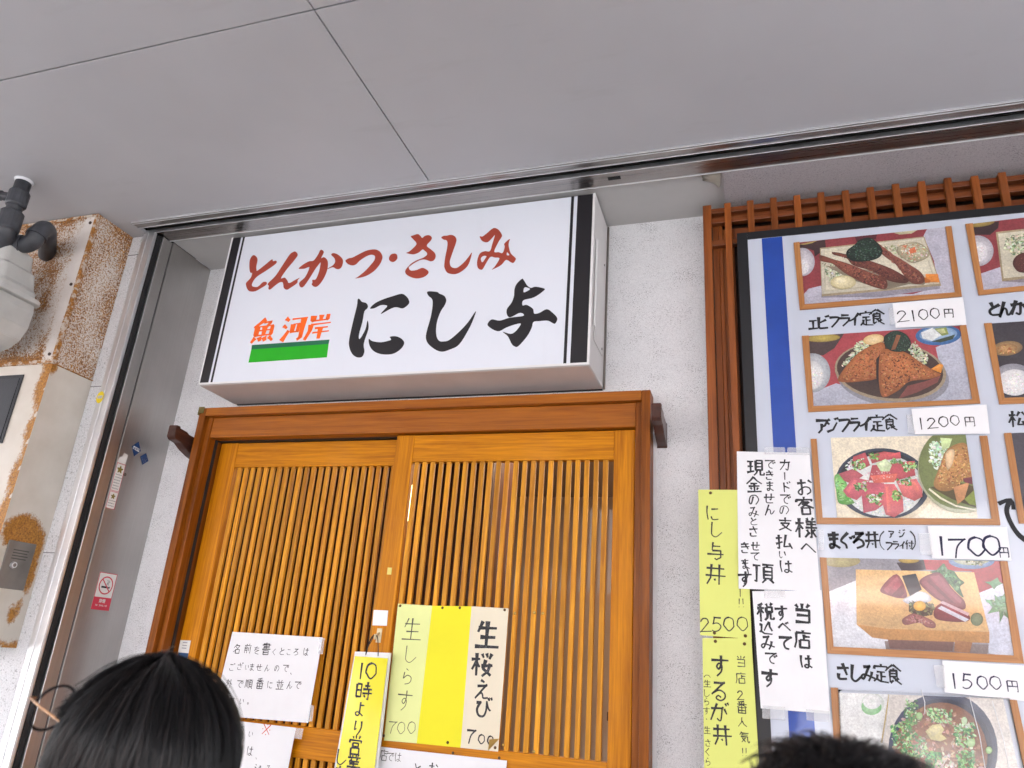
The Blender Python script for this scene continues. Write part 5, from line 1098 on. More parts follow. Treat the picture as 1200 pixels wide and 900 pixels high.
for k, ((outer, inner), (pq, bgc, ops)) in enumerate(zip(FRAMES, PHOTOS)):
    yy = -.1192
    ph = photo(pq, bgc, ops, yy, rb, 20+k)
    def strip(q, m):
        bm = bmesh.new()
        prism(bm, q, yy-.0040, yy-.0002, 'xz')
        finish('wood_border', bm, m, ph)
    strip([outer[0], inner[0], inner[3], outer[3]], M['photo_wood'])
    strip([inner[3], inner[2], outer[2], outer[3]], M['photo_wood_h'])
    strip([inner[1], outer[1], outer[2], inner[2]], M['photo_wood'])
BOLD = dict([('エ', "18208220 50205080 10809080"), ('ビ', "2010187830858585 75302048 75058018 88029416"), ('フ', "1520852080453592"), ('ラ', "25128012 1535853580554092"), ('イ', "750845451062 50425092"), ('ア', "1215881570455550 50355070308 9".replace('308 9', '3090')),
('ジ', "20103522 10303045 129055788535 70057818 84029216"), ('定', "50005012 1028121488148826 25407540 50405085 50628062 3055287208 90".replace('08 90', '0890') + " 207545889592"), ('食', "500230120532 500270159532 50185026 30303085 30307030705830583030 30447044 30855074 505875809592 80655878"),
('付', "30051045 25302592 40309530 750875806082 50505868"), ('松', "05324230 25082592 24400570 27424058 65125035 75129535 654552809078 80629290"), ('(', "6205423042706295"), (')', "3805583058703895")])
for k_, s_ in BOLD.items():
    g(k_, s_, k_ in '()フイ')
g('ぐ', "6008205048705692 75308045 90229838"); g('か', "10356530653058883580 40081090 75308855"); g('つ', "1040852590504588")
rndc = random.Random(77)
for row in CAPS:
    bm = bmesh.new()
    for ch, x, z, s in row:
        glyph(bm, ch, x, z, s*1.04, -.1189, flat_fn, .115 if ch in '定食丼付松' else .06 if ch in '()' else .165, rndc, shear=.06, wide=.84)
    finish('dish_caption', bm, M['caption_ink'], rb)
bm = bmesh.new()
ribbon(bm, crom(ARROW[0], False, 6), .013, -.1189, flat_fn, taper=.8); ribbon(bm, crom(ARROW[1], False, 3), .010, -.11895, flat_fn, taper=.8)
finish('arrow', bm, M['caption_ink'], rb)
# clear sleeve with standing creases over the lowest photo
q = FRAMES[4][1]
bm = sheet([(p[0], p[1]-.004) for p in q], -.1262, bend_fn(9, .0035), 24, 24, .0001)
finish('plastic_sleeve', bm, M['sleeve'], rb, smooth=True)
CRE = plain('clear_crease', (.85, .86, .88), .12, coat=1)
for (xa, za, xb, zb) in ((.455, 1.499, .468, 1.33), (.501, 1.492, .516, 1.33), (.355, 1.505, .357, 1.452), (.285, 1.488, .255, 1.36)):
    bm = bmesh.new()
    tube(bm, [(xa, -.1285, za), ((xa+xb)/2+.004, -.1292, (za+zb)/2), (xb, -.1285, zb)], .0008, 6)
    finish('sleeve_crease', bm, CRE, rb, smooth=True)

# ================================================================ PAPERS
def paper(key, name, label, cat, mat, ink, w, amp=.0012, seed=1, group=None, skip=(), thick=.0003, ink2=None, on2=''):
    y, quad, ch = PAPERS[key]
    c = centre(quad)
    r_ = root(name, label, cat, (c[0], y, min(p[1] for p in quad)), group)
    yf = bend_fn(seed, amp)
    finish('sheet', sheet(quad, y, yf, thick=thick), mat, r_, smooth=False)
    if ch:
        bm = bmesh.new(); bm2 = bmesh.new()
        rnd = random.Random(seed*11)
        for c_, x, z, s in ch:
            glyph(bm2 if c_ in on2 else bm, c_, x, z, s*1.13, y-.00045, yf, w*1.3, rnd)
        finish('handwriting', bm, ink, r_)
        if on2:
            finish('red_handwriting', bm2, ink2, r_)
        else:
            bm2.free()
    for x, z in PINS.get(key, (0, []))[1]:
        pin(r_, x, z, y+yf(x, z)-.0008, M['pin_dark'])
    return r_, yf
r1, f1 = paper('queue', 'notice', 'white sheet with four handwritten lines taped on the left lattice door', 'notice', M['paper'], M['ink_brush'], .066, .0008, 1)
tape(r1, 'tape1'); tape(r1, 'tape2')
r2, f2 = paper('request', 'notice', 'white notice half behind the dark-haired head, taped under the four-line sheet', 'notice', M['paper'], M['ink_brush'], .06, .0008, 2)
y_, q_, _ = PAPERS['request']
bm = bmesh.new()
glyph(bm, '※', q_[1][0]-.105, q_[1][1]-.014, .042, y_-.0003, f2, .07, random.Random(4))
finish('red_mark', bm, M['red_ink'], r2)
tape(r2, 'tape3')
r3, f3 = paper('hours', 'hanging_sign', 'narrow yellow hanging sign with black column writing on a white backing', 'hanging sign', M['lam_yellow'], M['ink_brush'], .085, .0006, 3)
bm = sheet(QUADS['hang_back'][1], -.0585, flat_fn, 2, 2, .009)
finish('backing', bm, M['white_plastic'], r3)
hk = QUADS['hook'][1]; hc = centre(hk)
rh = root('wall_hook', 'beige stick-on hook holding the yellow hanging sign', 'hook', (hc[0], -.026, hk[2][1]))
bm = nb(hc[0]-.009, hc[0]+.009, -.0275, -.0252, hk[2][1], hk[0][1], bev=.001); finish('base', bm, M['beige_plastic'], rh)
zb = hk[2][1]
bm = bmesh.new(); tube(bm, [(hc[0], -.027, zb+.028), (hc[0], -.046, zb+.018), (hc[0], -.052, zb+.010), (hc[0], -.052, zb+.024)], .0035, 8); finish('prong', bm, M['beige_plastic'], rh, smooth=True)
sq = PAPERS['hours'][1]
xa, xb = sq[0][0]+.035, sq[1][0]-.035
zt = QUADS['hang_back'][1][0][1]-.008
bm = bmesh.new()
tube(bm, crom([(xa, -.0605, zt), (xa+.006, -.062, zt+.025), (hc[0]-.01, -.052, zb+.012), (hc[0], -.048, zb+.020), (hc[0]+.01, -.052, zb+.012), (xb-.002, -.062, zt+.02), (xb, -.0605, zt)], False, 6), .0013, 6)
tube(bm, crom([(xa, -.0615, zt+.004), (hc[0]-.014, -.056, zb+.004), (hc[0]-.006, -.05, zb+.022), (hc[0]-.012, -.055, zb-.004), (hc[0]-.02, -.06, zb+.006)], False, 6), .0011, 6)
finish('cord', bm, M['cord'], r3, smooth=True)
y_, q_ = QUADS['square']
tag(finish('square_label', sheet(q_, -.0268, flat_fn, 2, 2, .0008), M['card'], loc=(*[centre(q_)[0]], -.026, centre(q_)[1])), 'blank white square label above the beige hook', 'label')
rp_, _ = paper('pale', 'price_strip', 'faded lime strip with thin writing, leftmost of the three pinned strips', 'price strip', M['pale_lime'], M['thin_ink'], .040, .0010, 4)
rp2, _ = paper('blank', 'price_strip', 'blank bright yellow strip between the faded lime and cream strips', 'price strip', M['yellow'], M['ink_brush'], .05, .0010, 4)
rp3, fc = paper('cream', 'price_strip', 'cream strip with bold brush writing, rightmost of the three pinned strips', 'price strip', M['cream'], M['ink_brush'], .105, .0010, 4)
q_ = PAPERS['cream'][1]
bm = bmesh.new()
p = Vector((q_[2][0], 0, q_[2][1]))
vs3 = [bm.verts.new(c_) for c_ in ((p.x-.03, -.033, p.z-.001+.0), (p.x+.002, -.033, p.z+.034), (p.x-.024, -.044, p.z+.03))]
bm.faces.new(vs3); bmesh.ops.solidify(bm, geom=list(bm.faces), thickness=.0004)
finish('folded_corner', bm, plain('folded_paper_back', (.62, .42, .12), .7), rp3)
rs1, _ = paper('small', 'small_note', 'small white note overlapped by a larger sheet at the bottom of the right door', 'notice', M['paper'], M['thin_ink'], .055, .0008, 6)
y_, q_, _c = PAPERS['small']
bm = bmesh.new()
for i, ch in enumerate("おすしを"):
    glyph(bm, ch, q_[0][0]+.012+.02*i, q_[0][1]-.035, .02, y_-.0004, flat_fn, .06, random.Random(i))
finish('red_handwriting', bm, M['red_ink'], rs1)
paper('lower', 'notice', 'white sheet pinned under the three strips, mostly cut off by the frame', 'notice', M['paper'], M['ink_brush'], .07, .0010, 7)
paper('strip_one', 'menu_strip', 'upper of two lime green paper strips pinned left of the menu board', 'menu strip', M['lime'], M['ink_brush'], .066, .0012, 8)
paper('strip_two', 'menu_strip', 'lower of two lime green paper strips, crowded with three columns of writing', 'menu strip', M['lime'], M['ink_brush'], .075, .0012, 9)
re_, fe = paper('guests', 'notice', 'large white notice with five columns of brush writing taped on the menu board', 'notice', M['paper'], M['ink_brush'], .092, .0014, 10)
bm = bmesh.new()
cq = [c_ for c_ in PAPERS['guests'][2] if c_[0] == '頂'][0]
ribbon(bm, crom([(cq[1]-.048, cq[2]+.03), (cq[1]-.036, cq[2]), (cq[1]-.048, cq[2]-.03)], False, 5), .004, -.1289, fe)
finish('bracket_mark', bm, M['ink_brush'], re_)
for k in ('tapeE1', 'tapeE2', 'tapeE3'):
    tape(re_, k, fe)
rt_, ft = paper('tax', 'notice', 'smaller white notice with three columns of brush writing, under the larger one', 'notice', M['paper'], M['ink_brush'], .115, .0014, 11)
for k in ('tapeF1', 'tapeF2', 'tapeF3'):
    tape(rt_, k, ft)
for key, tk, lab, ink in (('p2100', 'tp1', 'white price card reading 2100 yen, topmost on the menu board', 'ink'), ('p1200', 'tp2', 'white price card reading 1200 yen below the fried fish photo', 'ink'), ('p1700', 'tp3', 'white price card reading 1700 yen in large navy figures', 'navy_ink'), ('p1500', 'tp4', 'white price card reading 1500 yen, lowest on the menu board', 'navy_ink')):
    rc, fcx = paper(key, 'price_card', lab, 'price card', M['card'], M[ink], .075 if ink == 'navy_ink' else .068, .0006, 12+int(key[1:])//100, 'price cards on the menu board')
    tape(rc, tk)

# ================================================================ STICKERS
def panel_sticker(name, label, quad, mat, x=-2.1645, cat='sticker', th=.0005):
    """quad in (y, z) on the steel side panel"""
    r_ = root(name, label, cat, (x, sum(p[0] for p in quad)/4, min(p[1] for p in quad)))
    bm = bmesh.new()
    prism(bm, quad, x, x+th, 'yz')
    finish('backing', bm, mat, r_)
    return r_
def yz_text(bm, s, y, z, size, x, off=.01, adv=1.0):
    b2 = bmesh.new()
    for i, ch in enumerate(s):
        font_text(b2, ch, (i-(len(s)-1)/2)*size*adv, 0, size, 0, off)
    bmesh.ops.transform(b2, matrix=Matrix.Translation((x, y, z)) @ Matrix.Rotation(R(90), 4, 'Z'), verts=b2.verts)
    me = bpy.data.meshes.new('t'); b2.to_mesh(me); b2.free(); bm.from_mesh(me); bpy.data.meshes.remove(me)
X = -2.1640
# no smoking
y0, y1, z0, z1 = -.172, -.094, 1.568, 1.692
rn_ = panel_sticker('no_smoking_sticker', 'red and white no-smoking sticker on the steel side panel', [(y0, z0), (y1, z0), (y1, z1), (y0, z1)], M['sticker_white'])
bm = bmesh.new()
box(bm, X, X+.0003, y0, y1, z0, z0+.042); box(bm, X, X+.0003, y0, y0+.0022, z0+.0422, z1); box(bm, X, X+.0003, y1-.0022, y1, z0+.0422, z1); box(bm, X, X+.0003, y0+.0023, y1-.0023, z1-.0022, z1)
cy, cz_ = (y0+y1)/2, z0+.082
n = 40
ro, ri = .0305, .0262
for k in range(n):
    a, b = 2*math.pi*k/n, 2*math.pi*(k+1)/n
    bm.faces.new([bm.verts.new((X+.0002, cy+r*math.cos(t_), cz_+r*math.sin(t_))) for r, t_ in ((ri, a), (ro, a), (ro, b), (ri, b))])
d = .7071
for s in (1,):
    w_ = .002
    bm.faces.new([bm.verts.new((X+.0006, cy+p[0], cz_+p[1])) for p in ((-ri*d-w_*d, ri*d-w_*d), (-ri*d+w_*d, ri*d+w_*d), (ri*d+w_*d, -ri*d+w_*d), (ri*d-w_*d, -ri*d-w_*d))])
finish('red_print', bm, M['sticker_red'], rn_)
bm = bmesh.new()
box(bm, X, X+.0004, cy-.018, cy+.010, cz_-.009, cz_-.003); box(bm, X, X+.0004, cy+.012, cy+.018, cz_-.009, cz_-.003)
for k in range(3):
    P_ = crom([(cy+.012-.004*k, cz_+.001), (cy+.008-.003*k, cz_+.007), (cy+.014-.004*k, cz_+.012), (cy+.009-.004*k, cz_+.018)], False, 4)
    for a, b in zip(P_, P_[1:]):
        bm.faces.new([bm.verts.new((X+.0004, q[0]+o_, q[1])) for q, o_ in ((a, -.0007), (a, .0007), (b, .0007), (b, -.0007))])
finish('black_print', bm, M['ink'], rn_)
bm = bmesh.new()
yz_text(bm, "禁煙", cy, z0+.030, .014, X+.0007, .02); yz_text(bm, "No Smoking", cy, z0+.015, .009, X+.0007, .01, .55)
finish('white_print', bm, M['sticker_white'], rn_)
# blue diamonds
def diamond(cy, cz, a, b):
    return [(cy-a, cz+.004), (cy+.002, cz+b), (cy+a, cz-.002), (cy-.002, cz-b)]
rd = panel_sticker('blue_sticker', 'blue diamond sticker with a pale band, upper one on the steel panel', diamond(-.151, 2.137, .023, .029), M['sticker_blue'])
bm = bmesh.new(); prism(bm, [(-.169, 2.134), (-.166, 2.145), (-.133, 2.141), (-.136, 2.129)], X, X+.0002, 'yz'); finish('pale_band', bm, M['sticker_white'], rd)
bm = bmesh.new(); rr = random.Random(8)
for k in range(7):
    yy = -.167+.005*k; box(bm, X+.0003, X+.0005, yy, yy+rr.uniform(.0015, .0035), 2.133, 2.141)
finish('print', bm, M['sticker_blue'], rd)
rd = panel_sticker('blue_sticker', 'plain blue speckled diamond sticker, lower right one on the steel panel', diamond(-.103, 2.112, .022, .023), M['sticker_blue'])
bm = bmesh.new()
for k in range(26):
    a, b = rr.uniform(-1, 1), rr.uniform(-1, 1)
    if abs(a)+abs(b) < .85:
        yy, zz = -.103+a*.021, 2.112+b*.022
        box(bm, X, X+.0003, yy, yy+.002, zz, zz+.0016)
finish('specks', bm, M['grey_ink'], rd)
# tall label with two gold flowers
rl_ = panel_sticker('flower_label', 'tall white label with two gold flowers in red borders on steel panel', [(-.219, 1.905), (-.180, 1.905), (-.180, 2.068), (-.219, 2.068)], M['sticker_white'])
bm = bmesh.new(); prism(bm, [(-.219, 2.069), (-.183, 2.069), (-.180, 2.105), (-.200, 2.108), (-.204, 2.094), (-.215, 2.09)], -2.1645, -2.1641, 'yz'); finish('torn_end', bm, M['sticker_white'], rl_)
bm = bmesh.new()
for a, b in ((1.905, 1.966), (1.968, 2.068)):
    box(bm, X, X+.0003, -.219, -.2175, a, b); box(bm, X, X+.0003, -.1815, -.180, a, b); box(bm, X, X+.0003, -.2173, -.1817, a, a+.0016); box(bm, X, X+.0003, -.2173, -.1817, b-.0016, b)
finish('red_border', bm, M['sticker_red'], rl_)
bm = bmesh.new()
for zc, r in ((2.046, .014), (1.949, .010)):
    bm = bmesh.new()
    P_ = []
    for k in range(20):
        a = 2*math.pi*k/20
        P_.append((-.1995+r*(.78+.28*math.cos(5*a))*math.sin(a), zc+r*(.78+.28*math.cos(5*a))*math.cos(a)))
    prism(bm, P_, X, X+.0003, 'yz')
    finish('gold_flower', bm, M['gold_ink'], rl_)
bm = bmesh.new()
for z in (2.026, 2.016, 2.006, 1.996, 1.986, 1.976, 1.932, 1.923, 1.914):
    yy = -.214
    while yy < -.188:
        w_ = rr.uniform(.002, .006); box(bm, X, X+.0003, yy, yy+w_, z, z+.0028); yy += w_+.002
finish('small_print', bm, M['grey_ink'], rl_)
# yellow round sticker on the guide
bm = bmesh.new(); tube(bm, [(-2.2180, -.3158, 2.283), (-2.2180, -.3148, 2.283)], .0155, 28)
ry = root('round_sticker', 'round yellow sticker on the aluminium shutter guide', 'sticker', (-2.218, -.3152, 2.27))
for f in bm.verts:
    f.co.z = 2.283+(f.co.z-2.283)*1.45
finish('backing', bm, M['sticker_yellow'], ry)
finish('white_panel', nb(-2.2290, -2.2070, -.3162, -.3159, 2.278, 2.289), M['sticker_white'], ry)
bm = bmesh.new()
for z in (2.2860, 2.2825, 2.2790):
    box(bm, -2.2275, -2.2085, -.3166, -.3163, z, z+.0016)
finish('print', bm, M['grey_ink'], ry)
# navy and white label on the left door stile
y_, q_ = QUADS['blue_label']
c_ = centre(q_)
rbv = root('door_label', 'tiny white and navy label on the stile of the left door', 'label', (c_[0], .019, q_[2][1]))
finish('white_half', sheet(q_, .0188, flat_fn, 2, 2, .0004), M['sticker_white'], rbv)
x0, x1 = min(p[0] for p in q_), max(p[0] for p in q_)
zb0 = min(p[1] for p in q_)
hq = [q_[3], q_[2]]
up_ = .018
bm = sheet([(q_[3][0], q_[3][1]+up_), (q_[2][0], q_[2][1]+up_), q_[2], q_[3]], .0185, flat_fn, 2, 2, .0002); finish('navy_half', bm, M['navy_label'], rbv)
bm = bmesh.new()
for k in range(3):
    box(bm, c_[0]-.010, c_[0]+.009, .0183, .0184, zb0+.032+.009*k, zb0+.0345+.009*k)
finish('print', bm, M['grey_ink'], rbv)

# ================================================================ GAS METER BOXES
BXR = -2.305
rx = root('rusty_box', 'rust-speckled cream metal box under the ceiling at the left', 'meter box', (-2.7, -.38, 2.36))
def grid_face(bm, o_, u_, v_, nu, nv, rustf, lay):
    g_ = [[bm.verts.new(Vector(o_)+Vector(u_)*i/nu+Vector(v_)*j/nv) for i in range(nu+1)] for j in range(nv+1)]
    for row in g_:
        for v2 in row:
            v2[lay] = rustf(v2.co)
    for j in range(nv):
        for i in range(nu):
            bm.faces.new((g_[j][i], g_[j][i+1], g_[j+1][i+1], g_[j+1][i]))
bm = bmesh.new()
lay = bm.verts.layers.float.new('rust')
def bx_front(c):
    d = BXR-c.x
    e = .30+.20*noise.noise(Vector((c.x*7, c.z*5, 3)))+.10*noise.noise(Vector((c.x*22, c.z*14, 5)))
    if d < .062: e -= .26*min(1, (.062-d)/.02)*(1 if d > .014 else 0)
    e += max(0, 1-d/.012)*.22+max(0, 1-(2.968-c.z)/.03)*.22+max(0, 1-(c.z-2.362)/.035)*.26
    return e
def bx_side(c):
    return .315+.10*noise.noise(Vector((c.y*12, c.z*7, 8)))+max(0, 1-(c.y+.463)/.02)*.14+max(0, 1-(2.968-c.z)/.05)*.05
grid_face(bm, (-3.05, -.463, 2.362), (BXR+3.05, 0, 0), (0, 0, .606), 90, 70, bx_front, lay)
grid_face(bm, (BXR, -.463, 2.362), (0, .1725, 0), (0, 0, .606), 24, 70, bx_side, lay)
grid_face(bm, (-3.05, -.2905, 2.362), (BXR+3.05, 0, 0), (0, -.1725, 0), 10, 6, lambda c: .3, lay)
bmesh.ops.remove_doubles(bm, verts=bm.verts, dist=.0003)
o = finish('shell', bm, M['rusty'], rx)
bm = bmesh.new()
box(bm, BXR-.009, BXR+.003, -.4665, -.4632, 2.362, 2.966, bev=.001); box(bm, BXR+.0002, BXR+.003, -.463, -.452, 2.362, 2.966, bev=.001); box(bm, -3.05, BXR-.0092, -.4665, -.4632, 2.362, 2.374, bev=.001); box(bm, -3.05, BXR-.0092, -.4665, -.4632, 2.956, 2.966, bev=.001)
RU = NT('rusted_rim')
v_ = RU.coord()
RU.l(RU.mix(RU.ramp(RU.noise(v_, 34, 6, .7), [(.44, (0, 0, 0)), (.52, (1, 1, 1))]), (.58, .50, .42), RU.ramp(RU.noise(v_, 170, 4, .7), [(.3, (.14, .05, .012)), (.55, (.38, .155, .022)), (.75, (.56, .26, .04))])), RU.b.inputs['Base Color'])
RU.set(Roughness=.7); RU = RU.m
finish('rusted_seam', bm, RU, rx)
for z in (2.93, 2.67, 2.395):
    bm = bmesh.new(); tube(bm, [(BXR-.026, -.4633, z), (BXR-.026, -.4665, z)], .006, 10); finish('screw', bm, plain('rusty_screw', (.06, .03, .02), .7), rx)
rc_ = root('meter_cabinet', 'tall cream metal cabinet with rusted edges below the speckled box', 'cabinet', (-2.7, -.38, 1.42))
bm = bmesh.new()
# subdivided shell so that the rust follows edges and the latch
def grid_face(bm, o_, u_, v_, nu, nv, rustf, lay):
    g_ = [[bm.verts.new(Vector(o_)+Vector(u_)*i/nu+Vector(v_)*j/nv) for i in range(nu+1)] for j in range(nv+1)]
    for row in g_:
        for v2 in row:
            v2[lay] = rustf(v2.co)
    for j in range(nv):
        for i in range(nu):
            bm.faces.new((g_[j][i], g_[j][i+1], g_[j+1][i+1], g_[j+1][i]))
lay = bm.verts.layers.float.new('rust')
def fr_rust(c):
    e = max(0, 1-(BXR-c.x)/.075)*.85 + max(0, 1-(2.358-c.z)/.03)*.35 + max(0, 1-abs(c.z-1.80)/.05)*.2
    return min(.85, e*(.75+.6*noise.noise(Vector((c.z*9, 1, 2)))))
def sd_rust(c):
    e = max(0, 1-math.hypot((c.y+.385)/.115, (c.z-1.785)/.095))*1.0 + max(0, 1-math.hypot((c.y+.315)/.035, (c.z-1.67)/.15))*.75
    e += max(0, 1-(c.z-1.43)/.06)*.55 + max(0, 1-math.hypot((c.y+.455)/.035, (c.z-2.345)/.05))*.7 + max(0, 1-math.hypot((c.y+.34)/.045, (c.z-1.53)/.07))*.6
    return min(.8, e)
grid_face(bm, (-3.05, -.463, 1.43), (BXR+3.05, 0, 0), (0, 0, .928), 60, 70, fr_rust, lay)
grid_face(bm, (BXR, -.463, 1.43), (0, .1725, 0), (0, 0, .928), 30, 90, sd_rust, lay)
grid_face(bm, (-3.05, -.2905, 1.43), (BXR+3.05, 0, 0), (0, -.1725, 0), 10, 6, lambda c: .3, lay)
grid_face(bm, (-3.05, -.463, 2.358), (BXR+3.05, 0, 0), (0, .1725, 0), 10, 6, lambda c: .3, lay)
bmesh.ops.remove_doubles(bm, verts=bm.verts, dist=.0003)
finish('shell', bm, M['edge_rust'], rc_)
wf = finish('window_frame', nb(-2.66, -2.418, -.4675, -.4635, 2.072, 2.322, bev=.0015), M['window_black'], rc_)
finish('window_pane', nb(-2.645, -2.432, -.4690, -.4678, 2.088, 2.308, bev=.001), plain('dark_window', (.03, .031, .036), .12, coat=.8), rc_)
finish('drip_edge', nb(-3.05, BXR+.004, -.468, -.288, 2.3585, 2.3615, bev=.0008), RU, rc_)
lt = finish('latch', nb(BXR+.0003, BXR+.005, -.428, -.327, 1.607, 1.757, bev=.002), M['latch'], rc_)
bm = bmesh.new(); tube(bm, [(BXR+.005, -.392, 1.681), (BXR+.013, -.392, 1.681)], [.011, .0095], 20); finish('lock', bm, M['alu'], lt, smooth=False)
bm = bmesh.new(); tube(bm, [(BXR+.0132, -.392, 1.681), (BXR+.0138, -.392, 1.681)], .006, 14); finish('keyhole', bm, M['latch'], lt)
bm = bmesh.new()
for k in range(4):
    box(bm, BXR+.0052, BXR+.0055, -.405, -.352+.004*(k % 2), 1.70+.009*k, 1.7035+.009*k)
finish('engraving', bm, plain('engraved_grey', (.10, .095, .085), .6, metal=.5), lt)

# gas meter
rm = root('gas_meter', 'light grey gas meter hanging in front of the rusty box', 'gas meter', (-2.515, -.62, 2.37))
def loft(bm, secs, cx, cy, rc=.35, n=8):
    rings = []
    for z, hx, hy in secs:
        ring = []
        r_ = rc*min(hx, hy)
        for qx, qy, a0 in ((1, 1, 0), (-1, 1, 90), (-1, -1, 180), (1, -1, 270)):
            for k in range(n):
                a = R(a0+90*k/(n-1))
                ring.append(bm.verts.new((cx+qx*(hx-r_)+r_*math.cos(a), cy+qy*(hy-r_)+r_*math.sin(a), z)))
        rings.append(ring)
    m_ = len(rings[0])
    for a, b in zip(rings, rings[1:]):
        for k in range(m_):
            bm.faces.new((a[k], a[(k+1) % m_], b[(k+1) % m_], b[k]))
    bm.faces.new(rings[0][::-1]); bm.faces.new(rings[-1])
    return bm
mx_, my_ = -2.515, -.615
bm = bmesh.new(); loft(bm, [(2.562, .150, .075), (2.585, .150, .075), (2.600, .140, .070), (2.655, .128, .064), (2.668, .112, .058), (2.725, .102, .054), (2.738, .085, .048)], mx_, my_); finish('upper_body', bm, M['meter'], rm, smooth=False)
bm = bmesh.new(); loft(bm, [(2.545, .166, .088), (2.5475, .168, .09), (2.5600, .168, .09), (2.5618, .166, .088)], mx_, my_); finish('flange', bm, M['meter'], rm)
bm = bmesh.new()
SH = [(-.150, 2.5446), (.150, 2.5446), (.158, 2.515), (.156, 2.455), (.135, 2.412), (.100, 2.386), (.055, 2.374), (-.055, 2.374), (-.100, 2.386), (-.135, 2.412), (-.156, 2.455), (-.158, 2.515)]
prism(bm, [(mx_+x, z) for x, z in SH], my_-.072, my_+.07, 'xz')
ff_ = [f for f in bm.faces if len(f.verts) > 4 and f.calc_center_median().y < my_-.05]
bmesh.ops.inset_region(bm, faces=ff_, thickness=.022, depth=0)
bmesh.ops.inset_region(bm, faces=ff_, thickness=.006, depth=-.020)
bmesh.ops.bevel(bm, geom=list(bm.edges), offset=.0025, segments=2, affect='EDGES')
finish('lower_bowl', bm, M['meter'], rm)
dp = finish('dial_cover', nb(mx_-.085, mx_+.04, my_-.066, my_-.0515, 2.43, 2.525, bev=.004), M['meter'], rm)
finish('dial_window', nb(mx_-.07, mx_+.02, my_-.0675, my_-.0663, 2.455, 2.51), M['meter_dark'], dp)
for x in (-.118, .118):
    bm = nb(mx_+x-.009, mx_+x+.009, my_-.084, my_-.0725, 2.455, 2.5446, bev=.003)
    finish('rib', bm, M['meter'], rm)
bm = bmesh.new(); tube(bm, [(mx_+.128, my_-.092, 2.5525), (mx_+.128, my_-.098, 2.5525)], .008, 6); finish('bolt', bm, M['meter_dark'], rm)
rpipe = root('gas_pipe', 'dark grey gas pipe with elbows running from the ceiling to the meter', 'pipe', (-2.41, -.698, 2.70))
px_, py_ = -2.412, -.690
def arc_pts(a, b, c, n=6):
    a, b, c = Vector(a), Vector(b), Vector(c)
    return [((1-t_)**2*a+2*t_*(1-t_)*b+t_*t_*c) for t_ in [k/n for k in range(n+1)]]
bm = bmesh.new(); tube(bm, [(px_, py_, CZ-.001), (px_, py_, 2.765)], .0255, 20); finish('riser', bm, M['pipe'], rpipe, smooth=True)
bm = bmesh.new(); tube(bm, [(px_, py_, 2.925), (px_, py_, 2.918), (px_, py_, 2.868), (px_, py_, 2.862)], [.029, .033, .033, .029], 20); tube(bm, [(px_, py_, 2.842), (px_, py_, 2.836), (px_, py_, 2.772), (px_, py_, 2.765)], [.030, .036, .037, .032], 20); finish('socket', bm, M['pipe'], rpipe, smooth=False)
bm = bmesh.new(); tube(bm, [(px_, py_, CZ-.0005), (px_, py_, CZ-.009)], [.031, .0275], 20); finish('ceiling_collar', bm, M['caulk'], rpipe)
bm = bmesh.new(); tube(bm, [(px_, py_, 2.895), (px_-.055, py_-.03, 2.897)], [.017, .015], 14); tube(bm, [(px_-.045, py_-.025, 2.897), (px_-.075, py_-.04, 2.898)], .019, 6); finish('test_plug', bm, M['pipe'], rpipe)
bm = bmesh.new(); tube(bm, [(px_, py_, 2.79)]+arc_pts((px_, py_, 2.765), (px_-.01, py_+.01, 2.74), (px_-.06, py_+.04, 2.735))+[(px_-.10, py_+.06, 2.735)], .029, 16); finish('elbow', bm, M['pipe'], rpipe, smooth=True)
ex = -2.345
bm = bmesh.new()
P_ = [(-2.47, my_-.03, 2.752), (-2.44, my_-.02, 2.752)]+arc_pts((-2.415, my_-.005, 2.752), (-2.372, my_, 2.752), (-2.372, my_, 2.785))+arc_pts((-2.372, my_+.005, 2.80), (-2.372, my_+.02, 2.842), (-2.40, my_+.055, 2.838))+[(-2.50, -.463, 2.81)]
tube(bm, P_, .030, 18); finish('return_bend', bm, M['pipe'], rpipe, smooth=True)
bm = bmesh.new()
tube(bm, [(-2.432, my_-.014, 2.752), (-2.418, my_-.006, 2.752)], .0345, 16); tube(bm, [(-2.372, my_+.001, 2.783), (-2.372, my_+.004, 2.797)], .0345, 16)
finish('coupling', bm, M['pipe'], rpipe)

# ================================================================ THINGS INSIDE THE RESTAURANT, SEEN BETWEEN THE SLATS
WD = wood('dark_cabinet_wood', (.045, .016, .009), (.10, .036, .017), .4, .3)
rk = root('wall_cabinet', 'dark brown wooden cabinet inside, seen through the left door slats', 'cabinet', (-1.9, 1.4, 0))
finish('body', nb(-2.9, -1.25, 1.2, 1.6, .02, 2.69, bev=.004), WD, rk)
for k in range(3):
    finish('door_panel', nb(-2.86+.54*k, -2.36+.54*k, 1.188, 1.199, 1.2, 2.6, bev=.004), WD, rk)
rk = root('dish_shelf', 'dark wooden shelf with trim inside behind the right door', 'shelf', (.1, 1.3, 0))
finish('board', nb(-.62, .6, 1.05, 1.5, 1.30, 1.335, bev=.003), WD, rk)
finish('back', nb(-.62, .6, 1.48, 1.50, .6, 1.70, bev=.003), WD, rk)
for x in (-.6, .57):
    finish('upright', nb(x, x+.03, 1.06, 1.47, .02, 1.2995, bev=.003), WD, rk)
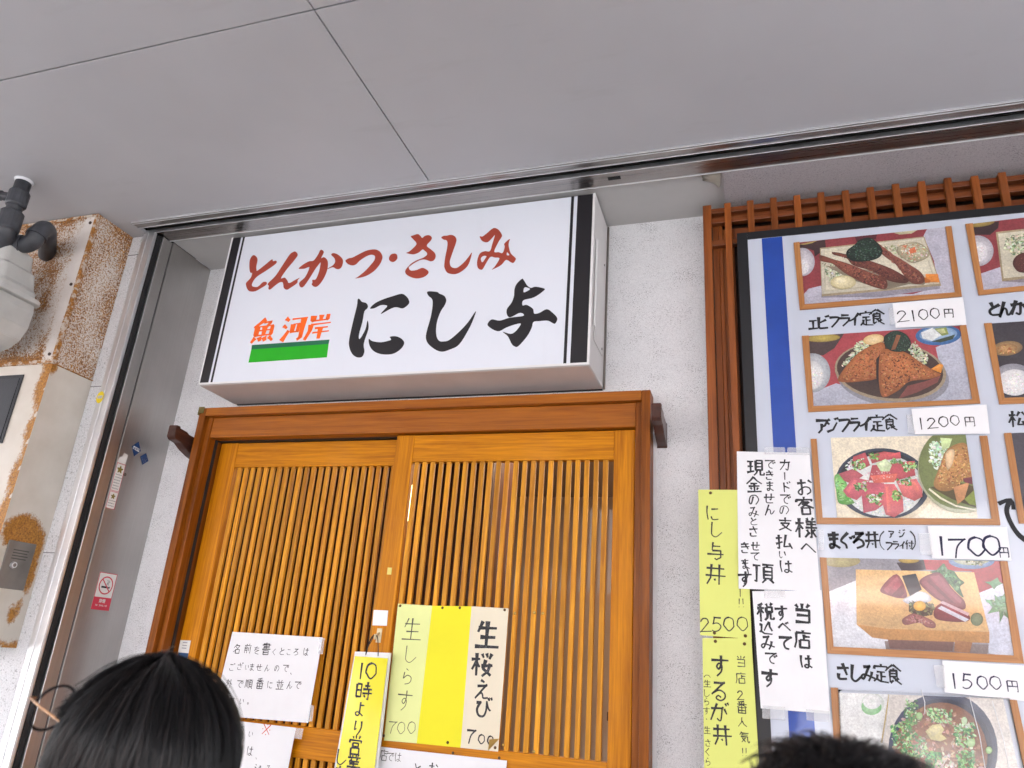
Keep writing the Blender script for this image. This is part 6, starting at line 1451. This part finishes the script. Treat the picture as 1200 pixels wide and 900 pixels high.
def bowl(x, y, z, label):
    bm = bmesh.new()
    P = [(.018, 0), (.022, .006), (.045, .022), (.056, .045), (.054, .045), (.042, .024), (.0, .012)]
    n = 24
    rings = [[bm.verts.new((x+r*math.cos(2*math.pi*k/n), y+r*math.sin(2*math.pi*k/n), z+h)) for k in range(n)] for r, h in P[:-1]]
    for a, b in zip(rings, rings[1:]):
        for k in range(n):
            bm.faces.new((a[k], a[(k+1) % n], b[(k+1) % n], b[k]))
    bm.faces.new(rings[0][::-1]); bm.faces.new(rings[-1])
    o = finish('bowl', bm, M['white_plastic'], loc=(x, y, z), smooth=True)
    tag(o, label, 'bowl', 'white bowls stacked on the shelf behind the door')
for k in range(3):
    bowl(-.10, 1.2, 1.336+.0465*k, 'white bowl in a small stack behind the right door slats')
    bowl(.03, 1.22, 1.336+.0465*k, 'white bowl in a small stack behind the right door slats')
rkx = root('red_crate', 'red box on the inner shelf behind the right door slats', 'box', (-.40, 1.22, 1.336))
finish('body', nb(-.55, -.27, 1.14, 1.30, 1.3365, 1.44, bev=.006), plain('red_box_paint', (.42, .05, .04), .5), rkx)
finish('lid', nb(-.56, -.26, 1.13, 1.31, 1.4405, 1.462, bev=.004), plain('red_lid_paint', (.34, .035, .03), .5), rkx)
def wall_strip(x, z0, z1, w, m, label):
    o = finish('wall_menu_strip', nb(x, x+w, 3.196, 3.199, z0, z1), m, loc=(x, 3.197, z0))
    tag(o, label, 'menu strip')
wall_strip(-.55, 2.0, 2.5, .09, M['yellow'], 'yellow paper strip on the inner wall behind the right door slats')
wall_strip(.30, 1.7, 2.3, .10, M['yellow'], 'short yellow paper strip on the inner wall at the far right')
rpz = root('wall_poster', 'dark reddish framed poster on the inner wall behind the slats', 'poster', (.0, 3.19, 1.9))
finish('frame', nb(-.22, .26, 3.18, 3.198, 1.9, 2.3, bev=.004), WD, rpz)
finish('print', nb(-.19, .23, 3.176, 3.1795, 1.93, 2.27), plain('poster_print', (.25, .06, .05), .5, var=.5, vs=9), rpz)
rlp = root('pendant_lamp', 'warm glowing pendant lamp inside, seen between the right door slats', 'lamp', (-.05, 2.0, 2.3))
bm = bmesh.new(); loft(bm, [(2.30, .10, .10), (2.33, .13, .13), (2.47, .13, .13), (2.50, .10, .10)], -.05, 2.0, 1.0, 8)
t = NT('lamp_paper'); t.set(Base_Color=(.8, .6, .35), Emission_Color=(1, .62, .28)); t.b.inputs['Emission Strength'].default_value = 2.6
finish('lamp_shade', bm, t.m, rlp, smooth=True)
bm = bmesh.new(); tube(bm, [(-.05, 2.0, 2.50), (-.05, 2.0, 2.699)], .005, 8); finish('cord', bm, M['cord'], rlp)
rlp = root('ceiling_lamp', 'bright flat ceiling lamp inside, lighting the room behind the slats', 'lamp', (-.6, 1.6, 2.66))
finish('casing', nb(-1.25, .05, 1.45, 1.75, 2.672, 2.699, bev=.003), M['white_plastic'], rlp)
t = NT('lamp_diffuser'); t.set(Base_Color=(.8, .8, .8), Emission_Color=(1, .80, .62)); t.b.inputs['Emission Strength'].default_value = 4.5
finish('diffuser', nb(-1.23, .03, 1.47, 1.73, 2.658, 2.6718), t.m, rlp)

# ================================================================ ACROSS THE STREET (seen only as reflections)
rbd = root('street_building', 'pale building across the street, seen only as a reflection in the glossy photos', 'building', (-3, -16, -.13))
FW = plain('facade_paint', (.76, .77, .78), .8, var=.05, vs=1.2)
finish('wall', nb(-20, 12, -21, -14, -.12, 6.2), FW, rbd)
finish('roof_edge', nb(-20.2, 12.2, -14.0, -13.7, 5.9, 6.35), plain('roof_edge_grey', (.35, .35, .36), .7), rbd)
for i in range(9):
    x = -18.5+3.3*i
    w_ = finish('window', nb(x, x+1.7, -13.99, -13.93, 3.4, 4.9), M['white_plastic'], rbd)
    finish('pane', nb(x+.08, x+1.62, -13.925, -13.92, 3.48, 4.82), plain('far_glass', (.05, .06, .075), .1), w_)
    w_ = finish('shopfront', nb(x, x+2.4, -13.99, -13.90, .05, 2.5), plain('shopfront_frame', (.30, .28, .26), .6), rbd)
    finish('pane', nb(x+.1, x+2.3, -13.895, -13.89, .3, 2.3), plain('shop_glass', (.09, .09, .09), .15), w_)
finish('awning', nb(-19, 11, -13.9, -12.6, 2.75, 2.87), plain('awning_red', (.45, .12, .07), .8), rbd)

# ================================================================ PEOPLE
def skin_mesh(verts, edges, radii, rootv=0, sub=2):
    me = bpy.data.meshes.new('skin')
    me.from_pydata([Vector(v) for v in verts], edges, [])
    o = bpy.data.objects.new('skin', me)
    C.objects.link(o)
    md = o.modifiers.new('s', 'SKIN')
    md.use_smooth_shade = True
    for i, r in enumerate(radii):
        sv = me.skin_vertices[0].data[i]
        sv.radius = r if isinstance(r, tuple) else (r, r)
        sv.use_root = (i == rootv)
    sb = o.modifiers.new('u', 'SUBSURF'); sb.levels = sub; sb.render_levels = sub
    out = bpy.data.meshes.new_from_object(o.evaluated_get(bpy.context.evaluated_depsgraph_get()))
    bpy.data.objects.remove(o)
    bpy.data.meshes.remove(me)
    out.materials.clear()
    return out
SKIN = plain('skin', (.52, .30, .215), .5, var=.05, vs=30)
HAIR = NT('black_hair')
ff = HAIR.n('NewGeometry')
HAIR.l(HAIR.ramp(ff.outputs['Random Per Island'], [(0, (.0015, .0013, .0015)), (.8, (.005, .0042, .0045)), (1, (.016, .012, .011))]), HAIR.b.inputs['Base Color'])
HAIR.set(Roughness=.33); HAIR.b.inputs['Specular IOR Level'].default_value = .28
HAIR = HAIR.m
def head_mesh(S):
    """head about .215 S tall, centre at the origin, facing +Y"""
    bm = bmesh.new()
    bmesh.ops.create_uvsphere(bm, u_segments=48, v_segments=36, radius=1)
    for v in bm.verts:
        x, y, z = v.co
        X, Y, Z = x*.074, y*.094, z*.112
        if z < 0:                                  # jaw narrows, back of skull rises to the neck
            k = -z
            X *= 1-.30*k*k
            if y > 0: Y *= 1-.10*k
            else: Y *= 1-.38*k
        if y > 0:                                  # flatter face
            Y -= .010*(1-abs(x))*max(0, 1-abs(z-.1)*1.2)*(1 if abs(x) > .18 else .3)
            n_ = math.exp(-(x/.13)**2)*(math.exp(-((z+.18)/.13)**2)*.024+math.exp(-((z-.02)/.16)**2)*.010)
            Y += n_                                # nose
            Y += math.exp(-(x/.28)**2)*math.exp(-((z+.50)/.055)**2)*.006 + math.exp(-(x/.26)**2)*math.exp(-((z+.60)/.05)**2)*.006   # lips
            Y -= math.exp(-(x/.3)**2)*math.exp(-((z+.55)/.025)**2)*.004
            Y += math.exp(-(x/.3)**2)*math.exp(-((z+.86)/.14)**2)*.008      # chin
            for sx in (-1, 1):
                Y -= math.exp(-((x-sx*.40)/.17)**2)*math.exp(-((z-.02)/.12)**2)*.009    # eye hollows
                Y += math.exp(-((x-sx*.38)/.24)**2)*math.exp(-((z-.2)/.07)**2)*.004     # brows
        v.co = Vector((X, Y, Z))*S
    # ears
    for sx in (-1, 1):
        g2 = bmesh.ops.create_uvsphere(bm, u_segments=14, v_segments=10, radius=1)
        for v in g2['verts']:
            c = v.co.copy()
            v.co = Vector((sx*(.074+c.x*.010+.006*(1-c.y)), -.004+c.y*.017, -.006+c.z*.031))*S
    me = bpy.data.meshes.new('head'); bm.to_mesh(me); bm.free()
    return me
def hand_chain(wrist, d, side, S):
    """palm, four unequal curled fingers and a thumb; returns verts, edges, radii"""
    V, E_, Rr = [], [], []
    d = Vector(d).normalized()
    lat = Vector((0, 1, 0))                       # thumb side points forward
    curl = Vector((-side, 0, 0))                  # fingers curl towards the thigh
    w = Vector(wrist)
    def add(p, r, prev=None):
        V.append(p); Rr.append(r)
        if prev is not None: E_.append((prev, len(V)-1))
        return len(V)-1
    a = add(w, .021*S); b = add(w+d*.045*S, (.017*S, .030*S), a); c = add(w+d*.080*S, (.014*S, .032*S), b)
    fingers = []
    for k, (off, L) in enumerate(((.027, .068), (.009, .076), (-.009, .071), (-.026, .055))):
        p = w+d*.078*S+lat*off*S
        ch = [p, p+d*L*.45*S+curl*.006*S, p+d*L*.78*S+curl*.020*S, p+d*L*.98*S+curl*.036*S]
        fingers.append((ch, [.0092*S, .0085*S, .0078*S, .0068*S]))
    p = w+d*.028*S+lat*.022*S
    fingers.append(([p, p+(d*.020+lat*.022+curl*.006)*S, p+(d*.048+lat*.030+curl*.014)*S, p+(d*.066+lat*.030+curl*.020)*S], [.013*S, .011*S, .0095*S, .0078*S]))
    return V, E_, Rr, fingers
def join_meshes(name, ms):
    bm = bmesh.new()
    for m in ms:
        bm.from_mesh(m)
        bpy.data.meshes.remove(m)
    me = bpy.data.meshes.new(name)
    bm.to_mesh(me); bm.free()
    return me
def person(label, loc, rotz, H, top_col, leg_col, female, tilt=Matrix.Identity(4)):
    S = H/1.72
    r_ = root('person', label, 'person', (0, 0, 0))
    sh = (.172 if female else .20)*S
    hz = .94*S; hd = H-.117*S
    verts, edges, rad = [], [], []
    def add(p, r, prev=None):
        verts.append(Vector(p)); rad.append(r)
        if prev is not None: edges.append((prev, len(verts)-1))
        return len(verts)-1
    pel = add((0, 0, hz), (.135*S, .10*S)); wa = add((0, .0, hz+.16*S), (.115*S, .085*S), pel); ch = add((0, .0, hz+.36*S), (.14*S, .10*S), wa); nk0 = add((0, -.01*S, hz+.50*S), (.075*S, .06*S), ch); nk = add((0, .0, hz+.57*S), .052*S, nk0); hb = add((0, .012*S, hd-.03*S), .05*S, nk)
    parts = []
    fingers_all = []
    for s in (-1, 1):
        a = add((s*sh, -.01*S, hz+.455*S), .058*S, nk0); b = add((s*(sh+.035*S), -.02*S, hz+.20*S), .042*S, a); c = add((s*(sh+.045*S), .035*S, hz-.03*S), .029*S, b)
        V, E_, Rr, fs = hand_chain(verts[c], (0, .22, -1), s, S)
        base = len(verts)
        for v in V[1:]: verts.append(v)
        rad.extend(Rr[1:])
        edges.append((c, base))
        for (i, j) in E_[1:]: edges.append((i+base-1, j+base-1))
        fingers_all += fs
        a = add((s*.088*S, 0, hz-.06*S), .085*S, pel); b = add((s*.095*S, .012*S, .49*S), .058*S, a); c = add((s*.095*S, -.02*S, .095*S), .038*S, b); d_ = add((s*.10*S, .05*S, .042*S), (.036*S, .03*S), c); add((s*.105*S, .15*S, .030*S), (.034*S, .022*S), d_)
    body = skin_mesh(verts, edges, rad, pel, 2)
    ms = [body]
    for chn, rr_ in fingers_all:
        ms.append(skin_mesh(chn, [(0, 1), (1, 2), (2, 3)], rr_, 0, 1))
    hm = head_mesh(S); HC = Matrix.Translation((0, .015*S, hd)) @ tilt
    hm.transform(HC); ms.append(hm)
    M4 = Matrix.Translation(loc) @ Matrix.Rotation(rotz, 4, 'Z')
    r_.location = loc
    def put(name, me, mat, smooth=True):
        me.transform(M4)
        return link(name, me, mat, r_, smooth=smooth)
    put('body', join_meshes('body', ms), SKIN)
    # jacket
    v2, e2, q2 = [], [], []
    def ad2(p, r, prev=None):
        v2.append(Vector(p)); q2.append(r)
        if prev is not None: e2.append((prev, len(v2)-1))
        return len(v2)-1
    p0 = ad2((0, 0, hz-.06*S), (.165*S, .125*S)); p1 = ad2((0, 0, hz+.16*S), (.145*S, .11*S), p0); p2 = ad2((0, 0, hz+.36*S), (.162*S, .118*S), p1); p3 = ad2((0, -.01*S, hz+.495*S), (.088*S, .07*S), p2)
    for s in (-1, 1):
        a = ad2((s*sh, -.01*S, hz+.455*S), .072*S, p3); b = ad2((s*(sh+.035*S), -.02*S, hz+.20*S), .056*S, a); ad2((s*(sh+.045*S), .035*S, hz-.02*S), .044*S, b)
    put('jacket', skin_mesh(v2, e2, q2, p0, 2), plain('jacket_cloth', top_col, .85, var=.1, vs=40))
    v2, e2, q2 = [], [], []
    p0 = ad2((0, 0, hz-.02*S), (.145*S, .11*S))
    for s in (-1, 1):
        a = ad2((s*.088*S, 0, hz-.09*S), .098*S, p0); b = ad2((s*.095*S, .012*S, .49*S), .072*S, a); ad2((s*.095*S, -.015*S, .10*S), .058*S, b)
    put('trousers', skin_mesh(v2, e2, q2, p0, 2), plain('trouser_cloth', leg_col, .85, var=.1, vs=40))
    for s in (-1, 1):
        bm = bmesh.new()
        loft(bm, [(.0, .044*S, .125*S), (.012*S, .048*S, .132*S), (.03*S, .047*S, .13*S), (.06*S, .043*S, .10*S), (.085*S, .040*S, .06*S)], s*.102*S, .062*S, .9, 7)
        for v in bm.verts:
            if v.co.z > .05*S: v.co.y -= .05*S*(v.co.z/.085/S)
        me = bpy.data.meshes.new('shoe'); bm.to_mesh(me); bm.free()
        put('shoe', me, plain('shoe_leather', (.03, .028, .028), .5))
    for s in (-1, 1):
        bm = bmesh.new(); bmesh.ops.create_uvsphere(bm, u_segments=16, v_segments=12, radius=.0125*S)
        bmesh.ops.translate(bm, verts=bm.verts, vec=(s*.030*S, .0735*S, .003*S))
        me = bpy.data.meshes.new('eye'); bm.to_mesh(me); bm.free()
        pm_ = [1 if p.center.y > .0735*S+.0108*S else 0 for p in me.polygons]
        me.transform(HC)
        oe = put('eye', me, [M['white_plastic'], M['ink']])
        for p, q in zip(me.polygons, pm_): p.material_index = q
    return r_, M4 @ HC, S, M4, hd
def hair_long(r_, HM, S, seed=1):
    rnd = random.Random(seed)
    c0 = Vector((0, -.005*S, .004*S)); c = HM @ c0; H3 = HM.to_3x3()
    RX, RY, RZ = .084*S, .100*S, .100*S
    def surf(az, pol, o):
        return c + H3 @ Vector(((RX+o)*math.sin(pol)*math.sin(az), (RY+o)*math.sin(pol)*math.cos(az), (RZ+o)*math.cos(pol)))
    # under-cap
    bm = bmesh.new()
    n = 48
    rows = []
    for j in range(15):
        pol = R(3+j*9.4)
        row = []
        for k in range(n):
            az = 2*math.pi*k/n
            pp = pol
            lim = R(44) if math.cos(az) > .40 else R(135)
            pp = min(pol, lim)
            p = surf(az, pp, -.002)
            row.append(bm.verts.new(p))
        rows.append(row)
    for a, b in zip(rows, rows[1:]):
        for k in range(n):
            try: bm.faces.new((a[k], a[(k+1) % n], b[(k+1) % n], b[k]))
            except ValueError: pass
    bm.faces.new(rows[0])
    me = bpy.data.meshes.new('hair'); bm.to_mesh(me); bm.free()
    cap = link('hair', me, HAIR, r_, smooth=True)
    # hanging strands, parted along the middle
    bm = bmesh.new()
    N = 5200
    for i in range(N):
        clump = rnd.gauss(0, 1)
        az = rnd.uniform(-math.pi, math.pi)
        front = math.cos(az)
        bang = abs(az) < R(70)
        o = abs(rnd.gauss(.003, .0035))*S
        # start somewhere on the crown line and comb outwards
        p0 = R(rnd.uniform(1, 70) if rnd.random() < .5 else rnd.uniform(-22, 12))
        az0 = az+rnd.gauss(0, .10)
        wob = rnd.gauss(0, .05)
        pts_ = []
        polend = R(rnd.uniform(44, 60)) if bang else R(100)
        p0 = min(p0, polend-.2)
        m_ = 9
        for k in range(m_):
            t_ = k/(m_-1)
            pol = p0+(polend-p0)*t_
            a = az0+(az-az0)*t_+wob*math.sin(t_*3)
            q_ = surf(a, pol, o+(.0022*math.sin(7*a+2*t_)+.0012*math.sin(17*a))*S)
            pts_.append(q_)
        last = pts_[-1]
        out = Vector((last.x-c.x, last.y-c.y, 0)).normalized()
        L = (.30+rnd.uniform(-.04, .04))*S
        if bang: L = .012*S
        back = H3 @ Vector((0, -1, 0)); back.z = 0
        side = max(0, math.cos(az)+.6)
        for k in range(1, 6):
            t_ = k/5
            pts_.append(last+Vector((0, 0, -L*t_))+out*((.012+.06*max(0, -math.cos(az)))*t_+.004*clump*.4*t_)*S+Vector((wob*.03*t_, rnd.gauss(0, .0012), 0)))
        w = rnd.uniform(.0005, .0011)*S
        if rnd.random() < .03:
            # stray hairs
            pts_ = [p+(p-c).normalized()*.004*(k/len(pts_))*rnd.uniform(.5, 2) for k, p in enumerate(pts_)]
            w = .0003
        # flat-ish three-sided strand
        prev = None
        for k, p in enumerate(pts_):
            d = (pts_[min(k+1, len(pts_)-1)]-pts_[max(k-1, 0)]).normalized()
            nrm = (p-c); nrm = (nrm-d*nrm.dot(d)).normalized()
            s = d.cross(nrm)
            ww = w*(1 if k < len(pts_)-2 else .6)
            cur = [bm.verts.new(p+s*ww), bm.verts.new(p+nrm*ww*.9), bm.verts.new(p-s*ww)]
            if prev:
                for q in range(2):
                    bm.faces.new((prev[q], prev[q+1], cur[q+1], cur[q]))
            prev = cur
    me = bpy.data.meshes.new('strands'); bm.to_mesh(me); bm.free()
    link('strands', me, HAIR, cap, smooth=True)
def hair_short(r_, HM, S, seed=2):
    rnd = random.Random(seed)
    c0 = Vector((0, -.007*S, .004*S)); c = HM @ c0; H3 = HM.to_3x3()
    RX, RY, RZ = .093*S, .106*S, .1235*S
    def surf(az, pol, o):
        return c + H3 @ Vector(((RX+o)*math.sin(pol)*math.sin(az), (RY+o)*math.sin(pol)*math.cos(az), (RZ+o)*math.cos(pol)))
    bm = bmesh.new(); n = 40; rows = []
    for j in range(12):
        row = []
        for k in range(n):
            az = 2*math.pi*k/n
            lim = R(55) if math.cos(az) > .4 else R(118)
            row.append(bm.verts.new(surf(az, min(R(3+j*10.6), lim), -.001)))
        rows.append(row)
    for a, b in zip(rows, rows[1:]):
        for k in range(n):
            try: bm.faces.new((a[k], a[(k+1) % n], b[(k+1) % n], b[k]))
            except ValueError: pass
    bm.faces.new(rows[0])
    me = bpy.data.meshes.new('hair'); bm.to_mesh(me); bm.free()
    cap = link('hair', me, HAIR, r_, smooth=True)
    bm = bmesh.new()
    for i in range(6000):
        az = rnd.uniform(-math.pi, math.pi)
        pol = math.acos(1-rnd.random()*1.45)
        if math.cos(az) > .4 and pol > R(58): continue
        p = surf(az, pol, 0)
        nrm = (p-c).normalized()
        flow = H3 @ Vector((rnd.gauss(0, .3)+.5*math.sin(9*nrm.x+5*nrm.y), .7+rnd.gauss(0, .25), -.1))
        flow = (flow-nrm*flow.dot(nrm)).normalized()
        L = rnd.uniform(.022, .045)*S
        pts_ = [p, p+nrm*L*.12+flow*L*.4, p+nrm*L*.15+flow*L*.85, p+nrm*L*.06+flow*L*1.25]
        w = rnd.uniform(.0006, .0012)*S
        prev = None
        for k, q in enumerate(pts_):
            d = (pts_[min(k+1, 3)]-pts_[max(k-1, 0)]).normalized()
            s = d.cross(nrm).normalized(); ww = w*(1, .9, .7, .25)[k]
            cur = [bm.verts.new(q+s*ww), bm.verts.new(q+nrm*ww), bm.verts.new(q-s*ww)]
            if prev:
                for a in range(2):
                    bm.faces.new((prev[a], prev[a+1], cur[a+1], cur[a]))
            prev = cur
    me = bpy.data.meshes.new('strands'); bm.to_mesh(me); bm.free()
    link('strands', me, HAIR, cap, smooth=True)
def glasses(M4, S):
    r_ = root('glasses', 'round thin black glasses with gold temples worn by the dark-haired person', 'glasses', M4 @ Vector((0, .1*S, 0)))
    c = Vector((0, .133*S, .007*S))
    GOLD = plain('gold_wire', (.72, .40, .22), .3, metal=1)
    for s in (-1, 1):
        P_ = [c+Vector((s*.0345*S+.0255*S*math.cos(a), -.006*S*(abs(math.cos(a)*.5*s+.5))*1.0, .0245*S*math.sin(a))) for a in [2*math.pi*k/32 for k in range(33)]]
        bm = bmesh.new(); tube(bm, [M4 @ p for p in P_], .0016*S, 8, False); rim = finish('rim', bm, M['ink'], r_, smooth=True)
        bm = bmesh.new(); bm.faces.new([bm.verts.new(M4 @ p) for p in P_[:-1]]); finish('lens', bm, M['glass'], rim)
        h = c+Vector((s*.0615*S, -.004*S, .006*S))
        bm = bmesh.new(); tube(bm, [M4 @ p for p in (h, h+Vector((s*.009*S, -.004*S, 0)), h+Vector((s*.013*S, -.03*S, .001*S)), h+Vector((s*.017*S, -.10*S, .004*S)), h+Vector((s*.014*S, -.125*S, -.012*S)))], .0013*S, 8); finish('temple', bm, GOLD, r_, smooth=True)
    bm = bmesh.new(); tube(bm, [M4 @ (c+Vector((x*S, .004*S*(1-abs(x)/.009), .006*S))) for x in (-.009, 0, .009)], .0013*S, 8); finish('bridge', bm, GOLD, r_, smooth=True)
YAW = R(80)
HW = 1.4849
SW = HW/1.72
hc_ = Vector((-.5417, -1.6319, 1.3839))
off = Matrix.Rotation(YAW, 3, 'Z') @ Vector((0, .015*SW, 0))
pw, hmw, Sw, Mw, _ = person('person with long straight black hair and round glasses, looking up to the left', (hc_.x-off.x, hc_.y-off.y, 0), YAW, HW, (.05, .05, .06), (.03, .035, .05), True, Matrix.Rotation(R(17), 4, 'X') @ Matrix.Rotation(R(12), 4, 'Y'))
hair_long(pw, Matrix.Translation(hc_) @ Matrix.Rotation(YAW-R(10), 4, 'Z') @ Matrix.Rotation(R(4), 4, 'X'), Sw)
glasses(hmw, Sw)
pm, hmm, Sm, Mm, _ = person('person with short tousled black hair standing before the menu board', (.042, -1.70, 0), R(-10), 1.455, (.06, .06, .065), (.04, .04, .045), False)
hair_short(pm, hmm, Sm)
